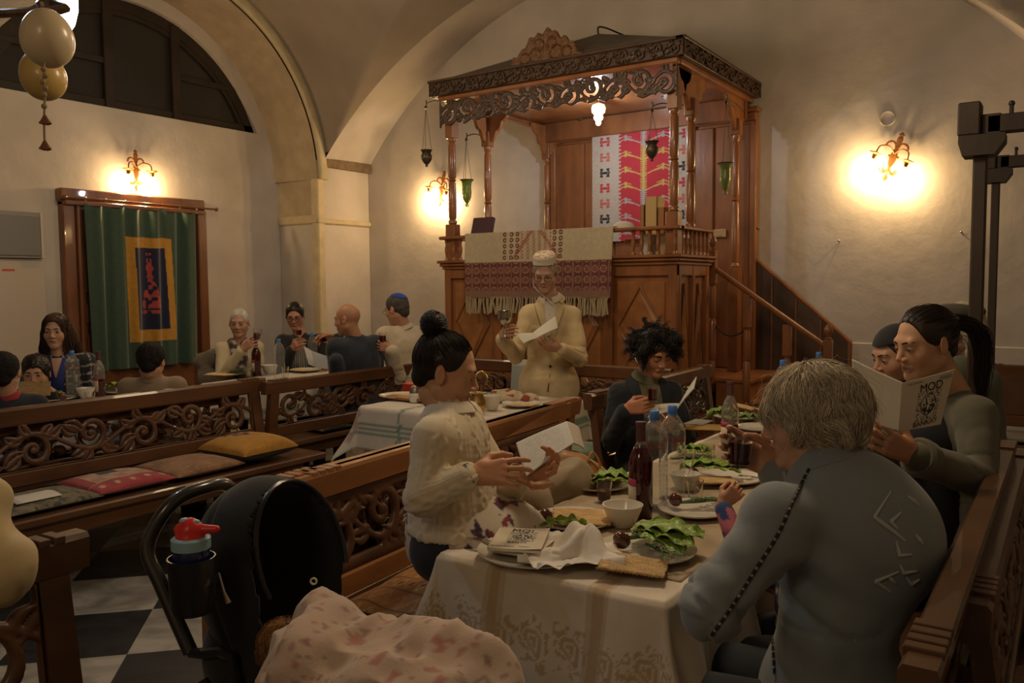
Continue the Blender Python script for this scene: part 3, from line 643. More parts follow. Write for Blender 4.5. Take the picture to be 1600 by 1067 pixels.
cl=tag(obj('embroidered_cloth',gridf(emb,nu,nv,flip=False,th=.004),mat('linen_cloth',rough=.9,attr=True,var=.08,vs=40,bump=.25,bs=260,bdist=.003),None,True,col=np.vstack([col.reshape(-1,3)]*2)),'beige cloth with brown embroidered band and fringe draped over the platform rail','cloth')
fg=[]
for i in range(95):
    x=cx0+.02+i*(1.43/94); x+=.03*(x+3.76)*-.6; y=BY0-.07-.02*math.sin(x*14+1); L_=.13+.02*rng.rand(); fg.append(tube([(x,y,1.40),(x+.008*rng.randn(),y-.006*rng.rand(),1.36),(x+.010*rng.randn(),y-.012,1.39-L_)],[.005,.007,.009],5))
obj('fringe',cat(*fg),mat('fringe',(.34,.27,.17),.95),cl)
# ---- books and a lamp base on the shelf behind the rail
def book(label,loc,w,d,h,colr,rz=0,lying=False,rx=0,grp=None,title=False):
    t=thing('book',label,'book',loc,rz,grp); cv=mat('cover_%d%d%d'%tuple(int(c*99) for c in colr),colr,.6)
    obj('cover',cat(bx(0,.004,0,d,0,h,.001),bx(w-.004,w,0,d,0,h,.001),bx(0,w,0,.004,0,h,.001)),cv,t,False); obj('pages',bx(.004,w-.004,.004,d-.006,.004,h-.004,.0005),mat('pages',(.55,.48,.36),.9),t,False)
    if rx: t.rotation_euler=(rx,0,rz)
    return t
book('dark maroon book leaning on the platform shelf at its left front post',(-4.56,6.12,1.95),.22,.04,.17,(.06,.02,.03),rx=-.3)
for i,(x,w_,h,cl_,lb) in enumerate([(-2.93,.035,.27,(.32,.14,.05),'brown upright book on the platform shelf, leftmost of the upright row'),(-2.885,.10,.33,(.46,.32,.13),'thick tan upright book in the row on the platform shelf'),(-2.775,.055,.24,(.30,.12,.04),'short brown upright book right of the thick tan one on the shelf')]): book(lb,(x,6.24,1.87),w_,.16,h,cl_)
book('white-spined book seen through the rail at the right end of the platform',(-2.88,6.14,1.725),.09,.12,.17,(.5,.45,.38)); book('tan book behind the rail at the right end of the platform',(-2.74,6.15,1.725),.08,.12,.17,(.40,.27,.12))
obj_s=tag(obj('shelf_board',bx(-3.05,-2.60,6.20,6.45,1.83,1.868,.004),bw,None,False),'small inner wooden shelf holding the upright books on the platform','shelf')
tag(obj('white_cap',gridf(lambda u,v:(-3.04+.10*np.cos(u*2*PI)*np.cos(v*PI/2),6.16+.07*np.sin(u*2*PI)*np.cos(v*PI/2),1.95+.06*np.sin(v*PI/2)),24,8),mat('white_cloth',(.55,.50,.43),.85,bump=.2,bs=60)),'crumpled white skullcap left on the platform rail','cap')
# ---- stairs
stt=thing('wooden_stairs','wooden stairs with turned handrail going up to the platform','stairs',(-2.50,6.80,0))
for i in range(4):
    h=.69-.172*i-.03; x=i*.30; obj('step',cat(bx(x-.01,x+.31,.02,.93,h,h+.032,.006),bx(x,x+.29,.04,.93,0,h,.003)),bo,stt,False)
def newel(x,zb,zt,ballr=.0):
    k=zt-zb; pr=[(.026,0),(.026,.12*k),(.018,.14*k),(.028,.17*k),(.03,.2*k),(.027,.45*k),(.019,.47*k),(.027,.49*k),(.024,.70*k),(.018,.72*k),(.027,.74*k)]
    g=[lathe([(r*1.15,z) for r,z in pr],12,(x,.02,zb)),bx(x-.032,x+.032,-.012,.052,zb+.74*k,zt,.005)]
    if ballr: g+=[lathe([(.02,0),(.026,.01),(.014,.02),(.02,.03),(ballr,.06),(ballr*.95,.085),(.012,.12)],14,(x,.02,zt))]
    return cat(*g)
for x,zb,zt,b_ in((-.03,.69,1.78,.034),(.27,.36,1.40,0),(.60,.19,1.16,0),(.92,0,1.05,.036)): obj('newel_post',newel(x,zb,zt,b_),bw,stt)
hr=lambda x0,z0,x1,z1,y: tube([(x0,y,z0),(x1,y,z1)],.030,8,flat=.8)
obj('handrail',hr(-.02,1.63,.92,.98,.02),bw,stt)
obj('rope_barrier',tube([(-.02,.02,1.16),(.10,.03,1.06),(.22,.06,1.09),(.30,.02,1.18)],.009,6,5),mat('dark_rope',(.05,.035,.025),.8),stt)
P=[(-.05,.0),(-.05,1.75),(.0,1.75),(.885,.97),(.885,0)]
v_,f_=prism(P,.0,.03); tag(obj('wall_panelling',mv(cat((v_,f_)),(-2.50,7.72,0)),wood('panel_dark',(.075,.042,.022),.45,(1,1,.3),.35)),'dark sloping wooden panelling on the wall beside the stairs','panelling')
bpy.data.objects['wall_panelling'].name='stair_panelling'
obj('capping',mv(cat(tube([(-.05,-.0,1.77),(.0,-.0,1.765),(.895,-.0,.975)],.016,6),tube([(.89,-.0,.975),(.89,-.0,.0)],.014,6),*[bx(x,x+.012,-.012,.0,0,1.72-.87*x,.002) for x in(.2,.42,.64)]),(-2.50,7.72,0)),bw,bpy.data.objects['stair_panelling'])
# ================================================================ pews
pw=wood('pew_wood',(.115,.050,.021),.34,(1,.35,1),.3,.3); pwl=wood('pew_wood_light',(.31,.135,.048),.3,(1,.35,1),.3,.35); pc=wood('pew_carving',(.095,.042,.020),.45,(1,1,1),.3,.15)
def pew(label,loc,rz,L,top=.92,P=.42,m=pw,mc=pc,over=.10,res=.0055,seed=1,group=None,seat=.46,solid=False,bord=None):
    t=thing('carved_pew',label,'bench',loc,rz,group); ln=.05
    def xb(z): return -.02-(z-.45)*.10
    yt=cat(prism([(xb(top)-.022,top-.085),(xb(top)+.022,top-.085),(xb(top)+.026,top-.012),(xb(top)+.018,top),(xb(top)-.030,top),(xb(top)-.034,top-.012)],-.05,L+.05))
    nt=[]
    for y in (.02,.055,.09,.125,L-.02,L-.055,L-.09,L-.125): nt.append(bx(xb(top)-.033,xb(top)+.027,y-.013,y+.013,top-.012,top+.007,.002))
    obj('top_rail',cat(yt,*nt),m,t,False)
    for y in (0.0,L-.07):
        v,f=prism([(xb(.0)-.02,.0),(xb(.0)+.04,.0),(xb(.45)+.03,.45),(xb(top)+.02,top-.08),(xb(top)-.02,top-.08),(xb(.45)-.02,.45)],y,y+.07); obj('end_post',(v,f),m,t,False)
        obj('leg',cat(bx(seat-.09,seat-.03,y,y+.06,0,.41,.006),bx(.0,seat-.05,y+.01,y+.05,.12,.17,.004)),m,t,False)
    obj('lower_rail',mv(bx(-.018,.018,.07,L-.07,.50,.575,.006),(xb(.54),0,0)),m,t,False)
    h=top-.085-.575; 
    if solid: g=bx(-.012,.012,.07,L-.07,.575,top-.085,.004); obj('back_panel',mv(g,(xb(.7),0,0)),mc,t,False)
    else:
        v,q=carve(L-.14,h,.034,scrolls(L-.14,h,P,seed,1,bord),res,.5); z=v[:,2]+.575; obj('carved_panel',(np.stack([-v[:,1]+xb(z),v[:,0]+.07,z],1),q),mc,t)
    obj('seat',cat(bx(-.03,seat,-over,L+over,.41,.45,.008),bx(.02,seat-.03,.02,L-.02,.33,.41,.005)),m,t,False)
    return t
pew('long carved pew at left holding the row of cushions',(-4.36,1.30,0),0,2.28,.90,.30,seed=3,res=.0045)
pew('lower carved pew back to back with the long cushioned pew, where two children sit',(-4.56,3.42,0),PI,2.1,.84,.26,seed=21,res=.007)
pew('carved pew behind the bald man and the man in a blue skullcap',(-4.40,5.15,0),PI,1.55,.885,.22,seed=5)
pew('pale-edged pew beside the pram, where the woman in the cream sweater sits',(-1.885,1.66,0),.062,1.86,.925,.24,m=pwl,seed=7,bord=(.13,.04),over=.02)
pew('pew back to back with the cream-sweater woman\'s pew, facing the green-striped table',(-2.155,3.64,0),PI+.078,1.92,.925,.24,m=pwl,seed=8,bord=(.13,.04),over=.02)
pew('pew at right behind the grey-haired woman and the reading woman',(-.245,3.45,0),PI,2.05,.92,.26,m=wood('pew_wood_dark',(.085,.038,.016),.33,(1,.35,1),.3,.25),seed=9,over=.02)
pew('pew at far right facing away, back to back with the grey-haired woman\'s pew',(-.075,1.9,0),0,1.75,.86,.26,m=MATS['pew_wood_dark'],seed=10,over=.02)
pew('pew along the front of the platform with a pale towel over its back',(-4.08,5.24,0),-PI/2,1.78,.92,.24,seed=11)
pew('very dark carved pew behind the curly-haired man',(-2.04,3.90,0),.02,1.78,.92,.24,m=pw,mc=wood('black_carving',(.045,.03,.02),.35,(1,1,1),.3,.3),seed=12)
pew('dark pew end at the lower left corner, a cream garment over it',(-1.80,-1.05,0),.035,2.05,.925,.26,m=wood('pew_wood_dark2',(.075,.038,.02),.3,(1,.35,1),.3,.35),seed=13)
pew('pew against the back wall at far right behind the timber posts',(-.52,6.62,0),-PI/2,1.85,.92,.5,solid=True,seed=14)
# ================================================================ cushions
def pillow(name,label,loc,w,d,h,paint,rz=0,rx=0,ry=0,n=70,trim=None,cat_='cushion'):
    u,v=np.meshgrid(np.linspace(-1,1,n),np.linspace(-1,1,n),indexing='ij')
    e=(np.clip(1-np.abs(u)**3.2,0,1)*np.clip(1-np.abs(v)**3.2,0,1))**.42; pin=1-.06*(1-np.abs(u*v)**.5)
    x=u*w/2*(1-.05*np.abs(v)**2*0-.04*(1-v*v)); y=v*d/2*(1-.04*(1-u*u)); nz=noise3(np.stack([u*2.2,v*2.2,0*u+loc[0]*9],-1),4)*.12*h
    top=np.stack([x,y,h*.55*e+nz*e],-1).reshape(-1,3); bot=np.stack([x,y,-h*.40*e],-1).reshape(-1,3)
    ids=np.arange(n*n).reshape(n,n); q=np.stack([ids[:-1,:-1],ids[1:,:-1],ids[1:,1:],ids[:-1,1:]],-1).reshape(-1,4)
    c1=paint((u+1)/2,(v+1)/2).reshape(-1,3); c2=np.tile(np.array(trim if trim else c1.mean(0)*.7),(n*n,1))
    o=obj(name,(np.vstack([top,bot]),np.vstack([q,q[:,::-1]+n*n])),mat('cushion_cloth',rough=.88,attr=True,var=.12,vs=30,bump=.3,bs=240,sheen=.15),None,True,col=np.vstack([c1,c2]))
    o.location=[float(a) for a in loc]; o.rotation_euler=(rx,ry,rz); return tag(o,label,cat_)
def solidc(c,nv=.15,sc=8,seed=0): 
    def f(u,v): return np.array(c)*(1+nv*noise3(np.stack([u*sc,v*sc,0*u],-1),seed)[...,None])
    return f
def p_red(u,v):
    c=solidc((.34,.045,.05),.2,9)(u,v); a=(np.abs(u-.5)<.36)&(v>.30); c[a]=(.36,.20,.14); bl=a&(((np.floor(u*7)+np.floor(v*6))%2)==0); c[bl]=(.45,.30,.20); c[(np.abs(u-.45)<.13)&(np.abs(v-.72)<.12)]=(.03,.03,.04)
    f=(((u*5)%1-.5)**2+((v*3.4)%1-.5)**2<.03)&(v<.28); c[f]=(.5,.30,.18); c[np.abs(v-.29)<.012]=(.5,.33,.22); c[(np.abs(np.abs(u-.5)-.37)<.012)&(v>.3)]=(.5,.33,.22); return c
def p_yel(u,v):
    c=solidc((.42,.20,.022),.12,6)(u,v); a=(np.abs(u-.42)<.22)&(np.abs(v-.72)<.16); c[a&(((np.floor(u*10)+np.floor(v*9))%2)==0)]=(.04,.035,.04); c[a&(((np.floor(u*10)+np.floor(v*9))%4)==1)]=(.28,.07,.02); return c
def p_brn(u,v): 
    c=solidc((.24,.12,.055),.25,7,2)(u,v); n=noise3(np.stack([u*14,v*14,0*u],-1),6); c[np.abs(n)<.07]=(.33,.19,.10); return c
def p_grn(u,v):
    n=noise3(np.stack([u*26,v*26,0*u],-1),9); c=solidc((.16,.13,.075),.3,12,3)(u,v); c[n>.25]=(.06,.06,.035); return c
def p_kil(u,v):
    c=solidc((.38,.16,.04),.2,8,5)(u,v); z=(v*5)%1; x=(u*9)%1; r=np.abs(x-.5)+np.abs(z-.5); a=(np.floor(v*5)%2)==0
    c[a&(r<.42)&(r>.28)]=(.50,.33,.16); c[a&(r<.14)]=(.05,.03,.03); c[~a&(np.abs(z-.5+.3*np.sin(u*50))<.10)]=(.44,.27,.12); c[np.abs(z)<.05]=(.13,.05,.03); return c
def p_drk(u,v):
    n=noise3(np.stack([u*16,v*16,0*u],-1),11); c=solidc((.05,.03,.028),.2,8)(u,v); c[n>.3]=(.17,.11,.09); return c
pillow('seat_cushion','dull green patterned seat cushion at the left end of the long carved pew',(-4.14,2.02,.475),.40,.44,.05,p_grn)
pillow('seat_cushion','red flower-bordered patchwork cushion on the long carved pew',(-4.15,2.43,.485),.42,.42,.07,lambda u,v:p_red(v,1-u))
pillow('seat_cushion','brown plain worn cushion between the red and the yellow cushion on the pew',(-4.15,2.86,.485),.44,.44,.075,p_brn)
pillow('seat_cushion','plump yellow cushion with dark edge and patchwork squares on the long carved pew',(-4.13,3.26,.525),.44,.40,.14,lambda u,v:p_yel(v,1-u),trim=(.03,.025,.02))
pillow('seat_cushion','dark patterned thin cushion on the pew of the bald man',(-4.60,4.52,.475),.46,.85,.05,p_drk)
pillow('seat_cushion','orange and brown diamond-woven cushion on the pew beside the table cloth',(-1.66,1.96,.50),.42,.60,.10,p_kil,rz=.06)
pillow('seat_cushion','cushion corner showing behind the right pew, nearer of two',(-.02,2.30,.49),.36,.36,.08,p_brn,rz=.6)
pillow('seat_cushion','cushion corner showing behind the right pew, farther of two',(.00,2.95,.49),.36,.36,.08,p_brn,rz=.6)
pillow('seat_cushion','grey flat cushion on the pew against the back wall at far right',(-.16,6.36,.475),.70,.40,.04,solidc((.13,.11,.085)))
pillow('seat_cushion','flat pale green cushion on the dark pew behind the curly-haired man\'s arm',(-2.32,4.25,.52),.32,.34,.08,solidc((.20,.26,.17)))
paper=mat('paper',(.62,.57,.48),.75,bump=.05,bs=20)
tag(obj('sheet_of_paper',gridf(lambda u,v:(-4.16+u*.15,1.86+v*.21,.512+.006*np.sin(u*4)),6,6,th=.0015),paper),'white sheet of paper on the green cushion at the far left','paper')
# ================================================================ table cloths and tables
def cloth_over(name,label,x0,x1,y0,y1,z,dr,paint,m,n=.016,fold_a=.035,seed=0,kx=14,base=None,drx=None,dry=None):
    a=drx or (dr,dr); b=dry or (dr,dr); nx=int((x1-x0+a[0]+a[1])/n); ny=int((y1-y0+b[0]+b[1])/n)
    X,Y=np.meshgrid(np.linspace(x0-a[0],x1+a[1],nx),np.linspace(y0-b[0],y1+b[1],ny),indexing='ij')
    px,py=np.clip(X,x0,x1),np.clip(Y,y0,y1); dx,dy=X-px,Y-py; r=np.hypot(dx,dy)+1e-9; ux,uy=dx/r,dy/r
    t=px*1.0+py*1.0+np.arctan2(dy,dx)*.12; f=np.clip(r/.35,0,1)
    wv=np.sin(t*kx+seed)+.6*np.sin(t*kx*1.9+2+seed)+.8*noise3(np.stack([X*4,Y*4,0*X],-1),seed)
    corner=np.minimum(np.abs(dx),np.abs(dy))/(.2); out=.012+fold_a*wv*f+.06*f+.10*np.clip(corner,0,1)*f
    out=np.where(r<1e-6,0,out*np.clip(r/.02,0,1)); sm_=np.where(r<.02,0,1)
    wr=.0022*noise3(np.stack([X*9,Y*9,0*X],-1),seed+3)+.0012*noise3(np.stack([X*22,Y*22,0*X],-1),seed+4)
    P=np.stack([px+ux*out,py+uy*out,z-np.maximum(r-.006,0)*(.97)+wr*(r<.01)],-1)
    ids=np.arange(nx*ny).reshape(nx,ny); q=np.stack([ids[:-1,:-1],ids[1:,:-1],ids[1:,1:],ids[:-1,1:]],-1).reshape(-1,4)
    V=P.reshape(-1,3); col=paint(X,Y,r).reshape(-1,3); k=len(V)
    V2=V.copy(); N=vnorm(V,q); V2=V-N*.0022
    b_=np.concatenate([ids[:,0],ids[-1,1:],ids[:-1,-1][::-1],ids[0,1:-1][::-1]]); bn=np.roll(b_,-1); side=np.stack([bn,b_,b_+k,bn+k],-1)
    return tag(obj(name,(np.vstack([V,V2]),np.vstack([q,q[:,::-1]+k,side])),m,None,True,col=np.vstack([col,col])),label,'tablecloth')
def table(label,x0,x1,y0,y1,z=.755,m=pw):
    t=thing('dining_table',label,'table',((x0+x1)/2,(y0+y1)/2,0)); w_,d_=(x1-x0)/2,(y1-y0)/2
    obj('tabletop',bx(-w_,w_,-d_,d_,z-.03,z-.004,.005),m,t,False); obj('apron',cat(bx(-w_+.06,w_-.06,-d_+.06,-d_+.08,z-.12,z-.03,.003),bx(-w_+.06,w_-.06,d_-.08,d_-.06,z-.12,z-.03,.003)),m,t,False)
    for sx in(-1,1):
        for sy in(-1,1): obj('leg',bx(sx*(w_-.09)-.025,sx*(w_-.09)+.025,sy*(d_-.09)-.025,sy*(d_-.09)+.025,0,z-.03,.005),m,t,False)
    return t
clm=mat('tablecloth',rough=.85,attr=True,var=.05,vs=20,bump=.2,bs=300,bdist=.002,sheen=.1)
WHT=np.array((.70,.60,.48)); TAN=np.array((.44,.29,.14))
def p_main(X,Y,r):
    c=np.tile(WHT,X.shape+(1,)); st=np.zeros(X.shape)
    for x in (-1.23,-.93): st=np.maximum(st,(np.abs(X-x)<.030)*.45+(np.abs(X-x)<.016)*.35)
    for y in (2.02,): st=np.maximum(st,(np.abs(Y-y)<.035)*.4)
    # floral band near the near hem
    Yb=Y-(1.765-.175); n=noise3(np.stack([X*38,Y*38,0*X],-1),12); n2=noise3(np.stack([X*75,Y*75,0*X],-1),13)
    cx=((X/.105)%1-.5)*.105; cy=Yb-.012*np.sin(X*60); rr=np.hypot(cx,cy); th_=np.arctan2(cy,cx)
    fl=(rr<.040+.006*np.cos(5*th_+rr*160))&(np.sin(rr*330+1.5*np.cos(3*th_))>-.35); lf=(np.abs(cy)<.062)&(rr>.040)&(np.abs(n2)<.26)&(n>-.3)
    st=np.maximum(st,np.where(fl|lf,.75,0)); Xb=-.766+.30
    return c*(1-st[...,None])+TAN*st[...,None]
table('long dining table under the white and tan flowered cloth, foreground',-1.42,-.77,1.77,5.75)
cloth_over('tablecloth','white cloth with tan flower border on the long foreground table',-1.425,-.765,1.765,5.76,.762,.42,p_main,clm,n=.0055,fold_a=.022,seed=2,kx=17,dry=(.285,.2),drx=(.27,.27))
def p_over(X,Y,r):
    c=np.tile(np.array((.42,.32,.21)),X.shape+(1,)); s=((X*14)%1<.25)|((Y*14)%1<.25); c[s]=(.47,.37,.26); c[((X*3.5)%1<.06)|((Y*3.5)%1<.06)]=(.36,.26,.16); return c
tag(obj('table_runner',gridf(lambda u,v:(-1.40+u*.62,1.90+v*2.6,.7655+.0012*np.sin(u*30+v*9)),60,150,th=.001),mat('runner_cloth',(.40,.31,.21),.9,var=.1,vs=20,bump=.2,bs=300,bdist=.002)),'thin beige overlay cloth lying along the foreground table under the plates','cloth')
def p_green(X,Y,r):
    c=np.tile(np.array((.58,.52,.44)),X.shape+(1,)); g=np.array((.17,.25,.21))
    for d0 in(.14,):
        e=(np.abs(r-d0)<.012)|(np.abs(r-d0-.035)<.006)|(np.abs(r-d0+.03)<.006); c[e&(r>.01)]=g
    n=noise3(np.stack([X*60,Y*60,0*X],-1),3)
    for x in (-3.28,): c[(np.abs(X-x)<.022)&(n>-.1)]=g
    rr=np.hypot(X+3.72,Y-3.62); c[(rr<.12)&(noise3(np.stack([X*30,Y*30,0*X],-1),5)>.05)]=(.40,.30,.26)
    rr=np.hypot(X+3.02,Y-3.72); c[(rr<.12)&(noise3(np.stack([X*30,Y*30,0*X],-1),5)>.05)]=(.40,.27,.25)
    return c
table('table with green-striped white cloth behind the cream-sweater woman',-3.62,-2.58,3.72,4.62)
cloth_over('tablecloth','white cloth with green stripes and rose corners on the table behind the cream-sweater woman',-3.625,-2.575,3.715,4.64,.762,.27,p_green,clm,fold_a=.012,seed=4,kx=9,n=.014)
def p_A(X,Y,r):
    c=np.tile(np.array((.52,.47,.40)),X.shape+(1,)); c[(np.abs(r-.16)<.02)&(r>.01)]=(.22,.27,.24); c[(np.abs(X+5.2)<.03)]=(.33,.33,.30); return c
table('table of the bald man and the woman in glasses, near the back wall',-5.55,-4.78,3.98,5.75)
cloth_over('tablecloth','pale checked cloth on the table of the bald man and the woman in glasses',-5.56,-4.76,3.97,5.76,.762,.24,p_A,clm,fold_a=.015,seed=6,n=.02,kx=9)
table('table where the boy bites his flatbread, at far left',-5.62,-4.90,1.9,3.62)
cloth_over('tablecloth','pale cloth on the table at far left where the boy eats',-5.63,-4.89,1.89,3.63,.762,.22,lambda X,Y,r:np.tile(np.array((.55,.49,.41)),X.shape+(1,)),clm,fold_a=.015,seed=7,n=.02)
# towel on the platform pew
tag(obj('towel',gridf(lambda u,v:(-3.52+u*.34,5.24-.005+.09*np.clip(v*9-4,0,1)+.012*np.sin(u*14)*np.abs(v-.5)*2-.05*np.abs(v-.5)*(v<.5),.935-.42*np.abs(v-.52)*1.2-.0*u),30,60,th=.004),mat('towel_cloth',(.40,.42,.38),.95,bump=.3,bs=200,var=.06)),'pale grey towel hanging over the back of the pew behind the standing man','towel')
# ================================================================ table things
chin=mat('white_china',(.68,.63,.54),.14,coat=.3); clear=mat('clear_glass',(.95,.95,.93),.02,trans=1,ior=1.45); wine_m=mat('red_wine',(.16,.008,.012),.05,trans=.75,ior=1.34)
water=mat('water_bottle_plastic',(.97,.98,.97),.02,trans=.96,ior=1.35); capb=mat('blue_cap',(.06,.20,.52),.4)
def plate(label,loc,r=.13,group=None,m=chin):
    o=obj('plate',lathe([(1e-4,.004),(r*.55,.004),(r*.62,.006),(r*.98,.019),(r,.0205),(r*.99,.016),(r*.66,.001),(r*.6,0),(1e-4,0)][::-1],48),m); o.location=[float(a) for a in loc]; return tag(o,label,'plate',group)
def bowl(label,loc,r=.062,h=.068):
    pr=[(1e-4,.003),(r*.45,.0),(r*.50,.004),(r*.72,h*.35),(r*.93,h*.8),(r,h)]
    o=obj('bowl',shell(pr,40,th=.004),chin); o.location=[float(a) for a in loc]; return tag(o,label,'bowl')
def tumbler(label,loc,fill=0,h=.085,r=.034,grp=None):
    t=thing('drinking_glass',label,'glass',loc,0,grp); pr=[(1e-4,.0),(r*.72,.0),(r*.76,.01),(r*.95,h*.85),(r,h)]
    obj('glass',shell(pr,24,th=.0022),clear,t)
    if fill: k=fill; obj('wine' if fill>0 else 'water',lathe([(1e-4,.007),(r*.69,.007),(r*.69+.25*r*k*.8,h*k),(1e-4,h*k)],24),wine_m,t)
    return t
botm=mat('bottle_glass',(.86,.82,.76),.03,trans=.92,ior=1.48); winedark=mat('dark_wine',(.050,.003,.007),.06,trans=.12,ior=1.4,coat=.6)
lab_red=mat('label_pink',(.42,.05,.10),.6); lab_tan=mat('label_cream',(.55,.46,.31),.6); foil=mat('bottle_foil',(.10,.035,.04),.45)
def wine_bottle(label,loc,full=True,rz=0,grp=None):
    t=thing('wine_bottle',label,'bottle',loc,rz,grp); r=.037
    botw=.0004; pr=[(1e-4,.0),(r*.9,.0),(r,.006),(r,.175),(r*.93,.192),(r*.6,.222),(.0145,.238),(.0135,.29),(.0155,.292),(.0155,.302),(.012,.304)]
    obj('bottle_glass',shell(pr,28,th=.0022),botm,t)
    H_=.215 if full else .115; q=[(1e-4,-.0003),(r*.9,-.0003),(r+.0004,.006)]+([(r+.0004,.175),(r*.93+.0004,.192),(r*.6+.0004,.222),(.0150,.232),(.0132,.233)] if full else [(r+.0004,H_),(r-.0024,H_),(1e-4,H_)]); obj('wine',lathe(q,24),winedark,t)
    obj('foil',lathe([(.0152,.243),(.0150,.291),(.0168,.293),(.0168,.303)]+([(1e-4,.305)] if full else []),20),foil,t)
    def wrap(a0,a1,z0,z1,rr=r+.0012): return gridf(lambda u,v:(rr*np.cos(a0+u*(a1-a0)),rr*np.sin(a0+u*(a1-a0)),z0+v*(z1-z0)),14,3,th=.0003)
    obj('label',wrap(-.8,.8,.030,.105),lab_tan,t); obj('label_band',wrap(-.8,.8,.106,.128,r+.0014),lab_red,t)
    return t
FONTC={}
def text_geo(s,size,ext=.0002):
    c=bpy.data.curves.new('t','FONT'); c.body=s; c.size=size; c.extrude=ext; c.align_x='CENTER'; c.align_y='CENTER'; o=bpy.data.objects.new('t',c); C.objects.link(o)
    dg=bpy.context.evaluated_depsgraph_get(); me=bpy.data.meshes.new_from_object(o.evaluated_get(dg)); V=np.array([tuple(v.co) for v in me.vertices]); F=[tuple(p.vertices) for p in me.polygons]
    bpy.data.objects.remove(o); bpy.data.meshes.remove(me); return V,F
redink=mat('red_ink',(.38,.03,.03),.6); ink=mat('black_ink',(.015,.014,.014),.7); bluel=mat('clear_label',(.75,.80,.82),.4,trans=.6)
def water_bottle(label,loc,rz=0,word=True,grp=None,h=.32):
    t=thing('water_bottle',label,'bottle',loc,rz,grp); r=.044; pr=[(1e-4,.0),(r*.8,.0),(r,.012)]
    for k in range(10):
        z=.018+k*.0155; pr+=[(r,z),(r*.955,z+.006),(r,z+.011)]
    pr+=[(r,.186),(r,.226),(r*.97,.238),(r*.78,.262),(r*.46,.283),(.0135,.290),(.0135,.302)]
    obj('bottle',shell(pr,30,th=.0009),water,t)
    obj('cap',lathe([(.0155,.294),(.0160,.297),(.0160,.316),(.014,.319),(1e-4,.319)],24),capb,t); obj('neck_ring',lathe([(.014,.288),(.018,.289),(.018,.2925),(.014,.293)],20),capb,t)
    if word:
        V,F=text_geo('ZAROS',.027); a=V[:,0]/(r+.0008); V2=np.stack([(r+.0008+V[:,2])*np.cos(a),(r+.0008+V[:,2])*np.sin(a),V[:,1]+.207],1); obj('brand_text',(V2,F),redink,t,False)
    return t
eggm=mat('brown_egg',(.085,.022,.014),.14,coat=.5,var=.25,vs=30)
def egg(label,loc,r=.021,grp=None,rx=.9,rz=0):
    pr=[(max(1e-4,r*math.sin(a)*(1-.12*math.cos(a)*-1)),-r*1.22*math.cos(a)) for a in np.linspace(0,PI,16)]; o=obj('brown_egg',lathe(pr,20),eggm); o.location=(loc[0],loc[1],loc[2]+r*.98); o.rotation_euler=(rx,0,rz); return tag(o,label,'egg',grp)
def p_mat(u,v):
    rows=(v*15)%1; k=np.floor(v*15); z=np.abs(rows-.5); hole=(z<.19)&((((u*17)+.37*k)%1)<.5); n=noise3(np.stack([u*9,v*9,0*u],-1),2)
    c=np.tile(np.array((.62,.42,.20)),u.shape+(1,))*(1+.15*n[...,None]); c[hole]=(.20,.085,.028); c[(np.abs(u-.5)>.485)|(np.abs(v-.5)>.485)]*=.75; return c,hole,z
matm=mat('flatbread',rough=.85,attr=True,var=.08,vs=60)
def matzah(label,loc,rz=0,w=.155,d=.165,rx=0,ry=0,n=110,grp=None):
    u,v=np.meshgrid(np.linspace(0,1,n),np.linspace(0,1,n),indexing='ij'); c,hole,z=p_mat(u,v); hgt=.002-.0022*hole+.0012*np.cos(v*15*2*PI)+.003*np.sin(u*3+1)*np.sin(v*2.5)
    jag=.0025*noise3(np.stack([u*14,v*14,0*u],-1),5)
    P=np.stack([(u-.5)*w+jag,(v-.5)*d+jag,hgt],-1).reshape(-1,3); ids=np.arange(n*n).reshape(n,n); q=np.stack([ids[:-1,:-1],ids[1:,:-1],ids[1:,1:],ids[:-1,1:]],-1).reshape(-1,4); k=n*n
    b_=np.concatenate([ids[:,0],ids[-1,1:],ids[:-1,-1][::-1],ids[0,1:-1][::-1]]); bn=np.roll(b_,-1); V2=P-[0,0,.004]
    o=obj('flatbread',(np.vstack([P,V2]),np.vstack([q,q[:,::-1]+k,np.stack([bn,b_,b_+k,bn+k],-1)])),matm,None,True,col=np.vstack([c.reshape(-1,3)]*2)); o.location=[float(a) for a in loc]; o.rotation_euler=(rx,ry,rz); return tag(o,label,'flatbread',grp)
lfm=mat('lettuce_leaf',rough=.45,attr=True,var=.15,vs=40,bump=.3,bs=90,coat=.2)
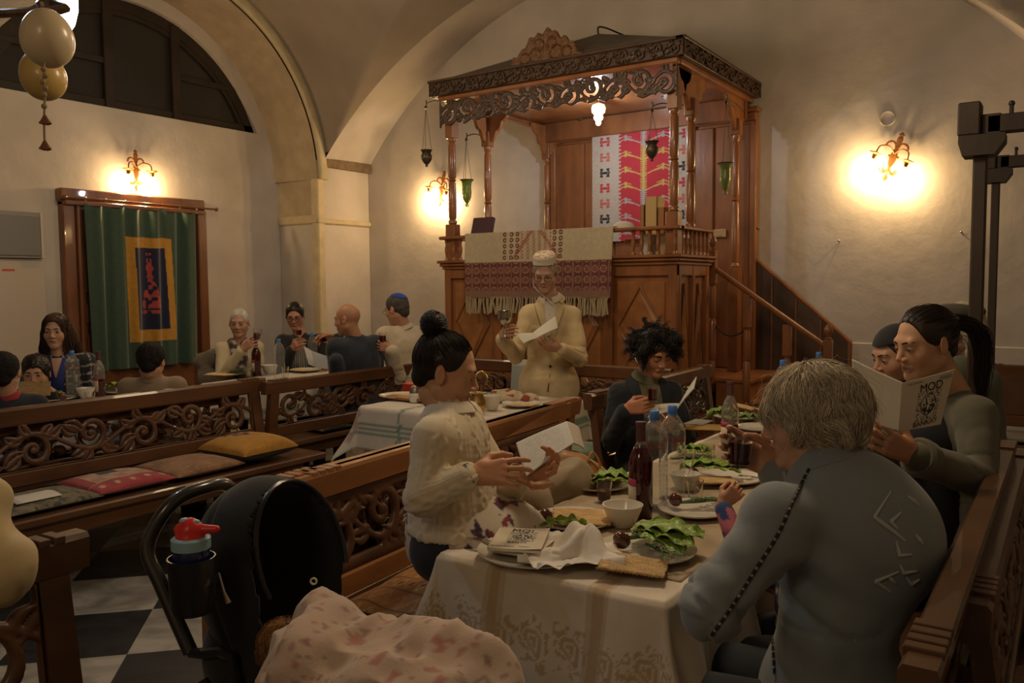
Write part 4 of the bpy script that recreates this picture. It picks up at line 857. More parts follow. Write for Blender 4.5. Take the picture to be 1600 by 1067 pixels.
def lettuce(label,loc,L=.17,W=.09,rz=0,n=1,seed=0,h=.03,grp=None,name='lettuce_leaf',catg='lettuce',dark=1.0):
    V=[];Q=[];Cc=[];off=0
    for i in range(n):
        nu,nv=50,34; u,v=np.meshgrid(np.linspace(0,1,nu),np.linspace(-1,1,nv),indexing='ij'); wd=W/2*np.sin(PI*np.clip(u*.86+.09,0,1))**.55; sd=seed*7+i
        ruf=np.abs(v)**2*(.006*np.sin(u*24+sd+v*2)+.007*noise3(np.stack([u*8,v*4,0*u+sd],-1),sd)); crn=.004*noise3(np.stack([u*16,v*12,0*u],-1),sd+1)
        x=(u-.5)*L; y=v*wd*(1+.10*np.sin(u*23+sd)*np.abs(v)); z=h*np.sin(PI*u)*.5*(1-.25*v*v)+.010*np.abs(v)+ruf+crn+.006+i*.010
        a=(i-(n-1)/2)*.35+ (sd%3-1)*.1; c_,s_=math.cos(a),math.sin(a); P=np.stack([x*c_-y*s_,x*s_+y*c_+(i-(n-1)/2)*.018,np.maximum(z,.002)],-1)
        g=np.array((.19,.30,.028)); pl=np.array((.50,.54,.24)); t=np.clip(np.exp(-(v*W/2/.006)**2)*(1.15-u)+(.18-u)*3*(u<.18),0,1)[...,None]; n_=noise3(np.stack([u*20,v*10,0*u],-1),sd+2)[...,None]; c=(g*(1+.35*n_))*(1-t)*dark+pl*t
        ids=np.arange(nu*nv).reshape(nu,nv)+off; q=np.stack([ids[:-1,:-1],ids[1:,:-1],ids[1:,1:],ids[:-1,1:]],-1).reshape(-1,4); V.append(P.reshape(-1,3)); Q.append(q); Cc.append(c.reshape(-1,3)); off+=nu*nv
    o=obj(name,(np.vstack(V),np.vstack(Q)),lfm,None,True,col=np.vstack(Cc)); o.location=[float(a) for a in loc]; o.rotation_euler=(0,0,rz); return tag(o,label,catg,grp)
herbm=mat('herb_green',(.045,.10,.018),.5,var=.3,vs=40)
def herbs(label,loc,L=.12,rz=0,n=9,seed=0):
    r=random.Random(seed); gs=[]
    for i in range(n):
        y=r.uniform(-.018,.018); a=r.uniform(-.3,.3); z=r.uniform(.006,.022); P=[(-L/2,y*.4,.004+z*.4),(0,y,z),(L/2*r.uniform(.7,1),y+a*.08,z+.004)]; gs.append(tube(P,.0012,4,4))
        for k in range(9):
            t=r.uniform(.25,1); x=-L/2+L*t; b=r.uniform(-1.2,1.2); l=r.uniform(.012,.024); c_,s_=math.cos(b),math.sin(b); yy=y+a*.08*t; w_=.0028
            gs.append((np.array([(x,yy,z),(x+l*.5*c_-w_*s_,yy+l*.5*s_+w_*c_,z+.006),(x+l*c_,yy+l*s_,z+.004),(x+l*.5*c_+w_*s_,yy+l*.5*s_-w_*c_,z+.005)]),[(0,1,2,3)]))
    o=obj('herb_sprigs',cat(*gs),herbm,None,False); o.location=[float(a) for a in loc]; o.rotation_euler=(0,0,rz); return tag(o,label,'herbs',None,'stuff') if 0 else tag(o,label,'herbs')
cov=mat('booklet_cover',rough=.6,attr=True)
PAGE=np.array((.60,.53,.41))
def art(u,v,c,x0,x1,z0,z1,seed=1):
    """ink drawing inside a frame"""
    a=(u>x0)&(u<x1)&(v>z0)&(v<z1); U=(u-x0)/(x1-x0); W_=(v-z0)/(z1-z0); n=noise3(np.stack([U*9,W_*11,0*U],-1),seed); n2=noise3(np.stack([U*22,W_*26,0*U],-1),seed+1)
    ed=(np.minimum(np.minimum(U,1-U),np.minimum(W_,1-W_))<.16)&(np.sin(U*60)*np.sin(W_*70)+n2*1.2>.25); cen=(np.hypot(U-.52,W_-.5)<.30)&(n2+.5*n>.02); rg=(np.abs(np.hypot(U-.5,W_-.52)-.33)<.02); c[a&(ed|cen|rg)]=(.02,.02,.02); return c
def booklet_closed(label,loc,rz,w=.155,d=.21,rx=0,ry=0,colr=PAGE):
    t=thing('booklet',label,'booklet',loc,rz); nu=120; u,v=np.meshgrid(np.linspace(0,1,nu),np.linspace(0,1,nu),indexing='ij'); c=np.tile(np.array(colr),u.shape+(1,)); art(u,v,c,.27,.80,.34,.80,4)
    obj('cover',gridf(lambda u,v:((u-.5)*w,(v-.5)*d,.0085+.006*(u**3)),nu,nu,th=.0008),cov,t,True,col=np.vstack([c.reshape(-1,3)]*2)); 
    obj('pages',cat(bx(-w/2+.001,w/2-.002,-d/2+.001,d/2-.001,.0008,.0075,.0005)),mat('page_block',(.60,.55,.46),.8),t,False)
    T=text_geo('MOD',.034); obj('title_text',mv(T,(.008,d*.34,.0105)),ink,t,False); obj('small_text',cat(mv(text_geo('BANTAN',.017),(.006,-d*.21,.0102)),mv(text_geo('HAVURAH TZAMAN',.007),(-.035,-d*.40,.0098)),mv(text_geo('HAGGADAH PESAH',.007),(.04,-d*.40,.0110))),ink,t,False)
    t.rotation_euler=(rx,ry,rz); return t
def napkin(label,loc,s=.2,rz=0,seed=0,hh=.05,m=None):
    n=70
    def f(u,v):
        x=(u-.5)*s; y=(v-.5)*s*.9; n1=noise3(np.stack([u*4,v*4,0*u],-1),seed); n2=noise3(np.stack([u*9,v*9,0*u],-1),seed+1)
        z=.006+hh*.45*np.abs(n1)+.008*np.abs(n2)+hh*1.0*np.exp(-(((u-.62)*.8+(v-.6)*.6)**2*60+((v-.6)*.8-(u-.62)*.6)**2*9)); return x+.03*n2*np.abs(u-.5),y+.03*n1,np.maximum(z-.01,.0015)
    o=obj('paper_napkin',gridf(f,n,n,th=.0008),m or mat('napkin_paper',(.72,.66,.58),.8,bump=.15,bs=60)); o.location=[float(a) for a in loc]; o.rotation_euler=(0,0,rz); return tag(o,label,'napkin')
ZT=.768
def tp(px,py,z=ZT): return atz(px,py,z)
# ---- foreground table
plate('large white plate at the near left corner of the foreground table, under the booklet',tp(835,868),.155)
booklet_closed('closed cream booklet with black printed picture on the near plate',tp(812,846,.80)+[0,0,.0],.42,.145,.19,ry=.02)
booklet_closed('second booklet under the closed cream booklet on the near plate',tp(822,852,.785)+[0,0,.0],.18,.145,.19)
napkin('crumpled white paper napkin on the near plate of the foreground table',tp(893,868,.785),.25,.5,3,.07)
tag(obj('knife',cat(tube([(0,0,0),(.10,0,0)],.005,8,flat=.5),gridf(lambda u,v:(-.11*u,(v-.5)*.018*(1-u**4),.001+0*u),10,3,th=.001)),mat('cutlery',(.6,.57,.52),.22,1)),'silver knife half under the booklet on the near plate','knife').location=tuple(tp(772,848,.79))
plate('white plate under flatbread and lettuce in front of the wine bottle',tp(895,818),.125)
matzah('square flatbread on the plate in front of the wine bottle',tp(908,808,.786),.55,grp=None,w=.17,d=.17)
lettuce('green lettuce rib lying below the flatbread on the middle-left plate',tp(880,824,.79),.14,.05,.55,1,2,.02)
egg('dark brown egg at the left rim of the plate with flatbread, nearest the closed booklet',tp(853,815,.785),.020)
plate('white plate of lettuce and egg at the near right of the foreground table',tp(1010,866),.135)
lettuce('big ruffled romaine lettuce leaf on the near right plate',tp(1036,850,.79),.20,.10,-.30,3,5,.045)
herbs('green herb sprigs beside the egg on the near right plate',tp(1005,845,.795),.13,.9,11,4); herbs('thin parsley stalks under the lettuce on the near right plate',tp(1035,866,.79),.14,-.5,8,9)
egg('reddish brown egg on the near right plate',tp(971,856,.785),.0235)
matzah('flatbread leaning off the rim of the near right plate at the table edge',tp(990,882,.79),.30,w=.165,d=.125,ry=.05)
bowl('white china bowl in front of the wine bottle on the foreground table',tp(973,822))
wine_bottle('full red wine bottle with cream and pink label on the foreground table',tp(1001,808),True,-2.3)
water_bottle('clear blue-capped water bottle just right of the full wine bottle, the nearer of the two',tp(1022,792),-1.25); water_bottle('clear blue-capped water bottle, the farther right of the two beside the full wine bottle',tp(1050,778),-.95)
plate('white plate with an egg and herbs before the child\'s flowered sleeve',tp(1085,802),.115); egg('dark brown egg on the plate before the child\'s flowered sleeve',tp(1055,790,.785),.021); herbs('green herbs on the plate before the child\'s flowered sleeve',tp(1090,790,.785),.12,.6,12,2)
plate('white plate with flatbread and lettuce left of the full wine bottle',tp(935,762),.115); lettuce('bright green lettuce leaves on the plate left of the full wine bottle',tp(957,757,.79),.15,.10,.5,2,8,.05); egg('dark brown egg at the left rim of the plate left of the wine bottle',tp(925,757,.785),.020); matzah('broken flatbread behind the lettuce, left of the full wine bottle',tp(940,745,.795),.9,.13,.12)
tumbler('small glass of red wine left of the full wine bottle',tp(944,784),.55,.072,.028)
tumbler('small clear water glass near the child\'s hand',tp(1086,782),.001,.07,.029); tumbler('empty clear faceted glass in the middle of the foreground table',tp(1106,724),0,.075,.028)
bowl('small white bowl with a spoon behind the water bottles',tp(1070,765),.055,.06); tag(obj('spoon',tube([tp(1066,752,.80),tp(1078,735,.84),tp(1086,705,.885)],[.004,.0025,.006],6,4,flat=.5),MATS['cutlery']),'silver spoon standing in the small bowl behind the water bottles','spoon')
plate('white plate with flatbread and cutlery near the child\'s hand',tp(1140,752),.12); matzah('flatbread on the plate near the child\'s hand',tp(1120,750,.79),.6,.13,.10); lettuce('long green lettuce behind the water bottles',tp(1110,738,.80),.22,.09,.35,2,11,.04); egg('brown egg half hidden behind the right water bottle',tp(1083,748,.79),.021)
herbs('green herbs in the middle of the foreground table behind the water bottles',tp(1078,720,.775),.16,.5,14,6); egg('brown egg far behind the right water bottle',tp(1065,705,.77),.021)
lettuce('green lettuce on the table left of the empty glass',tp(1088,710,.775),.15,.08,.2,2,13,.03)
tag(obj('yellow_folder',bx(-.11,.11,-.08,.08,0,.006,.001),mat('yellow_card',(.48,.30,.07),.7),None,False),'yellow folded card on the far part of the foreground table','card'); bpy.data.objects['yellow_folder'].location=tuple(tp(1098,668)); bpy.data.objects['yellow_folder'].rotation_euler=(0,0,.35)
wine_bottle('nearly empty wine bottle behind the raised wine glass',tp(1140,703),False,-2.3)
for i,(px,py,r,lb) in enumerate([(1150,655,.12,'white plate of greens behind the nearly empty wine bottle'),(1185,672,.11,'white plate at the far end of the foreground table, nearest the grey hair')]): plate(lb,tp(px,py),r)
lettuce('green salad leaves behind the nearly empty wine bottle',tp(1128,655,.785),.16,.10,.2,3,15,.05); lettuce('green salad leaves right of the nearly empty wine bottle',tp(1168,658,.785),.16,.09,.4,2,17,.03,dark=.7); egg('brown egg on the salad plate at the far end of the table',tp(1180,650,.79),.021)
matzah('flatbread leaning at the far end of the foreground table',tp(1172,638,.80),.3,.15,.12,ry=.2)
matzah('broken brown flatbread crumbs piece right of the empty glass',tp(1135,724,.77),.8,.15,.09)
water_bottle('blue-capped water bottle seen left of the grey hair, the lower cap',tp(1222,655,.77)*[1,1,1]+[0,.0,0],0,False); water_bottle('blue-capped water bottle above the grey hair, the higher cap',atz(1278,634,.77),0,False)
tag(obj('fork',cat(tube([(0,0,0),(.12,0,0)],.003,6),bx(-.05,.0,-.01,.01,-.001,.001,.0005)),MATS['cutlery']),'silver fork at the rim of the plate near the child\'s hand','fork').location=tuple(tp(1175,745,.785))
tag(obj('folded_napkin',bx(-.05,.05,-.08,.08,0,.004,.001),mat('napkin_paper2',(.5,.47,.42),.8),None,False),'folded paper napkin on the bench end beside the curly-haired man','napkin').location=tuple(tp(1092,660,.775))
# ---- green-striped table
z2=.768
plate('white plate under brown bread at the left end of the green-striped table',tp(628,621),.15); matzah('dark wholemeal flatbread at the left end of the green-striped table',tp(630,617,.785),.5,.17,.12)
tag(obj('wooden_tray',bx(-.17,.17,-.045,.045,0,.022,.006),bo,None,False),'narrow brown wooden board between the bread plate and the pepper pot','tray').location=tuple(tp(640,625,.772))
tag(obj('red_box',bx(-.085,.085,-.06,.06,0,.06,.004),mat('red_card',(.50,.045,.02),.6),None,False),'small red box behind the pepper pot on the green-striped table','box').location=tuple(tp(652,612,.77))
sl=mat('silver',(.55,.50,.40),.25,1)
t=thing('pepper_pot','small domed silver pot beside the red box','pot',tp(648,628,.768)); obj('pot_body',lathe([(.03,0),(.034,.01),(.036,.04),(.034,.055),(.03,.06)],16),chin,t); obj('dome_lid',lathe([(.032,.058),(.030,.08),(.018,.10),(.006,.108),(.008,.12),(1e-4,.13)],16),mat('old_silver',(.24,.20,.15),.4,.9),t)
bowl('white china bowl in front of the cream-sweater woman\'s chin, on the green-striped table',tp(768,640),.065,.085)
t=thing('spice_pot','brass pot with a curved handle just right of the cream-sweater woman\'s face','pot',tp(746,645)); obj('pot_body',lathe([(1e-4,0),(.035,0),(.05,.03),(.05,.07),(.036,.10),(.04,.115)],18),brass,t); obj('handle',tube([(.0,.0,.11),(-.03,-.02,.17),(.02,.01,.24),(.05,.03,.20),(.045,.02,.16)],.006,8,6),brass,t)
plate('white plate of food at the right end of the green-striped table',tp(815,634),.12); matzah('flatbread on the plate at the right end of the green-striped table',tp(818,632,.785),.2,.14,.08)
herbs('green leaves around the brass pot on the green-striped table',tp(745,620,.80),.16,.3,14,21)
tag(obj('candle_holder',lathe([(.03,0),(.032,.006),(.01,.015),(.01,.05),(.03,.07),(.034,.13),(.028,.15)],16),clear),'glass candle holder behind the cream-sweater woman\'s hair','candle holder').location=tuple(tp(668,612,.77))
# ---- table of the bald man
water_bottle('blue-capped water bottle in front of the woman in glasses, the left of two',tp(437,592),-1.2,False); water_bottle('blue-capped water bottle in front of the woman in glasses, the right of two',tp(489,575),-1.2,False)
wine_bottle('dark wine bottle in front of the elder in the cream cardigan',tp(401,586),True,-1.9)
tumbler('small clear glass beside the dark wine bottle on the bald man\'s table',tp(388,588),0,.09,.035); tumbler('clear glass at the foot of the left water bottle on the bald man\'s table',tp(446,590),0,.09,.03)
plate('white plate of flatbread before the elder in the cream cardigan',tp(352,587),.15); matzah('flatbread on the plate before the elder in the cream cardigan',tp(342,585,.79),.3,.20,.14); herbs('green salad in front of the elder in the cream cardigan',tp(368,584,.785),.18,.2,16,31)
bowl('white bowl between the wine and water bottle on the bald man\'s table',tp(421,584),.07,.075); plate('white plate beside the bald man',tp(478,580),.13); matzah('flatbread beside the bald man',tp(470,578,.785),.1,.18,.12); plate('white plate at the near corner of the bald man\'s table',tp(430,600),.10)
lettuce('green lettuce before the woman in glasses',tp(456,572,.78),.16,.08,.1,2,33,.03,dark=.7); lettuce('green lettuce next to the open booklet on the bald man\'s table',tp(497,575,.78),.14,.10,.1,1,35,.05); tag(obj('salt_cellar',lathe([(.026,0),(.03,.02),(.028,.06),(1e-4,.062)],14),mat('terracotta',(.30,.13,.05),.7)),'small orange-brown pot near the bald man\'s elbow','pot').location=tuple(tp(508,579))
# ---- table at far left
water_bottle('large water bottle in front of the woman in the checked jacket',tp(115,622),-1.0,True); wine_bottle('half-full wine bottle with pink label in front of the checked jacket',tp(156,618),False,-1.5)
bowl('white bowl between the water and wine bottle at far left',tp(134,622),.06,.07); tumbler('small glass in front of the white bowl at far left',tp(141,626),.4,.055,.033); tumbler('small clear glass in front of the boy eating flatbread',tp(88,617),0,.06,.035)
plate('white plate of lettuce at the far left near the boy',tp(80,626),.14); lettuce('bright green lettuce leaf near the boy eating flatbread',tp(82,622,.785),.14,.09,.8,2,41,.05); egg('brown egg beside the lettuce near the boy',tp(98,625,.785),.024)
plate('white plate with lettuce beside the child in tan',tp(186,613),.14); lettuce('bright green lettuce leaf beside the child in tan',tp(183,608,.785),.22,.14,.3,2,43,.05); egg('brown egg on the lettuce beside the child in tan',tp(187,609,.80),.026)
# ================================================================ people
def az(f): return math.atan2(f[1],f[0])
def orient(f,pitch=0,roll=0):
    """columns: right, forward, up of a head that faces f, nods down by pitch, tilts by roll"""
    f=nrm([f[0],f[1],0]); r=np.array([f[1],-f[0],0]); u=v3(0,0,1)
    f2=f*math.cos(pitch)-u*math.sin(pitch); u2=u*math.cos(pitch)+f*math.sin(pitch)
    r2=r*math.cos(roll)-u2*math.sin(roll); u3=u2*math.cos(roll)+r*math.sin(roll)
    return np.stack([r2,f2,u3],1)
skin_m=mat('skin',rough=.48,attr=True,var=.05,vs=60,sss=.12,bump=.06,bs=400,bdist=.001)
def SK(*c): return np.array(c)
EY=v3(.031,.0745,.004)
def head_field(h,o):
    s=o.get('age',0); w_=o.get('wide',1.0); fl=Field((-.12,-.17,-.27),(.12,.145,.15),h)
    fl.ell((0,-.012,.036),(.0735*w_,.093,.084)); fl.ell((0,.026,-.022),(.060*w_,.064,.080),k=.03)
    fl.cap((-.048*w_,.0,-.052),(-.012,.064,-.092),.020,.017,k=.028); fl.cap((.048*w_,.0,-.052),(.012,.064,-.092),.020,.017,k=.028)
    fl.ell((0,.070,-.093),(.019,.015,.015),k=.018); fl.ell((-.040*w_,.052,-.026),(.021,.020,.024),k=.026); fl.ell((.040*w_,.052,-.026),(.021,.020,.024),k=.026)
    fl.cap((-.034,.076,.026),(.034,.076,.026),.0095,.0095,k=.022)
    for sx in(-1,1): fl.ell((sx*.032,.097,.003),(.017,.016,.012),k=.014,op='-')
    for sx in(-1,1):
        fl.ell((sx*EY[0],EY[1]-.0005,EY[2]),(.0138,.0132,.0125),k=.006); op_=o.get('open',.5)
        if op_>.1: fl.ell((sx*EY[0],EY[1]+.0130,EY[2]-.0008),(.0140,.010,.0060*op_+.0010),k=.0015,op='-')
    fl.cap((0,.080,.016),(0,.103,-.024),.0075,.0105,k=.012)
    for sx in(-1,1): fl.ell((sx*.0115,.094,-.030),(.0085,.0105,.0075),k=.006); fl.ell((sx*.006,.098,-.0385),(.0035,.005,.003),k=.002,op='-')
    fl.cap((-.020,.079,-.058),(0,.090,-.0545),.0048,.0062,k=.007); fl.cap((.020,.079,-.058),(0,.090,-.0545),.0048,.0062,k=.007)
    fl.cap((-.014,.082,-.066),(.014,.082,-.066),.0065,.0065,k=.008)
    gap=.004+o.get('mouth',0); fl.cap((-.021,.094,-.0605),(.021,.094,-.0605),gap*.5,gap*.5,k=.003,op='-'); 
    if o.get('mouth',0): fl.ell((0,.09,-.062),(.014,.012,o['mouth']),k=.004,op='-')
    for sx in(-1,1):
        M=np.stack([nrm((1,.25*sx*-1*-1*0+ -.35*sx,0)),nrm((.35*sx,1,.2)),v3(0,-.2,1)],1)
        e=(sx*.079*w_,-.010,-.002); fl.ell(e,(.0075,.017,.031),k=.008,M=M); fl.ell((sx*.088*w_,-.004,.002),(.005,.010,.019),k=.004,M=M,op='-')
    n_=np.array(o.get('nk',(0,-.04,-.16)),float); n_=n_+nrm(n_)*.02; nn=o.get('neck',1)
    fl.cap((0,-.022,-.05),n_,.050*nn,.055*nn,k=.03); fl.cap((0,.018,-.07),n_+v3(0,.025,.02),.026,.030,k=.03)
    return fl
def head_mesh(o,h=.0028):
    V,Q=head_field(h,o).mesh(); base=np.array(o['skin']); c=np.tile(base,(len(V),1))
    def blend(p,r,col,a,sy=1):
        d=np.linalg.norm((V-np.array(p))*np.array([1,1,sy]),axis=1)/r; t=(a*np.exp(-d*d))[:,None]; c[:]=c*(1-t)+np.array(col)*t
    red=base*np.array([1.15,.70,.62])
    for sx in(-1,1): blend((sx*.042,.06,-.03),.022,red,.45); blend((sx*.08,0,0),.03,red,.35); blend((sx*.032,.09,.004),.016,base*.62,.45,1.3)
    blend((0,.105,-.027),.014,red,.5); lip=np.array(o.get('lip',base*np.array([.95,.5,.45])))
    d=np.hypot((V[:,0])/.023,(V[:,2]+.0605)/.0098); t=(np.clip(1.25-d,0,1)*(V[:,1]>.074)*.85)[:,None]; c=c*(1-t)+lip*t
    t=(np.exp(-((V[:,2]+.0605)/.0022)**2)*(np.abs(V[:,0])<.022)*(V[:,1]>.07)*.7)[:,None]; c=c*(1-t)+base*.18*t
    if o.get('age',0): 
        N=vnorm(V,Q); a=o['age']; w1=np.sin(V[:,2]*520+np.sin(V[:,0]*70)*1.5)*(V[:,2]>.035)*(V[:,1]>.05); ns=np.abs(V[:,0])-.022-(-.03-V[:,2])*.35; w2=-np.exp(-(ns/.0022)**2)*(V[:,2]<-.025)*(V[:,2]>-.07)*(V[:,1]>.06)*1.4
        V=V+N*((w1*.0005+w2*.0012)*a+.0009*a*noise3(V*60,3))[:,None]
    if o.get('stubble'): 
        t=((V[:,2]<-.035)&(V[:,1]>0)&(V[:,2]>-.12))*.35; c=c*(1-t[:,None])+np.array(o['stubble'])*t[:,None]
    if o.get('scalp') is not None:
        q=(V-v3(0,-.02,.045)); t=np.clip((q[:,2]*.9-q[:,1]*.65-(-.01))/.03,0,1)*((V[:,2]>-.07)); c=c*(1-t[:,None])+np.array(o['scalp'])*t[:,None]
    return V,Q,c
FL=(.046,.052,.048,.038)
def hand_field(fl,w,d,n,side,curl=(.5,.5,.5,.5),thumb=(.5,.3),s=1.0,spread=.12,cj=None):
    """w wrist, d towards the knuckles, n out of the palm, side the direction of the thumb"""
    d=nrm(d); n=nrm(np.array(n)-d*np.dot(n,d)); t=np.cross(d,n); t=t if np.dot(t,side)>0 else -t
    w=np.array(w,float); K=[]
    for i in range(4):
        off=(.028-.0185*i)*s; k=w+d*(.088-.004*abs(i-1))*s+t*off; K.append(k); fl.cap(w+t*off*.55+d*.006*s,k,.0145*s,.0112*s,k=.012*s)
    fl.cap(w+d*.03*s+t*.022*s+n*.006*s,w+d*.055*s+t*.018*s+n*.004*s,.015*s,.011*s,k=.012*s)
    for i in range(4):
        p=K[i]; a=0; sp=(1.5-i)*spread; L=FL[i]*s*.92; c=curl[i]; c=c if hasattr(c,'__len__') else (c,c*1.15,c*.7)
        for j,(l,r0,r1) in enumerate(((L,.0098,.0086),(L*.62,.0086,.0078),(L*.50,.0078,.0064))):
            a+=c[j]; dr=nrm((d+t*sp)*math.cos(a)+n*math.sin(a)); q=p+dr*l; fl.cap(p,q,r0*s*.92,r1*s*.92,k=.0022*s); p=q
    b=w+d*.026*s+t*.024*s+n*.006*s; a1,a2=thumb
    d1=nrm(d*.55+t*(.85-a1*.5)+n*a1); d2=nrm(d*.85+t*(.35-a2*.6)+n*a2); d3=nrm(d*.9+t*(.12-a2*.7)+n*a2*1.3)
    q=b+d1*.042*s; fl.cap(b,q,.0145*s,.0108*s,k=.012*s); r=q+d2*.034*s; fl.cap(q,r,.0108*s,.0095*s,k=.004*s); u=r+d3*.025*s; fl.cap(r,u,.0095*s,.0075*s,k=.003*s)
    return K
def strands(o_,N,S,L,flow,c=(0,-.012,.036),rad=(.076,.096,.087),off=(.0,.03),r=.0011,seed=0,roots=None,rootf=None,curl=0,cf=40,wid=1.,nside=3):
    rg=np.random.RandomState(seed)
    if roots is None:
        D=[]
        while len(D)<N:
            q=rg.randn(N*3,3); q/=np.linalg.norm(q,axis=1)[:,None]; q=q[rootf(q)] if rootf else q; D+=list(q)
        D=np.array(D[:N]); of=rg.uniform(off[0],off[1],N); p=np.array(c)+D*np.array(rad)*(1+0*of[:,None])
    else: p=roots(rg,N); of=rg.uniform(off[0],off[1],N)
    ph=rg.rand(N,3)*6.28; Ls=L*rg.uniform(.75,1.1,N); P=[p.copy()]
    for s_ in range(S-1):
        t=s_/(S-1); f=flow(p,t,rg,of); f=f/(np.linalg.norm(f,axis=1)[:,None]+1e-9); p=p+f*(Ls/(S-1))[:,None]
        if c is not None:
            q=(p-np.array(c))/np.array(rad); rr=np.linalg.norm(q,axis=1); lim=1+of*min(1,(s_+1)/2.5); m_=rr<lim; p[m_]=np.array(c)+(q[m_]/rr[m_][:,None]*lim[m_][:,None])*np.array(rad)
        P.append(p+ (curl*min(1,t*3)*np.stack([np.sin(t*cf+ph[:,0]),np.cos(t*cf+ph[:,1]),np.sin(t*cf*.8+ph[:,2])],1) if curl else 0))
    P=np.stack(P,1); T=np.gradient(P,axis=1); T/=np.linalg.norm(T,axis=2)[...,None]+1e-9; a=np.cross(T,np.array([.31,.52,.79])); a/=np.linalg.norm(a,axis=2)[...,None]+1e-9; b=np.cross(T,a)
    tp_=r*(1-.75*np.linspace(0,1,S)**2)[None,:,None]*rg.uniform(.7,1.3,(N,1,1)); ring=[P+tp_*(a*math.cos(2*PI*k/nside)*wid+b*math.sin(2*PI*k/nside)) for k in range(nside)]
    V=np.stack(ring,2).reshape(-1,3); i=np.arange(N)[:,None,None]*S*nside; j=np.arange(S-1)[None,:,None]*nside; k=np.arange(nside)[None,None,:]; k2=(k+1)%nside
    Q=np.stack([i+j+k,i+j+k2,i+j+nside+k2,i+j+nside+k],-1).reshape(-1,4)
    col=np.repeat(np.array(o_['hair'])*rg.uniform(.6,1.45,(N,1))*(1+.25*np.array(o_.get('hairvar',(0,0,0)))*rg.randn(N,1)),S*nside,axis=0); return V,Q,np.clip(col,0,1)
hair_m=mat('hair',rough=.42,attr=True,spec=.4); hair_mm=mat('hair_matte',rough=.75,attr=True,spec=.2)
def hairshell(o_,h=.004,d=.006,hl=.045,low=-.055,back=-.0,amp=.0025,seed=1,side=.0,freq=60):
    """close-cut hair: a skin over the skull cut along the hairline"""
    f=Field((-.13,-.14,-.12),(.13,.14,.16),h); f.ell((0,-.014,.038),(.0745+d,.094+d,.085+d))
    f.cap((0,-.055,-.01),(0,-.06,low+.02),.055+d*.5,.045+d*.4,k=.02)
    f.ell((0,.135,-.045),(.108,.125,.093+hl),k=.012,op='-')
    for sx in(-1,1): f.ell((sx*.095,-.002,-.028),(.035,.036+side,.048),k=.008,op='-')
    f.half((0,0,low),(0,.3,-1),.006); V,Q=f.mesh(); N=vnorm(V,Q); n=noise3(V*np.array([freq,freq*.5,freq*.5]),seed)+.5*noise3(V*freq*2.2,seed+1); V=V+N*(amp*n)[:,None]
    c=np.array(o_['hair'])*(1+.3*n)[:,None]; return V,Q,np.clip(c,0,1)
eye_m=mat('eye',rough=.12,attr=True,coat=.5)
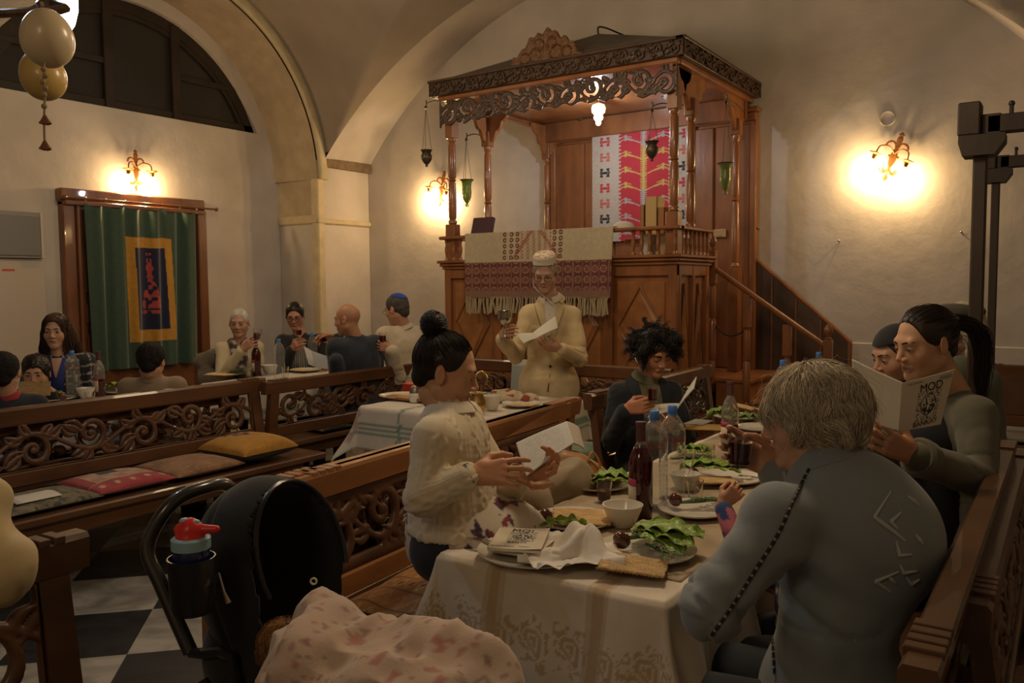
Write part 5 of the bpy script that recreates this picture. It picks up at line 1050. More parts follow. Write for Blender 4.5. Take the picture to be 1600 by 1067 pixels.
class Person:
    def __init__(s,label,base,head,f,skin,pitch=0,roll=0,hs=1.0,hq=.003,nk=None,**o):
        s.o=dict(o); s.o['skin']=np.array(skin); s.base=np.array([base[0],base[1],base[2] if len(base)>2 else 0.]); s.head=np.array(head,float); s.M=orient(f,pitch,roll); s.hs=hs; s.f=nrm([f[0],f[1],0]); s.label=label; s.hq=hq
        s.VV=[];s.QQ=[];s.CC=[];s.kids=[]
        if nk is not None: s.o['nk']=((np.array(nk)-s.head)@s.M)/hs
        V,Q,c=head_mesh(s.o,hq); s.add(s.H(V),Q,c)
    def H(s,V): return (np.asarray(V)*s.hs)@s.M.T+s.head
    def add(s,V,Q,c): s.VV.append(V); s.QQ.append(Q); s.CC.append(np.broadcast_to(c,(len(V),3)))
    def body(s,fl): V,Q=fl.mesh(); s.add(V,Q,s.o['skin']); 
    def kid(s,name,g,m,col=None,head=False,label=None,smooth=True): s.kids.append((name,(s.H(g[0]) if head else np.asarray(g[0]),g[1]),m,col,label,smooth)); return s
    def hand(me_,w,d,n,side,h=.0028,**k):
        w=np.array(w,float); fl=Field(w-.21,w+.21,h); fl.cap(w-nrm(d)*.010,w,.021*k.get('s',1),.022*k.get('s',1),k=.01); hand_field(fl,w,d,n,side,**k); V,Q=fl.mesh(); c=np.tile(me_.o['skin']*np.array([1.03,.92,.88]),(len(V),1)); me_.add(V,Q,c)
    def eyes(s,col=(.06,.03,.015),brow=None,lash=True,look=0,browr=.0022):
        op_=s.o.get('open',.5)
        for sx in(-1,1):
            if op_>.1:
                V,F=ball((0,0,0),.0122,16,12); c=np.tile(np.array((.55,.50,.45)),(len(V),1)); d=nrm((sx*look*0+look,1,-.25*(op_<.4))); q=V/.0122@d; c[q>.83]=col; c[q>.955]=(.005,.005,.005); s.kid('eye',(V+EY*np.array([sx,1,1])+v3(0,.0004,0),F),eye_m,c,True)
            z0=EY[2]-.0008; 
            if lash:
                up=[(sx*EY[0]+x,EY[1]+.0135-abs(x)**2*26,z0+(.0068*op_ if op_>.1 else -.004)*(1-(x/.0135)**2)*(1 if op_>.1 else 1)) for x in np.linspace(-.0125,.0125,7)]
                s.kid('eyelashes',tube(up,.0011,5,3),mat('lash',(.015,.01,.008),.7),None,True)
            bz=.0245; b=[(sx*(.012+.040*t),.0925-.021*t**2.0,bz+.0045*math.sin(t*PI*.8)+s.o.get('browlift',0)) for t in np.linspace(0,1,7)]
            hb=brow if brow is not None else np.array(s.o.get('hair',(.03,.02,.015)))*.8
            s.kid('eyebrow',tube(b,[browr*1.2,browr*1.7,browr*1.3,browr*.5],6,3),hair_mm,np.tile(hb,(7*3-2+0,1)) if 0 else None,True)
            s.kids[-1]=(s.kids[-1][0],s.kids[-1][1],s.kids[-1][2],np.tile(hb,(len(s.kids[-1][1][0]),1)),None,True)
        return s
    def glasses(s,m=None,r=.021,w=.0012):
        g=[]
        for sx in(-1,1): g.append(tube([(sx*.031+r*1.1*math.cos(a),.098-.1*abs(r*math.cos(a)*.3),.001+r*.82*math.sin(a)) for a in np.linspace(0,2*PI,21)],w,6)); g.append(tube([(sx*.054,.094,.006),(sx*.074,.05,.008),(sx*.080,-.01,.008),(sx*.079,-.025,-.004)],w,6,4))
        g.append(tube([(-.009,.100,.004),(0,.103,.007),(.009,.100,.004)],w,6,3)); s.kid('eyeglasses',cat(*g),m or mat('glasses_frame',(.03,.022,.018),.3,.3),None,True); return s
    def done(s,group=None):
        V,Q=catq(*[(v,q) for v,q in zip(s.VV,s.QQ)]); c=np.vstack(s.CC); o=obj('person',(V-s.base,Q),skin_m,None,True,col=c); o.location=tuple(s.base); tag(o,s.label,'person',group)
        for nm,g,m,col,lb,sm_ in s.kids:
            k=obj(nm,(g[0]-s.base,g[1]),m,o,sm_,col=col)
            if lb: k['label']=lb
        return o
def garment(J,h=.007,infl=0.0,parts='tab',cuff=(1,1),fl_=.66,sw=.0,extra=None,neck=None,hem=None,kk=.045,wr=None):
    """J: pelvis, waist, chest, neck, sR,eR,wR,sL,eL,wL, (hips,knees,ankles) in world; parts t torso, a arms, b both"""
    pts=np.array([J[k] for k in J if k in('pelvis','waist','chest','neck','sR','eR','wR','sL','eL','wL','kR','kL') and J[k] is not None]); lo=pts.min(0)-.24; hi=pts.max(0)+.20
    F=Field(lo,hi,h); f=J['f']; r=J.get('r',1.0); s_=J['sR']-J['sL']; 
    hw=nrm(s_)*.075*r
    F.cap(J['pelvis']-hw,J['pelvis']+hw,.115*r+infl,k=kk,front=f,fl=.85); F.cap(J['pelvis'],J['waist'],.145*r+infl,.135*r+infl,k=kk,front=f,fl=.78); F.cap(J['waist'],J['chest'],.130*r+infl,.135*r+infl,k=kk,front=f,fl=.78)
    hs=nrm(s_)*.06*r; F.cap(J['chest']-hs,J['chest']+hs,.100*r+infl,k=kk,front=f,fl=.82)
    F.cap(J['sR'],J['sL'],.047*r+infl*.8,k=kk); F.cap(J['chest'],J['neck']-v3(0,0,.012),.09*r,.053*r+infl*.4,k=kk,front=f,fl=.8)
    for a in 'RL':
        if a in J.get('noarm',''): continue
        S,E,W_=J['s'+a],J['e'+a],J['w'+a]; q=J.get('arm',1.0); ce=W_-nrm(W_-E)*J.get('cuff',.02)
        F.cap(S,E,.050*q*r+infl*.8,.043*q*r+infl*.8,k=.035); F.cap(E,ce,.043*q*r+infl*.8,(.033*q*r+infl*.8) if wr is None else wr,k=.02)
        F.half_plane=None
    if extra: extra(F)
    V,Q=F.mesh(); N=vnorm(V,Q); k=J.get('crease',1.0)
    for a in 'RL':
        E,S=J['e'+a],J['s'+a]; ax=nrm(S-E); B=np.stack([nrm(np.cross(ax,f)),np.cross(ax,nrm(np.cross(ax,f))),ax],1); q=(V-E)@B
        rg_=np.clip(1-3.2*np.abs(noise3(q*np.array([9,9,24]),11)),0,1); V=V-N*(.010*k*rg_*np.exp(-(np.linalg.norm(V-E,axis=1)/.13)**2))[:,None]
        q=V-S; rg_=np.clip(1-3.2*np.abs(noise3((q@B)*np.array([16,16,8]),13)),0,1); V=V-N*(.007*k*rg_*np.exp(-(np.linalg.norm(q+v3(0,0,.13),axis=1)/.12)**2))[:,None]
    rg_=np.clip(1-4*np.abs(noise3(V*np.array([6,6,13]),17)),0,1); V=V-N*(.006*k*rg_*np.exp(-(np.linalg.norm(V-J['waist'],axis=1)/.20)**2))[:,None]
    return V,Q
def legs(J,h=.009,infl=0,r=1.0):
    pts=np.array([J['hR'],J['hL'],J['kR'],J['kL'],J['aR'],J['aL']]); F=Field(pts.min(0)-.16,pts.max(0)+.16,h)
    for a in 'RL': F.cap(J['h'+a],J['k'+a],.088*r+infl,.062*r+infl,k=.03); F.cap(J['k'+a],J['a'+a],.060*r+infl,.042*r+infl,k=.02)
    F.cap(J['hR'],J['hL'],.10*r+infl,k=.04); return F.mesh()
def shoe(p,f,L=.26,m=None):
    f=nrm([f[0],f[1],0]); p=np.array([p[0],p[1],0.]); F=Field(np.minimum(p,p+f*.2)-.12,np.maximum(p,p+f*.2)+.12,.007); F.cap(p+v3(0,0,.045),p+f*.17+v3(0,0,.032),.043,.036,k=.02); F.cap(p+v3(0,0,.05),p+v3(0,0,.10),.04,.038,k=.02); F.half((0,0,.004),(0,0,-1),.002); return F.mesh()
def bodyskin(P,J,h=.012,s=1.0,wr='RL'):
    """the body under the clothes, one surface with the neck and the arms"""
    pts=np.array([J[k] for k in('pelvis','neck','sR','eR','wR','sL','eL','wL')]); F=Field(pts.min(0)-.13,pts.max(0)+.13,h)
    F.cap(J['pelvis'],J['chest'],.09*s,.09*s,k=.04); F.cap(J['chest'],J['neck'],.07*s,.052*s,k=.04); F.cap(J['neck'],P.head-P.M[:,2]*.07*P.hs-P.M[:,1]*.02,.050*s,.048*s,k=.02); F.cap(J['sR'],J['sL'],.038*s,k=.03)
    for a in 'RL': F.cap(J['s'+a],J['e'+a],.038*s,.032*s,k=.02); F.cap(J['e'+a],J['w'+a],.032*s,.0235*s,k=.02)
    if 'kR' in J:
        pass
    P.body(F)
def seat_legs(J,f,kn=.42,z=.47,spread=.10,foot=.42,kz=.50,ft=None):
    s=nrm(np.cross(f,v3(0,0,1))); p=J['pelvis']
    for a,g in(('R',1),('L',-1)):
        J['h'+a]=p+s*g*.085; J['k'+a]=v3(p[0],p[1],kz)+f*kn+s*g*spread; J['a'+a]=v3(*(J['k'+a][:2]+f[:2]*(ft or 0)),.09)
def shirtc(V,fn): return fn(V)
cloth_ms={}
def fabric(name,col=(.5,.5,.5),rough=.85,attr=False,bs=300,bump=.25,var=.07,vs=9,sheen=.15,bdist=.002,wave=None,st=(1,1,1)): return mat(name,col,rough,var=var,vs=vs,bump=bump,bs=bs,attr=attr,sheen=sheen,bdist=bdist,wave=wave,st=st)
def collar(P,J,m,r=.066,h=.03,name='collar',tilt=0,open_=.0,col=None):
    """a turned-down ring around the neck"""
    n=40; up=nrm(P.head-J['neck']); f=P.f; sd=nrm(np.cross(f,up)); f2=np.cross(up,sd); a=np.linspace(open_,2*PI-open_,n); prof=[(r*.86,h*.9),(r*.95,h*1.15),(r*1.12,h*.7),(r*1.30,-h*.1),(r*1.25,-h*.2),(r*.98,-h*.1)]
    V=[];F=[]
    for i,t in enumerate(a):
        for (q,z) in prof: V.append(J['neck']+up*(z+.006)+(f2*math.cos(t)+sd*math.sin(t))*q)
    k=len(prof)
    for i in range(n-1):
        for j in range(k): F.append((i*k+j,i*k+(j+1)%k,(i+1)*k+(j+1)%k,(i+1)*k+j))
    P.kid(name,(np.array(V),F),m)
def cuffring(E,W_,m,P,r=.036,L=.03,name='cuff',col=None): 
    d=nrm(W_-E); P.kid(name,tube([W_-d*(L+.012),W_-d*.014,W_-d*.008],[r*1.0,r*1.04,r*.9],18),m)
def limb(V,J):
    """nearest limb, angle around it and distance along it"""
    segs=[(J['pelvis'],J['neck'],0),(J['sR'],J['eR'],1),(J['eR'],J['wR'],2),(J['sL'],J['eL'],3),(J['eL'],J['wL'],4)]; best=np.full(len(V),9.); U=np.zeros(len(V)); T=np.zeros(len(V)); S_=np.zeros(len(V),int)
    for a,b,i in segs:
        ax=nrm(b-a); L=np.linalg.norm(b-a); t=np.clip((V-a)@ax,0,L); d=V-a-t[:,None]*ax; r=np.linalg.norm(d,axis=1); rr=r-(.15 if i==0 else .055)
        ref=nrm(np.cross(ax,J['f'])); ref2=np.cross(ax,ref); th_=np.arctan2(d@ref,d@ref2); R=.14 if i==0 else .055
        m=rr<best; best[m]=rr[m]; U[m]=(th_*R)[m]; T[m]=(t+(0 if i!=2 and i!=4 else .3))[m]; S_[m]=i
    return S_,U,T
def knit(g,J,amp=1.0):
    V,Q=g; N=vnorm(V,Q); S_,U,T=limb(V,J); d=.0013*np.cos(2*PI*U/.013); per=np.where(S_==0,.088,.115); uc=(U/per-np.round(U/per))*per; w_=.030; x1=.012*np.sin(2*PI*T/.085)
    c=np.maximum(np.exp(-((uc-x1)/.0085)**2),np.exp(-((uc+x1)/.0085)**2)); m_=np.abs(uc)<w_; d=np.where(m_,.0075*c-.001,d); d+=.0006*np.cos(2*PI*T/.007)
    return V+N*(d*amp)[:,None],Q
def J_(f,pelvis,neck,sR,sL,eR,eL,wR,wL,**k):
    f=nrm([f[0],f[1],0]); J=dict(f=f,pelvis=np.array(pelvis),neck=np.array(neck),sR=np.array(sR),sL=np.array(sL),eR=np.array(eR),eL=np.array(eL),wR=np.array(wR),wL=np.array(wL)); ax=J['neck']-J['pelvis']
    J['waist']=J['pelvis']+ax*.38; J['chest']=J['pelvis']+ax*.72; J.update(k); return J
def shl(neck,f,w=.165,dn=.045,bk=.01): 
    f=nrm([f[0],f[1],0]); r=v3(f[1],-f[0],0); return neck+r*w-v3(0,0,dn)-f*bk, neck-r*w-v3(0,0,dn)-f*bk
fR=RC[0]; 
def cdir(a,b=0): 
    """horizontal direction, a to the right of the photo and b away from the lens"""
    r=nrm([RC[0][0],RC[0][1],0]); w_=nrm([RC[1][0],RC[1][1],0]); return nrm(r*a+w_*b)
p=atd
WOOL=fabric('cream_knit',(.62,.52,.37),.9,bs=500,bump=.35); UP=v3(0,0,1)
trou=fabric('dark_trousers',(.022,.022,.027),.85); shoe_m=mat('shoe_leather',(.018,.014,.012),.4)
def add_legs(P,J,m=trou,ft=0,r=1.0,h=.010,kn=.42,kz=.50,spread=.1,f=None,name='trousers'):
    seat_legs(J,J['f'] if f is None else nrm([f[0],f[1],0]),kn=kn,kz=kz,spread=spread,ft=ft); P.kid(name,legs(J,h,0,r),m); 
    for a in 'RL': P.kid('shoe',shoe(J['a'+a],J['f'] if f is None else f),shoe_m)
def toward(tgt): return lambda q,t,rg,of: np.array(tgt)-q
# ---------------------------------------------------------------- woman with a hair bun, cream sweater
hd=p(697,582,2.48); f=cdir(.98,-.18); fh=cdir(1,-.03); nk=p(702,644,2.47); pel=p(712,845,2.52)
sR,sL=shl(nk,f,.155,.05,.0); J=J_(f,pel,nk,sR,sL,p(660,778,2.27),p(790,770,2.60),p(738,742,2.25),p(810,742,2.46),r=.92,arm=.95)
P=Person('woman with a high dark hair bun and cream cable sweater reading a booklet',(pel[0],pel[1],0),hd,fh,(.50,.27,.155),pitch=.26,nk=nk,hs=.94,hq=.0021,open=0.0,hair=(.016,.010,.008),lip=(.34,.09,.07),neck=.88)
P.eyes(browr=.0016); V,Q,c=hairshell(P.o,.0035,.003,.075,-.045,amp=.001); P.kid('hair_cap',(V,Q),hair_m,c,True)
bun=v3(0,-.070,.118)
def fl_b(q,t,rg,of): 
    d=bun-q; n=(q-v3(0,-.012,.036))/np.array([.078,.097,.09]); n/=np.linalg.norm(n,axis=1)[:,None]; d=d-n*(d*n).sum(1)[:,None]*.9; return d/np.linalg.norm(d,axis=1)[:,None]+.05*rg.randn(len(q),3)
g=strands(P.o,2300,12,.17,fl_b,off=(.05,.10),r=.0013,seed=3,rootf=lambda q:(q[:,2]*.8-q[:,1]*.8>-.15)&(q[:,2]>-.75)&~((q[:,1]>.2)&(q[:,2]<.42))&~((np.abs(q[:,0])>.8)&(q[:,2]<.05)&(q[:,1]>-.15)))
P.kid('hair',(g[0],g[1]),hair_m,g[2],True)
Fb=Field((-.1,-.16,.06),(.1,.06,.24),.004); Fb.ell(bun+v3(0,-.005,.022),(.034,.034,.029)); Vb,Qb=Fb.mesh(); P.kid('hair_bun',(Vb,Qb),hair_m,np.tile((.016,.010,.008),(len(Vb),1)),True)
def rb(rg,N): q=rg.randn(N,3); q/=np.linalg.norm(q,axis=1)[:,None]; return bun+v3(0,-.005,.022)+q*np.array([.035,.035,.030])
ax_=nrm((.3,.2,1)); g=strands(P.o,1000,12,.10,lambda q,t,rg,of:np.cross(ax_+.5*np.sin(of*900)[:,None]*np.array([0,1,0]),q-(bun+v3(0,-.005,.022))),c=bun+v3(0,-.005,.022),rad=(.034,.034,.029),off=(.0,.10),r=.0014,seed=5,roots=rb,curl=.0015); P.kid('bun_strands',(g[0],g[1]),hair_m,g[2],True)
g=strands(P.o,26,8,.06,lambda q,t,rg,of:v3(0,-.3,-1)+.4*rg.randn(len(q),3),off=(.08,.2),r=.0005,seed=6,rootf=lambda q:(q[:,2]<-.1)&(q[:,1]<-.5)); P.kid('loose_hair',(g[0],g[1]),hair_m,g[2],True)
bodyskin(P,J,.009)
P.hand(J['wR'],cdir(.97,-.05)+UP*.10,UP*-.55+cdir(.1,.8),cdir(.4,-.1)+UP*.6,curl=(.35,.42,.5,.6),thumb=(.35,.3))
P.hand(J['wL'],cdir(.35,-.1)+UP*.30,cdir(.2,-.3)+UP*.9,cdir(.6,-.4)+UP*.3,curl=(.5,.5,.6,.7),thumb=(.1,.1))
def exb(F): 
    F.cap(J['pelvis']+v3(0,0,.06),J['pelvis']+v3(0,0,.10),.17,.15,k=.03,front=J['f'],fl=.85); F.half(J['pelvis']+v3(0,0,.045),(0,0,-1),.006)
J['crease']=.5; g=garment(J,.005,.016,extra=exb); g=fold(g,.006,6,seed=3,amp2=0); g=knit(g,J,.75); P.kid('sweater',g,WOOL)
# printed blouse: hem, cuffs and collar
SH=np.array((.60,.52,.42))
def birds(V,g_=16,seed=3):
    c=np.tile(SH,(len(V),1)); q=V*g_; cell=np.floor(q[:,[0,2]]+.5*np.floor(q[:,1:2])); fr_=np.stack([q[:,0],q[:,2]],1)+.5*np.floor(q[:,1:2])-cell-.5; n=noise3(V*70,seed)*.16+noise3(V*34,seed+1)*.1; d=np.abs(fr_[:,0]*.8+fr_[:,1]*.5)+np.abs(fr_[:,1]*.5-fr_[:,0]*.2)*.8; m_=(d+n)<.20; c[m_]=(.035,.03,.07); c[m_&(n<-.08)]=(.22,.035,.045); return c
Fh=Field(J['pelvis']-.32,J['pelvis']+.3,.006); Fh.cap(J['pelvis']+v3(0,0,.09),J['pelvis']+v3(0,0,-.03)+f*.06,.150,.185,k=.02,front=J['f'],fl=.88); Fh.cap(J['pelvis'],J['pelvis']+f*.16+v3(0,0,-.01),.15,.14,k=.05); Fh.half(J['pelvis']+v3(0,0,-.055),(-.1,0,-1),.006); g=fold(Fh.mesh(),.008,13,(1,1,.25),seed=5); P.kid('blouse_hem',g,fabric('print_blouse',attr=True),birds(g[0]))
for a in 'RL':
    d=nrm(J['w'+a]-J['e'+a]); g=gridf(lambda u,v:tuple((J['w'+a]-d*.075)[i]+d[i]*.08*v+(.040-.004*v+.002*np.sin(u*25))*(np.cos(u*2*PI)*nrm(np.cross(d,UP))[i]+np.sin(u*2*PI)*np.cross(d,nrm(np.cross(d,UP)))[i]) for i in range(3)),40,14,th=.003); P.kid('blouse_cuff',g,MATS['print_blouse'],birds(g[0],22))
J2=dict(J); J2['neck']=J['neck']+v3(0,0,-.008); collar(P,J2,fabric('blouse_collar',(.60,.52,.42)),.066,.026,'blouse_collar',open_=.25)
for z in(.0,): P.kid('collar_button',ball(J['neck']+f*.083+v3(0,0,-.035),.005,8,6),mat('button_dark',(.02,.02,.02),.3))
pant=fabric('pinstripe',(.022,.024,.034),.85,wave=0.2,bs=18,bump=.0); add_legs(P,J,pant,ft=.02,r=.95,kn=.40,f=cdir(.9,-.35),spread=.06)
P.done()
# ---------------------------------------------------------------- elderly woman in a blue coat, seen from behind
hd=p(1264,655,1.97); f=cdir(-.90,.44); fh=cdir(-.93,.25); nk=p(1282,735,1.95); pel=p(1300,1120,1.97)
J=J_(f,pel,nk,p(1360,790,2.10),p(1218,812,1.82),p(1310,860,2.20),p(1112,950,1.76),p(1212,730,2.06),p(1120,900,1.98),r=1.0,arm=1.2)
J['chest']=p(1318,850,1.93); J['waist']=p(1300,980,1.94)
P=Person('woman with wavy grey hair and blue-grey coat, seen from behind, raising a glass',(pel[0],pel[1],0),hd,fh,(.50,.28,.18),pitch=.15,nk=nk,hq=.003,open=.4,hair=(.50,.42,.31),hairvar=(.3,.3,.3),age=1); P.eyes()
GC=v3(0,-.022,.024); GR_=np.array([.102,.120,.112])
Fg=Field((-.15,-.18,-.13),(.15,.16,.18),.004); Fg.ell(GC,GR_*.97,k=0); Fg.ell((0,.150,-.050),(.105,.115,.105),k=.012,op='-'); Fg.half((0,0,-.080),(0,.25,-1),.02); V,Q=Fg.mesh(); N=vnorm(V,Q); n=noise3(V*np.array([26,26,16]),3)+.5*noise3(V*np.array([60,60,26]),4); V=V+N*(.006*n)[:,None]; P.kid('hair_base',(V,Q),mat('grey_hair',rough=.6,attr=True,spec=.25),np.array(P.o['hair'])*(.62+.2*n)[:,None],True)
def fl_g(q,t,rg,of):
    n=(q-v3(0,-.012,.036))/np.array([.09,.11,.1]); n/=np.linalg.norm(n,axis=1)[:,None]; d=np.stack([n[:,0]*.9,n[:,1]*.7-.1,-1.0+0*n[:,0]],1); d=d-n*(d*n).sum(1)[:,None]
    ang=np.arctan2(n[:,0],n[:,1]); w_=np.sin(t*7.5+ang*5+n[:,2]*5); tng=np.cross(n,v3(0,0,1)); return d+tng*(1.1*noise3(q*26,7)+.3*w_)[:,None]+n*(.5*noise3(q*30,8))[:,None]
g=strands(P.o,9000,16,.085,fl_g,c=GC,rad=tuple(GR_),off=(-.03,.055),r=.0009,seed=11,rootf=lambda q:(q[:,2]>-.80)&~((q[:,1]>.45)&(q[:,2]<.30)),curl=.0018,cf=7); P.kid('hair',(g[0],g[1]),MATS['grey_hair'],g[2],True)
g=strands(P.o,150,12,.12,lambda q,t,rg,of:fl_g(q,t,rg,of)+.35*rg.randn(len(q),3),c=GC,rad=tuple(GR_),off=(.06,.20),r=.0004,seed=12,rootf=lambda q:(q[:,2]>-.2),curl=.006,cf=8); P.kid('flyaway_hair',(g[0],g[1]),MATS['grey_hair'],g[2],True)
bodyskin(P,J,.010)
GD=nrm(cdir(-.75,.25)+UP*.50); GN=nrm(cdir(-.25,-.90)+UP*.10); GN=nrm(GN-GD*np.dot(GD,GN)); P.hand(J['wR'],GD,GN,UP,curl=((.40,.65,.4),(.45,.7,.4),(.5,.7,.45),(.55,.75,.45)),thumb=(.75,.55),spread=.08,s=1.05); GRIP=J['wR']+GD*.098+GN*.046
coat=fabric('blue_grey_wool',(.195,.220,.232),.92,bs=420,bump=.3,var=.06,sheen=.25)
def exc(F):
    F.cap(J['chest']+v3(0,0,.06),J['chest']+v3(0,0,-.10),.165,.165,k=.06,front=J['f'],fl=.82); F.ell(J['chest']-J['f']*.05+v3(0,0,.02),(.16,.16,.17),k=.06)
    F.cap(J['pelvis']+v3(0,0,.05),J['pelvis']-v3(0,0,.22),.20,.25,k=.05,front=J['f'],fl=.85); F.cap(J['neck']+v3(0,0,-.02),J['neck']+v3(0,0,.035)-J['f']*.008,.070,.064,k=.025); F.cap(J['sL'],J['sL']-v3(0,0,.05),.075,.07,k=.04)
g=garment(J,.0065,.016,extra=exc,kk=.05); S_,U,T=limb(g[0],J); V,Q=g; N=vnorm(V,Q); el=np.exp(-(np.linalg.norm(V-J['eL'],axis=1)/.17)**2); sh=np.exp(-(np.linalg.norm(V-J['sL']+v3(0,0,.14),axis=1)/.14)**2)
V=V+N*(el*.006*np.sin(T*75+np.sin(U*22)*1.2)*(S_>=3)+.008*noise3(V*np.array([7,7,3.2]),4)-.009*np.clip(1-4*np.abs(noise3(V@np.array([[.9,0,.44],[0,1,0],[-.44,0,.9]])*np.array([4,4,11]),9)),0,1)*np.exp(-(np.linalg.norm(V-J['sL']+v3(0,0,.16),axis=1)/.22)**2)+.004*noise3(V*np.array([15,15,7]),6)+sh*.008*np.sin((V@nrm((.5,.2,1)))*70))[:,None]; g=(V,Q); P.kid('coat',g,coat)
bv=BVHTree.FromPolygons([tuple(v) for v in V],[tuple(int(i) for i in q) for q in Q])
def onsurf(pts,off=.002): 
    out=[]
    for q in pts: h_=bv.find_nearest(Vector([float(x) for x in q])); out.append(np.array(h_[0])+np.array(h_[1])*off)
    return np.array(out)
def surfray(pix,off=.002):
    out=[]
    for a,b in pix:
        d=ray(a,b); d=d/np.linalg.norm(d); h_=bv.ray_cast(Vector(CAM),Vector(d)); 
        if h_[0] is not None: out.append(np.array(h_[0])+np.array(h_[1])*off)
    return out
P.kid('collar_seam',tube(onsurf([J['neck']+v3(0,0,.0)-J['f']*.075*math.cos(a)+nrm(np.cross(J['f'],UP))*.075*math.sin(a) for a in np.linspace(-1.5,1.5,16)],.0005),.0022,5),coat)
thr=mat('black_braid',(.012,.012,.013),.7); wht=mat('pale_braid',(.30,.28,.24),.8)
def stitched(nm,pix,w_=.0028):
    P_=smooth_path([v3(x,y,0) for x,y in pix],24)[:,:2]; S=surfray(P_)
    if len(S)<4: return
    P.kid(nm,tube(S,w_*.9,6,flat=1),wht)
    S=np.array(S); L=np.concatenate([[0],np.cumsum(np.linalg.norm(np.diff(S,axis=0),axis=1))]); k=0; gs=[]
    while k<L[-1]-.012:
        a=[np.array([np.interp(x,L,S[:,i]) for i in range(3)]) for x in (k,k+.006,k+.012)]; gs.append(tube(a,w_*1.35,6)); k+=.018
    P.kid(nm+'_dashes',cat(*gs),thr)
stitched('coat_piping',[(1265,733),(1240,780),(1215,835),(1180,890),(1145,945),(1112,992)]); stitched('coat_piping',[(1200,925),(1206,975),(1210,1020),(1212,1064)])
embm=mat('pale_embroidery',(.40,.42,.41),.8)
for pl in ([(1392,768),(1366,808),(1398,832),(1414,845)],[(1408,800),(1392,815),(1402,826)],[(1418,775),(1437,790)],[(1430,835),(1442,850)],[(1400,845),(1406,868),(1424,866)],[(1404,893),(1368,908),(1392,925)],[(1406,882),(1412,895),(1432,892)],[(1388,900),(1400,912)],[(1416,902),(1424,912),(1436,905)]):
    S=surfray([tuple(q[:2]) for q in np.concatenate([np.linspace(v3(*a,0),v3(*b,0),8) for a,b in zip(pl[:-1],pl[1:])])],.001)
    if len(S)>3: P.kid('embroidery',tube(S,[.0018,.0050,.0022],6),embm)
add_legs(P,J,fabric('dark_blue_trousers',(.03,.035,.045),.9),ft=0,r=1.05,kn=.40,kz=.50); P.done()
LADY=J
# ---------------------------------------------------------------- woman with a ponytail reading
hd=p(1446,538,2.75); f=cdir(-.96,.05); fh=cdir(-.98,-.18); nk=p(1490,618,2.80); pel=p(1505,860,2.80)
sR,sL=shl(nk,f,.155,.05,.0); J=J_(f,pel,nk,sR,sL,p(1440,730,2.95),p(1532,752,2.55),p(1370,690,2.66),p(1428,712,2.40),r=.98,arm=1.05)
P=Person('woman with a dark ponytail in a grey-green jacket reading an open booklet',(pel[0],pel[1],0),hd,fh,(.50,.28,.165),pitch=.22,nk=nk,hq=.0021,open=.18,hair=(.022,.013,.009),lip=(.36,.12,.09),wide=.98); P.eyes(browr=.0017)
V,Q,c=hairshell(P.o,.0035,.003,.072,-.045,amp=.001); P.kid('hair_cap',(V,Q),hair_m,c,True)
tie=v3(0,-.118,.050)
def fl_p(q,t,rg,of):
    d=tie-q; n=(q-v3(0,-.012,.036))/np.array([.078,.097,.09]); n/=np.linalg.norm(n,axis=1)[:,None]; d=d-n*(d*n).sum(1)[:,None]*.9; return d/np.linalg.norm(d,axis=1)[:,None]+.04*rg.randn(len(q),3)
g=strands(P.o,2400,12,.20,fl_p,off=(.04,.10),r=.0012,seed=21,rootf=lambda q:(q[:,2]*.8-q[:,1]*.8>-.15)&(q[:,2]>-.7)&~((q[:,1]>.2)&(q[:,2]<.45))&~((np.abs(q[:,0])>.8)&(q[:,2]<.05)&(q[:,1]>-.15))); P.kid('hair',(g[0],g[1]),hair_m,g[2],True)
P.kid('hair_tie',tube([tie+v3(.016*math.cos(a),-.004,.016*math.sin(a)) for a in np.linspace(0,2*PI,14)],.007,8),mat('hair_tie',(.03,.04,.03),.8),None,True)
Mi=P.M.T
def rt_(rg,N): return tie+rg.randn(N,3)*.008
dn=Mi@v3(0,0,-1); bk=v3(0,-1,0)
g=strands(P.o,1300,16,.33,lambda q,t,rg,of:dn*(.35+1.6*t)+bk*(1.1-1.3*t)+(tie+bk*.05+dn*(.33*t)-q)*4*(t>.3)+.10*rg.randn(len(q),3),c=None,off=(0,0),r=.0013,seed=22,roots=rt_); P.kid('ponytail',(g[0],g[1]),hair_m,g[2],True)
bodyskin(P,J,.009); P.hand(J['wL'],cdir(-.85,-.1)+UP*.5,cdir(.1,.9)+UP*.1,cdir(-.3,0)+UP*.85,curl=((.35,.5,.4),(.4,.6,.4),(.5,.7,.4),(.6,.8,.4)),thumb=(.45,.5))
P.hand(J['wR'],cdir(-.6,-.2)+UP*.6,cdir(.1,-.9),UP,curl=(.5,.6,.7,.8),thumb=(.3,.3),h=.004)
g=fold(garment(J,.007,.014,extra=lambda F:F.cap(J['pelvis'],J['pelvis']-v3(0,0,.10),.17,.19,k=.04,front=J['f'],fl=.85)),.010,8,seed=8,amp2=.003,freq2=22); jm=fabric('grey_green_linen',(.115,.108,.075),.9,bs=300,bump=.35)
P.kid('jacket',g,jm)
Ft=Field(J['pelvis']-.25,J['neck']+.22,.008); fo=J['f']*.055; Ft.cap(J['pelvis']+fo*1.6,J['chest']+fo*1.3,.135,.125,k=.03,front=J['f'],fl=.9); Ft.cap(J['chest']+fo*1.2,J['neck']+v3(0,0,-.02),.11,.06,k=.03); P.kid('top',Ft.mesh(),fabric('black_top',(.012,.012,.014),.9))
d=nrm(J['wL']-J['eL']); P.kid('jacket_cuff',tube([J['wL']-d*.06,J['wL']-d*.02,J['wL']-d*.012],[.056,.060,.052],20),jm)
add_legs(P,J,ft=0,kn=.40); P.done(); PONY=J
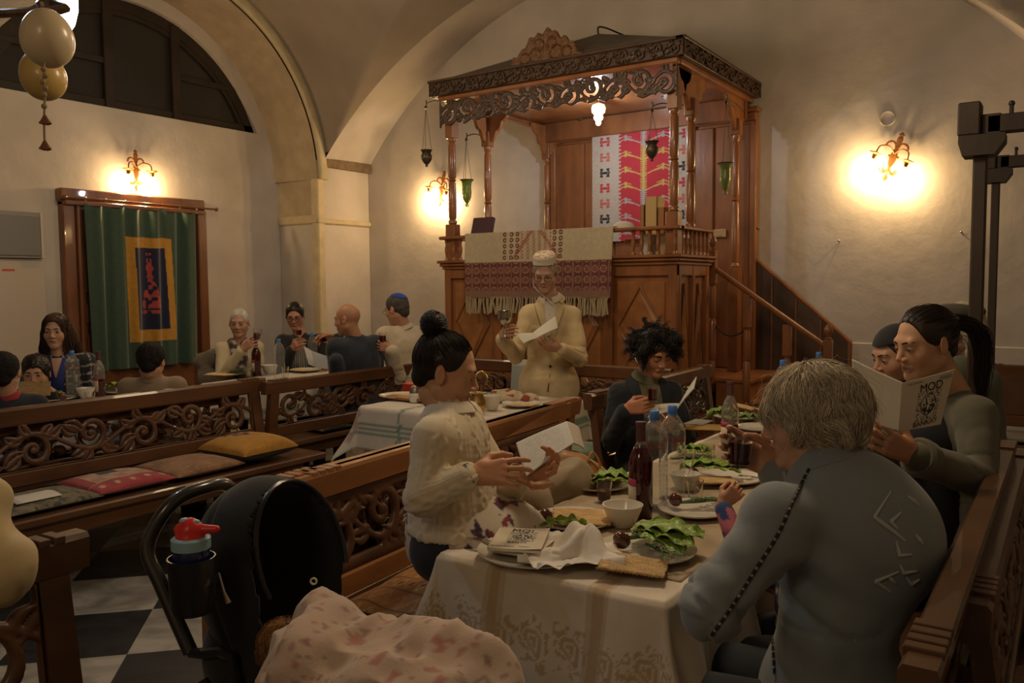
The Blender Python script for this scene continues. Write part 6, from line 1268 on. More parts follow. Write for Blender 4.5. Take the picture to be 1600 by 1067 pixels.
# ---------------------------------------------------------------- standing man in an ivory jacket
hd=p(852,428,5.62); f=cdir(-.10,-1); fh=cdir(-.22,-1); nk=p(860,468,5.70); pel=p(858,600,5.78)
J=J_(f,pel,nk,p(828,492,5.68),p(894,493,5.72),p(806,556,5.60),p(905,560,5.62),p(782,528,5.40),p(876,545,5.42),r=1.0,arm=1.05)
P=Person('standing elderly man in an ivory jacket and embroidered cap holding a silver goblet',(pel[0],pel[1],0),hd,fh,(.46,.26,.17),pitch=.36,nk=nk,hq=.0026,open=.15,hair=(.30,.25,.20),age=1,mouth=.003,wide=1.0); P.eyes(brow=np.array((.25,.2,.15))).glasses(w=.0014)
V,Q,c=hairshell(P.o,.004,.005,.055,-.06,amp=.002); P.kid('hair',(V,Q),hair_mm,c,True)
Fk=Field((-.13,-.14,0),(.13,.14,.18),.003); Fk.cap((0,-.012,.080),(0,-.012,.108),.096,.090,k=.0,front=v3(1,0,0),fl=.86); Fk.half((0,0,.062),(0,.28,-1),.004); Fk.half((0,0,.150),(0,-.05,1),.03); V,Q=Fk.mesh(); ck=np.tile((.58,.50,.38),(len(V),1)); a_=np.arctan2(V[:,0],V[:,1]+.012); zz=V[:,2]+.28*V[:,1]; st_=(np.abs(((a_/.42)%1)-.5)<.26)&(np.abs(zz-.088)<.012)&(noise3(V*150,3)>-.25); ck[st_]=(.16,.045,.05); ck[st_&((np.floor(a_/.42)%2)==0)]=(.05,.06,.12); ck[np.abs(zz-.068)<.003]=(.30,.14,.08); ck[(V[:,2]>.135)&(noise3(V*90,5)>.2)]=(.35,.18,.10)
P.kid('embroidered_cap',(V,Q),mat('cap_cloth',rough=.85,attr=True,bump=.3,bs=300),ck,True)
P.kid('headset_cord',tube([P.H([(.078,.0,-.03)])[0],P.H([(.075,.02,-.09)])[0],J['neck']+J['f']*.09+v3(.03,0,-.03)],.0035,6,6),wp)
bodyskin(P,J,.011); P.hand(J['wR'],cdir(.15,-.35)+UP*.55,cdir(.9,.3),UP*.8+cdir(0,-.3),h=.0035,curl=((.7,.8,.5),)*4,thumb=(.6,.7)); P.hand(J['wL'],cdir(-.9,-.15)+UP*.15,UP*.9+cdir(0,.3),cdir(0,-.8)+UP*.6,h=.0035,curl=((.4,.5,.3),)*4,thumb=(.5,.5))
ivory=fabric('ivory_linen',(.56,.43,.24),.9,bs=150,bump=.3)
def exj(F):
    F.cap(J['pelvis']+v3(0,0,.02),J['pelvis']-v3(0,0,.10),.175,.19,k=.05,front=J['f'],fl=.78); F.half(J['pelvis']-v3(0,0,.19)+0*J['f'],(0,0,-1),.008)
g=fold(garment(J,.0065,.016,extra=exj),.009,7,seed=12,amp2=.003,freq2=20); P.kid('jacket',g,ivory)
fj=J['f']; sj=v3(fj[1],-fj[0],0)
bj=BVHTree.FromPolygons([tuple(v) for v in g[0]],[tuple(int(i) for i in q) for q in g[1]])
def onto(pt,off=.003): 
    h_=bj.ray_cast(Vector(pt+fj*.5),Vector(-fj)); return (np.array(h_[0])+fj*off) if h_[0] is not None else pt
def patch(pts,n=8,off=.003):
    """quad strip between two edge lines laid on the chest"""
    a,b=pts; V=[];k=n
    for i in range(n+1):
        for j in range(5):
            q=(a[0]*(1-i/n)+a[1]*i/n)*(1-j/4)+(b[0]*(1-i/n)+b[1]*i/n)*(j/4); V.append(onto(q,off))
    F_=[(i*5+j,i*5+j+1,(i+1)*5+j+1,(i+1)*5+j) for i in range(n) for j in range(4)]; return np.array(V),F_
nk_=J['neck']; shm=fabric('white_shirt',(.62,.56,.46),.85)
P.kid('shirt',patch(((nk_+sj*.045+v3(0,0,.0),nk_+sj*.004+v3(0,0,-.30)),(nk_-sj*.045+v3(0,0,.0),nk_-sj*.012+v3(0,0,-.30))),14,.003),shm)
for sg,nm in((1,'lapel'),(-1,'lapel')):
    P.kid(nm,patch(((nk_+sj*sg*.05+v3(0,0,.01),nk_+sj*sg*.0+v3(0,0,-.31)),(nk_+sj*sg*.105+v3(0,0,-.03)-0*fj,nk_+sj*sg*.012+v3(0,0,-.31)),),14,.008),ivory)
collar(P,J,shm,.066,.030,'shirt_collar',open_=.35); J3=dict(J); J3['neck']=J['neck']+v3(0,0,-.012)-fj*.01; collar(P,J3,ivory,.080,.028,'jacket_collar',open_=.9)
for sg in(1,-1): P.kid('lapel_edge',tube([onto(nk_+sj*sg*(.105*(1-i/8)+.012*i/8)+v3(0,0,-.03-.28*i/8),.012) for i in range(9)],.0022,5),mat('lapel_edge_dark',(.30,.22,.12),.9))  # darker line along each lapel's outer edge, so the lapel stands out
for z in(-.33,-.45): q=onto(nk_+v3(0,0,z)+sj*-.002,.004); P.kid('jacket_button',ball(q,.010,10,8,(1,1,1)),mat('button_dark',(.02,.02,.02),.3))
for z in(-.10,-.18,-.25): P.kid('shirt_button',ball(onto(nk_+v3(0,0,z),.007),.0045,8,6),wp)
P.kid('pocket_flap',patch(((onto(nk_-sj*.09+v3(0,0,-.42)),onto(nk_-sj*.20+v3(0,0,-.43))),(onto(nk_-sj*.09+v3(0,0,-.455)),onto(nk_-sj*.20+v3(0,0,-.465)))),6,.006),ivory)
P.kid('slit_shade',tube([onto(nk_+v3(0,0,-.50),.002),onto(nk_+v3(0,0,-.62)+sj*.015,.002)],[.002,.006],6),mat('shadow_cloth',(.10,.08,.05),.9))  # dark strip, painted shade where the jacket fronts part
s=sj; 
for a,g_ in(('R',1),('L',-1)): J['h'+a]=pel+s*g_*.09; J['k'+a]=v3(pel[0],pel[1],.48)+s*g_*.10+fj*.02; J['a'+a]=v3(pel[0],pel[1],.08)+s*g_*.11
P.kid('trousers',legs(J,.01,0,.82),fabric('grey_trousers',(.06,.055,.05),.9)); P.kid('shoe',shoe(J['aR'],fj),shoe_m); P.kid('shoe',shoe(J['aL'],fj),shoe_m); P.done(); MAN=J
# ---------------------------------------------------------------- curly-haired man
hd=p(1022,552,4.42); f=cdir(.18,-1); fh=cdir(.42,-1); nk=p(1008,592,4.48); pel=p(1005,740,4.55)
J=J_(f,pel,nk,p(968,616,4.48),p(1048,614,4.50),p(955,690,4.40),p(1072,680,4.45),p(978,640,4.22),p(1050,668,4.15),r=.95,arm=1.0)
P=Person('young man with curly black hair and dark jacket looking down at a booklet',(pel[0],pel[1],0),hd,fh,(.46,.22,.12),pitch=.40,nk=nk,roll=.05,hq=.0026,open=.0,hair=(.012,.009,.007),wide=.96,lip=(.32,.10,.07)); P.eyes(browr=.003)
V,Q,c=hairshell(P.o,.004,.014,.025,-.06,amp=.008,freq=45); P.kid('hair_base',(V,Q),hair_m,c,True)
g=strands(P.o,2600,16,.10,lambda q,t,rg,of:(lambda n:n*.35+np.array([0,.25,-.7])+.9*noise_dir(q*38))( (q-v3(0,-.012,.036))/np.array([.09,.1,.1])),off=(.10,.42),r=.0015,seed=31,rootf=lambda q:(q[:,2]>-.25)&~((q[:,1]>.55)&(q[:,2]<.33)),curl=.006,cf=16) if 0 else None
def noise_dir(x,sd=0): return np.stack([noise3(x,sd),noise3(x+7.7,sd+1),noise3(x+3.1,sd+2)],-1)
def fl_c(q,t,rg,of): n=(q-v3(0,-.012,.036))/np.array([.09,.1,.1]); return n*.45+np.array([0,.22,-.65])+1.3*noise_dir(q*32,4)
g=strands(P.o,2800,16,.11,fl_c,off=(.08,.38),r=.0015,seed=31,rootf=lambda q:(q[:,2]>-.30)&~((q[:,1]>.45)&(q[:,2]<.50)),curl=.007,cf=17); P.kid('curly_hair',(g[0],g[1]),hair_m,g[2],True)
bodyskin(P,J,.010); P.hand(J['wR'],cdir(.85,-.3)+UP*.25,cdir(.1,.9)+UP*-.1,UP,h=.0032,curl=((.5,.6,.4),)*4,thumb=(.6,.7)); P.hand(J['wL'],cdir(-.2,-.5)+UP*.5,cdir(-.2,.8)+UP*.2,cdir(-1,0),h=.0032,curl=(.5,.6,.6,.7),thumb=(.2,.2))
g=fold(garment(J,.0075,.018),.008,9,seed=15,amp2=.002); nav=fabric('navy_coat',(.014,.016,.022),.9); P.kid('jacket',g,nav)
bj=BVHTree.FromPolygons([tuple(v) for v in g[0]],[tuple(int(i) for i in q) for q in g[1]]); fj=J['f']; sj=v3(fj[1],-fj[0],0); nk_=J['neck']
def p_st(V): 
    z=V[:,2]-nk_[2]; c=np.tile((.115,.10,.055),(len(V),1)); c[((z<-.135)&(z>-.175))|((z<-.215)&(z>-.25))|((z<-.29)&(z>-.32))]=(.42,.36,.26); return c
g=patch(((nk_+sj*.055,nk_+sj*.030+v3(0,0,-.36)),(nk_-sj*.055,nk_-sj*.085+v3(0,0,-.36))),40,.004); P.kid('striped_shirt',g,fabric('striped_knit',attr=True,bs=250),p_st(g[0])); collar(P,J,fabric('olive_knit',(.13,.12,.065)),.060,.03,'polo_neck'); 
for sg in(1,-1): P.kid('lapel',patch(((nk_+sj*sg*.06+v3(0,0,.02),nk_+sj*(sg*.055-.028)+v3(0,0,-.38)),(nk_+sj*sg*.115+v3(0,0,0),nk_+sj*(sg*.075-.028)+v3(0,0,-.38))),12,.010),nav)
add_legs(P,J,ft=.0); P.done(); CUR=J
# ---------------------------------------------------------------- people farther off
def sitter(label,hp,hdist,fb,fhd,nkp,pelp,skin,wR=None,wL=None,eR=None,eL=None,shw=.17,r=1.0,pitch=.1,hq=.0036,arm=1.0,dd=0,kids=None,leg=True,gh=.009,roll=0,hs=1.0,kz=.5,kn=.42,legf=None,**o):
    hd=p(*hp,hdist); f=cdir(*fb); fh=cdir(*fhd); nk=p(*nkp,hdist+.03+dd)+v3(0,0,.018); pel=p(*pelp,hdist+.06+dd); sR,sL=shl(nk,f,shw*.93,.042,.0)
    rr_=v3(f[1],-f[0],0); k=shw/.17
    eR=p(*eR) if eR else sR+rr_*.04*k-v3(0,0,.26*k)+f*.04; eL=p(*eL) if eL else sL-rr_*.04*k-v3(0,0,.26*k)+f*.04
    wR=p(*wR) if wR else eR+f*.22*k-rr_*.06+v3(0,0,.03); wL=p(*wL) if wL else eL+f*.22*k+rr_*.06+v3(0,0,.03)
    J=J_(f,pel,nk,sR,sL,eR,eL,wR,wL,r=r,arm=arm); P=Person(label,(pel[0],pel[1],0),hd,fh,skin,pitch=pitch,roll=roll,hq=hq,hs=hs,nk=nk,**o); P.J=J; bodyskin(P,J,.013,s=min(1,r)); 
    if leg: add_legs(P,J,ft=0,r=r,kn=kn,kz=kz,f=legf)
    return P,J
# woman in checked jacket
P,J=sitter('woman with long brown hair in a black and white checked jacket and blue shirt',(88,518),5.75,(.25,-1),(.22,-1),(93,562),(95,690),(.52,.30,.19),shw=.18,pitch=.05,open=.7,hair=(.06,.030,.017),lip=(.40,.10,.08),mouth=.001,hq=.003,legf=cdir(.3,-1),kn=.3)
P.eyes(col=(.05,.04,.03)); V,Q,c=hairshell(P.o,.0045,.010,.045,-.06,amp=.002); P.kid('hair_cap',(V,Q),hair_m,c,True)
def fl_l(q,t,rg,of): 
    n=(q-v3(0,-.012,.036))/np.array([.09,.11,.1]); n/=np.linalg.norm(n,axis=1)[:,None]; sg=np.sign(q[:,0]); d=np.stack([sg*(.30-.65*t),-.25+0*sg,-.35-1.1*min(1,t*2.2)+0*sg],1); w_=np.sin(t*14+of*60); return d+np.stack([w_*.35,w_*.1,0*w_],1)*(t>.3)
g=strands(P.o,2200,20,.40,fl_l,off=(.04,.14),r=.0016,seed=41,rootf=lambda q:(q[:,2]>-.2)&~((q[:,1]>.35)&(q[:,2]<.55)),curl=.004,cf=12); P.kid('hair',(g[0],g[1]),hair_m,g[2],True)
g=fold(garment(J,.009,.018),.006,10,seed=3); V=g[0]; c=np.tile((.022,.022,.024),(len(V),1)); S_,U,T=limb(V,J); a=(np.abs(((T+.0)/.055)%1-.5)<.10)|(np.abs((U/.055)%1-.5)<.10); n=noise3(V*110,3); c[a&(n>-.25)]=(.36,.33,.29); P.kid('checked_jacket',g,fabric('checked_wool',attr=True),c)
bj=BVHTree.FromPolygons([tuple(v) for v in g[0]],[tuple(int(i) for i in q) for q in g[1]]); fj=J['f']; sj=v3(fj[1],-fj[0],0); nk_=J['neck']
P.kid('blue_shirt',patch(((nk_+sj*.06,nk_+sj*.075+v3(0,0,-.42)),(nk_-sj*.055,nk_-sj*.05+v3(0,0,-.42))),16,.004),fabric('blue_satin',(.012,.022,.16),.5)); P.kid('neck_opening',patch(((nk_+sj*.035+v3(0,0,.0),nk_+sj*.0+v3(0,0,-.13)),(nk_-sj*.035+v3(0,0,.0),nk_-sj*.008+v3(0,0,-.13))),10,.007),skin_m,np.tile((.52,.30,.19),(55,1)))
P.done()
# boy biting flatbread
P,J=sitter('small boy with dark hair biting a large flatbread at far left',(57,584),5.50,(.35,-1),(.3,-1),(60,618),(62,690),(.50,.28,.17),wR=(44,612,5.32),wL=(80,610,5.32),shw=.13,r=.74,pitch=.12,hs=.98,open=.8,hair=(.014,.010,.008),hq=.0032,leg=False,arm=.8); P.eyes(col=(.02,.012,.01)); V,Q,c=hairshell(P.o,.004,.012,.02,-.05,amp=.006,freq=50); P.kid('hair',(V,Q),hair_m,c,True)
P.hand(J['wL'],cdir(-.5,-.2)+UP*.3,cdir(0,.9),UP,s=.75,h=.0035,curl=(.7,.7,.8,.9),thumb=(.5,.5)); P.hand(J['wR'],cdir(.3,-.2)+UP*.3,cdir(0,.9),UP,s=.75,h=.0035,curl=(.7,.7,.8,.9),thumb=(.5,.5)); P.kid('shirt',fold(garment(J,.009,.012),.004,12),fabric('black_top',(.012,.012,.014)))
seat_legs(J,J['f'],kn=.3,kz=.48,spread=.06,ft=0); P.kid('trousers',legs(J,.01,0,.7),trou); P.done()
m_=matzah('large flatbread the boy at far left bites into',p(54,607,5.27),0,.20,.09); m_.rotation_euler=(PI/2-.15,0,az(cdir(1,0)))
# child in dark shirt, back turned
P,J=sitter('child in a dark shirt with a red collar, back turned, at the left edge',(6,583),4.62,(-.5,.86),(-.35,.9),(15,628),(22,720),(.45,.24,.14),shw=.145,r=.82,hs=.93,hair=(.012,.009,.008),open=.4); V,Q,c=hairshell(P.o,.004,.010,.03,-.055,amp=.003); P.kid('hair',(V,Q),hair_mm,c,True); P.kid('shirt',fold(garment(J,.009,.014),.005,9),fabric('navy_knit',(.012,.014,.022))); collar(P,J,fabric('red_collar',(.26,.02,.02)),.056,.03); P.done()
# child in tan
P,J=sitter('child in a tan shirt with short dark hair, back turned, in front of the curtain',(236,566),5.05,(-.15,1),(-.1,1),(238,598),(248,700),(.50,.27,.16),shw=.15,r=.85,hs=.93,pitch=.2,hair=(.012,.009,.008),open=.4); V,Q,c=hairshell(P.o,.004,.012,.03,-.05,amp=.004); P.kid('hair',(V,Q),hair_mm,c,True); P.kid('shirt',fold(garment(J,.009,.016),.005,9),fabric('tan_corduroy',(.24,.17,.10))); collar(P,J,MATS['tan_corduroy'],.056,.03); P.done()
# elder in cream cardigan
P,J=sitter('elder with close-cropped white hair in a cream cardigan and patterned scarf',(374,505),7.1,(.15,-1),(.12,-1),(374,540),(372,630),(.42,.24,.16),wR=(378,546,6.85),eR=(346,592,6.97),shw=.15,r=.85,pitch=.12,hair=(.45,.42,.37),age=1,open=.15); P.eyes(brow=np.array((.2,.16,.13)))
V,Q,c=hairshell(P.o,.004,.003,.055,-.05,amp=.0015); P.kid('hair',(V,Q),hair_mm,c,True); P.hand(J['wR'],cdir(.6,-.1)+UP*.75,cdir(.2,.8),UP+cdir(.2,0),h=.0038,curl=((.5,.6,.4),)*4,thumb=(.6,.6)); P.kid('cardigan',fold(garment(J,.009,.018),.006,10),fabric('cream_cardigan',(.50,.42,.27)))
nk_=J['neck']; fj=J['f']; sj=v3(fj[1],-fj[0],0); Fs=Field(nk_-.40,nk_+.15,.008); 
for sg in(-1,1): Fs.cap(nk_+sj*sg*.05+fj*.05,nk_+fj*.13-v3(0,0,.14)+sj*(sg*.03-.02),.030,.034,k=.02)
Fs.cap(nk_+fj*.13-v3(0,0,.14)-sj*.02,nk_+fj*.16-v3(0,0,.34)-sj*.03,.045,.055,k=.02); Fs.cap(nk_+sj*.05,nk_-sj*.05,.05,k=.03); g=fold(Fs.mesh(),.006,26); n=noise3(g[0]*30,3); c=np.where(n[:,None]>.1,np.array((.035,.03,.03)),np.where(n[:,None]<-.3,np.array((.35,.30,.24)),np.array((.16,.09,.06)))); P.kid('scarf',g,fabric('scarf_silk',attr=True),c); P.done()
# woman in glasses
P,J=sitter('woman in dark glasses, black cardigan and grey striped top raising a small glass',(461,494),7.6,(.05,-1),(.12,-1),(470,530),(470,620),(.44,.22,.14),wR=(456,545,7.33),eR=(440,592,7.45),shw=.175,r=1.0,pitch=.30,hair=(.012,.009,.008),open=.0); P.eyes().glasses(mat('black_frame',(.01,.01,.01),.3),.022,.0024)
V,Q,c=hairshell(P.o,.004,.008,.045,-.05,amp=.001); P.kid('hair',(V,Q),hair_m,c,True); P.kid('hair_knot',ball((0,-.115,.035),.028),hair_m,np.tile((.012,.009,.008),(len(ball((0,0,0),.03)[0]),1)),True)
P.hand(J['wR'],cdir(.3,-.3)+UP*.75,cdir(.5,.6),UP*.2+cdir(.8,0),h=.0038,curl=((.6,.7,.4),)*4,thumb=(.6,.6)); g=fold(garment(J,.009,.020),.008,8); P.kid('cardigan',g,fabric('black_cardigan',(.012,.012,.013)))
bj=BVHTree.FromPolygons([tuple(v) for v in g[0]],[tuple(int(i) for i in q) for q in g[1]]); fj=J['f']; sj=v3(fj[1],-fj[0],0); nk_=J['neck']
g=patch(((nk_+sj*.04,nk_+sj*.10+v3(0,0,-.44)),(nk_-sj*.05,nk_-sj*.13+v3(0,0,-.44))),30,.005); c=np.tile((.09,.085,.08),(len(g[0]),1)); 
def ps(g,n): pass
g=gridf(lambda u,v:tuple(0*u+nk_[i]+(sj[i]*((.045+.06*v)*(1-u)+(-.05-.08*v)*u))+UP[i]*(-.44*v)+fj[i]*(.135+.035*np.sin(PI*u)*(.5+v)+.02*v) for i in range(3)),60,14); x_=np.linspace(0,1,60)[:,None]+np.zeros((1,14)); c=np.where(((x_*9)%1<.4)[...,None],np.array((.34,.31,.27)),np.array((.08,.075,.07))).reshape(-1,3); P.kid('striped_top',g,fabric('striped_top',attr=True),c); P.done()
# bald man from behind
P,J=sitter('bald man in a dark blue sweater seen from behind, raising a small glass',(543,500),6.30,(-.75,.66),(-.95,.25),(556,535),(565,640),(.44,.22,.12),wR=(524,528,6.42),wL=(524,560,6.1),eL=(528,600,6.2),shw=.19,r=1.12,pitch=.12,open=.3,hair=(.10,.06,.04),scalp=(.42,.21,.115)); P.eyes(lash=False)
P.kid('ear_hair',(hairshell(P.o,.0045,.0015,-.02,-.05,amp=.001)[0][:0],hairshell(P.o,.0045,.0015,-.02,-.05,amp=.001)[1][:0]),hair_mm) if 0 else None
P.hand(J['wR'],cdir(-.95,0)+UP*.05,cdir(0,-.4)+UP*-.8,UP*.5+cdir(0,-.8),h=.004,curl=((.5,.6,.4),)*4,thumb=(.5,.5)); P.kid('sweater',fold(garment(J,.009,.020),.008,8),fabric('dark_blue_sweater',(.016,.022,.034))); P.done()
# man with blue skullcap
P,J=sitter('man in a white shirt and blue skullcap seen from behind beside the bald man',(620,484),6.65,(-.55,.82),(-.88,.45),(632,518),(645,625),(.46,.25,.15),wL=(612,545,6.35),eL=(622,590,6.5),shw=.18,r=1.05,pitch=.22,open=.3,hair=(.07,.06,.055)); P.eyes().glasses()
V,Q,c=hairshell(P.o,.004,.006,.045,-.05,amp=.0015); P.kid('hair',(V,Q),hair_mm,c,True); Fk=Field((-.13,-.14,0),(.13,.14,.18),.0035); Fk.ell((0,-.016,.038),(.083,.104,.0955)); 
Fk.half((0,-.045,.096),(0,.45,-1),.002); V,Q=Fk.mesh(); P.kid('skullcap',(V,Q),fabric('blue_felt',(.015,.05,.30),.8),None,True); P.hand(J['wL'],cdir(-.85,.1)+UP*.2,cdir(.1,.9),UP,h=.004,curl=((.6,.7,.4),)*4,thumb=(.5,.5)); P.kid('shirt',fold(garment(J,.008,.020),.008,9,amp2=.002,freq2=25),fabric('white_linen_shirt',(.52,.43,.31))); collar(P,J,MATS['white_linen_shirt'],.062,.03); P.done()
# two people behind the reading woman
P,J=sitter('person with a black skullcap mostly hidden behind the reading woman\'s face',(1403,556),3.35,(-.9,-.2),(-.95,-.15),(1415,600),(1430,800),(.46,.25,.15),shw=.16,pitch=.25,open=.3,hair=(.04,.03,.025)); P.eyes(); V,Q,c=hairshell(P.o,.004,.004,.05,-.05,amp=.001); P.kid('hair',(V,Q),hair_mm,c,True); Fk=Field((-.13,-.14,0),(.13,.14,.18),.0035); Fk.ell((0,-.010,.036),(.083,.104,.0955)); Fk.half((0,-.01,.075),(0,-.15,-1),.002); V,Q=Fk.mesh(); P.kid('skullcap',(V,Q),fabric('black_felt',(.012,.014,.016)),None,True); P.kid('shirt',garment(J,.011,.018),MATS['navy_knit']); P.done()
P,J=sitter('grey-haired man in a flat tweed cap standing behind the reading woman\'s ponytail',(1494,520),3.62,(-.5,.4),(-.75,.5),(1512,570),(1522,740),(.40,.24,.15),shw=.17,pitch=.1,open=.3,hair=(.42,.35,.25),age=1,leg=True); P.eyes(lash=False)
V,Q,c=hairshell(P.o,.004,.012,.0,-.115,amp=.005); P.kid('hair',(V,Q),hair_mm,c,True); Fk=Field((-.14,-.15,0),(.14,.18,.20),.004); Fk.ell((0,.0,.085),(.092,.120,.045),k=.01); Fk.ell((0,.09,.070),(.065,.055,.012),k=.015); V,Q=Fk.mesh(); P.kid('flat_cap',fold((V,Q),.003,30),fabric('tweed',(.055,.045,.03)),None,True)
P.kid('jacket',fold(garment(J,.010,.024),.008,8),fabric('green_grey_jacket',(.085,.09,.06))); P.done()
# child beside the old woman, only hand and sleeve show
hd=p(1262,800,2.32); nk=p(1250,865,2.30); J=J_(cdir(-1,.2),p(1265,1000,2.30),nk,p(1255,880,2.42),p(1240,885,2.20),p(1200,905,2.36),p(1168,880,2.22),p(1190,860,2.3),p(1128,788,2.34),r=.62,arm=.85)
P=Person('small child with a blue flowered sleeve whose hand shows beside the grey-haired woman',(J['pelvis'][0],J['pelvis'][1],0),hd,cdir(-1,.1),(.48,.26,.16),hs=.80,nk=nk,hq=.004,open=.5,hair=(.05,.03,.02)); P.eyes(); V,Q,c=hairshell(P.o,.005,.008,.04,-.05); P.kid('hair',(V,Q),hair_m,c,True); bodyskin(P,J,.010,.6)
P.hand(J['wL'],UP*.9+cdir(.15,0),cdir(.3,.8),cdir(-1,0),s=.62,h=.0026,curl=((.9,1.0,.6),)*4,thumb=(.5,.6)); g=fold(garment(J,.006,.014),.005,25,seed=3); V=g[0]; c=np.tile((.018,.045,.16),(len(V),1)); n=noise3(V*24,5); n2=noise3(V*24+9,6); n3=noise3(V*26+4,7); c[n>.42]=(.45,.12,.16); c[n2>.45]=(.55,.30,.04); c[n3>.5]=(.55,.48,.36); c[n2<-.52]=(.35,.03,.05); P.kid('flowered_shirt',g,fabric('flowered_cotton',attr=True),c)
seat_legs(J,J['f'],kn=.28,kz=.48,spread=.06,ft=0); P.kid('trousers',legs(J,.01,0,.62),trou); P.done()
# ================================================================ things held, the pram, bags and the egg lamp
pgm=mat('booklet_page',rough=.7,attr=True)
def sheet(A,B,C_,D,paint,th=.0012,bow=.006,n=50,flip=False,edges=None):
    """A top-left, B top-right, C bottom-right, D bottom-left seen from the painted side"""
    A,B,C_,D=[np.array(q,float) for q in(A,B,C_,D)]; N=nrm(np.cross(B-A,D-A))
    def f(u,v): 
        q=[(A[i]*(1-u)+B[i]*u)*v+(D[i]*(1-u)+C_[i]*u)*(1-v)-N[i]*0+N[i]*(-bow)*np.sin(PI*u) for i in range(3)]; return tuple(q)
    u,v=np.meshgrid(np.linspace(0,1,n),np.linspace(0,1,n),indexing='ij'); c=paint(u,v).reshape(-1,3); return gridf(f,n,n,th=th),np.vstack([c,c])
def plain(c,lines=0):
    def f(u,v):
        q=np.tile(np.array(c,float),u.shape+(1,)); 
        if lines: a=(np.abs(u-.5)<.36)&(np.abs(v-.5)<.40)&(((v*26)%1)<.35)&(noise3(np.stack([u*60,np.floor(v*26),0*u],-1),3)>-.2); q[a]*=lines
        return q
    return f
def cover_p(u,v):
    c=np.tile(np.array((.56,.49,.38)),u.shape+(1,)); art(u,v,c,.32,.80,.14,.74,7); return c
def open_booklet(label,spT,spB,rT,rB,lT,lB,pR,pL,title=False,bow=.004,inner=True):
    base=(np.array(spT)+np.array(spB))/2; t=thing('open_booklet',label,'booklet',base)
    for nm,(A,B,C_,D),pt in(('right_cover',(spT,rT,rB,spB),pR),('left_cover',(lT,spT,spB,lB),pL)):
        g,c=sheet(A,B,C_,D,pt,bow=bow,n=90 if title and nm=='right_cover' else 40); obj(nm,(g[0]-base,g[1]),pgm,t,True,col=c)
        N=nrm(np.cross(np.array(B)-A,np.array(D)-A)); k=.0025
        if inner:
            g,c=sheet(*[np.array(q)+N*k+ (base-np.array(q))*.012 for q in(A,B,C_,D)],plain((.60,.56,.48)),th=.002,bow=bow,n=16); obj('pages',(g[0]-base,g[1]),pgm,t,True,col=c)
    if title:
        A,B,C_,D=[np.array(q) for q in(spT,rT,rB,spB)]; N=nrm(np.cross(B-A,D-A))
        def put(s_,size,u0,v0):
            V,F=text_geo(s_,size); U=(B-A)/np.linalg.norm(B-A); W_=nrm(A-D); o0=(A*(1-u0)+B*u0)*v0+(D*(1-u0)+C_*u0)*(1-v0); q=o0+V[:,:1]*U+V[:,1:2]*W_-N*(.0018+bow); obj('cover_text',(q-base,F),ink,t,False)
        put('MOD',.032,.56,.79); put('BANKAY',.020,.56,.10); put('TON TZIDAION',.007,.22,.93); put('HAGGADAH',.007,.82,.93); put('TOU PESACH',.007,.82,.89)
    return t
p=atd
open_booklet('open booklet with black cover picture held up by the woman with the ponytail',p(1411,598,2.33),p(1405,674,2.34),p(1492,577,2.36),p(1470,663,2.37),p(1331,561,2.45),p(1342,655,2.46),cover_p,plain((.56,.49,.38)),True)
open_booklet('open booklet lit bluish white in the hands of the cream-sweater woman',p(886,658,2.52),p(896,692,2.45),p(905,668,2.60),p(914,702,2.53),p(806,692,2.50),p(822,744,2.40),plain((.58,.50,.44)),plain((.62,.62,.62),.82),bow=.003)
open_booklet('small open booklet in the left hand of the standing man in the ivory jacket',p(832,520,5.34),p(838,528,5.24),p(868,494,5.42),p(872,512,5.36),p(806,522,5.34),p(818,536,5.22),plain((.58,.54,.45)),plain((.6,.56,.47)),bow=.003)
open_booklet('open booklet held low by the curly-haired man',p(1062,630,4.10),p(1056,640,4.00),p(1088,588,4.14),p(1084,606,4.04),p(1025,632,4.16),p(1012,652,4.04),plain((.56,.54,.48)),plain((.5,.48,.43),.8),bow=.003)
open_booklet('open booklet propped up on the table of the bald man, white against his sleeve',p(487,548,6.62),p(493,574,6.58),p(510,556,6.50),p(514,577,6.46),p(475,541,6.60),p(482,569,6.56),plain((.55,.56,.58)),plain((.55,.53,.48)),bow=.003)
def fgl(label,pt,fill,h=.075,r=.030,tilt=0):
    t=tumbler(label,pt-v3(0,0,h/2),fill,h,r); t.rotation_euler=(0,tilt,0); return t
fgl('faceted glass of red wine raised in the hand of the grey-haired woman',GRIP,.75,.082,.034,.05)
fgl('small wine glass in the hand of the curly-haired man',p(1020,615,4.10),.8,.08,.033)
fgl('small wine glass lifted by the elder in the cream cardigan',p(400,522,6.77),.6,.08,.034,.3)
fgl('small glass of wine held by the woman in glasses',p(467,518,7.25),.7,.07,.03)
fgl('small wine glass in the outstretched hand of the bald man',p(505,528,6.42),.7,.07,.03)
fgl('small wine glass in the hand of the man with the blue skullcap',p(598,527,6.36),.7,.07,.03)
t=thing('silver_goblet','silver kiddush goblet on a stem raised by the standing man','goblet',p(789,508,5.30)-v3(0,0,.085)); obj('cup',shell([(1e-4,.085),(.02,.088),(.040,.110),(.046,.14),(.044,.165),(.048,.178)],24,th=.002),sl,t); obj('stem',lathe([(.036,0),(.037,.004),(.012,.014),(.006,.03),(.010,.05),(.006,.06),(.012,.084),(.02,.088)],20),sl,t)
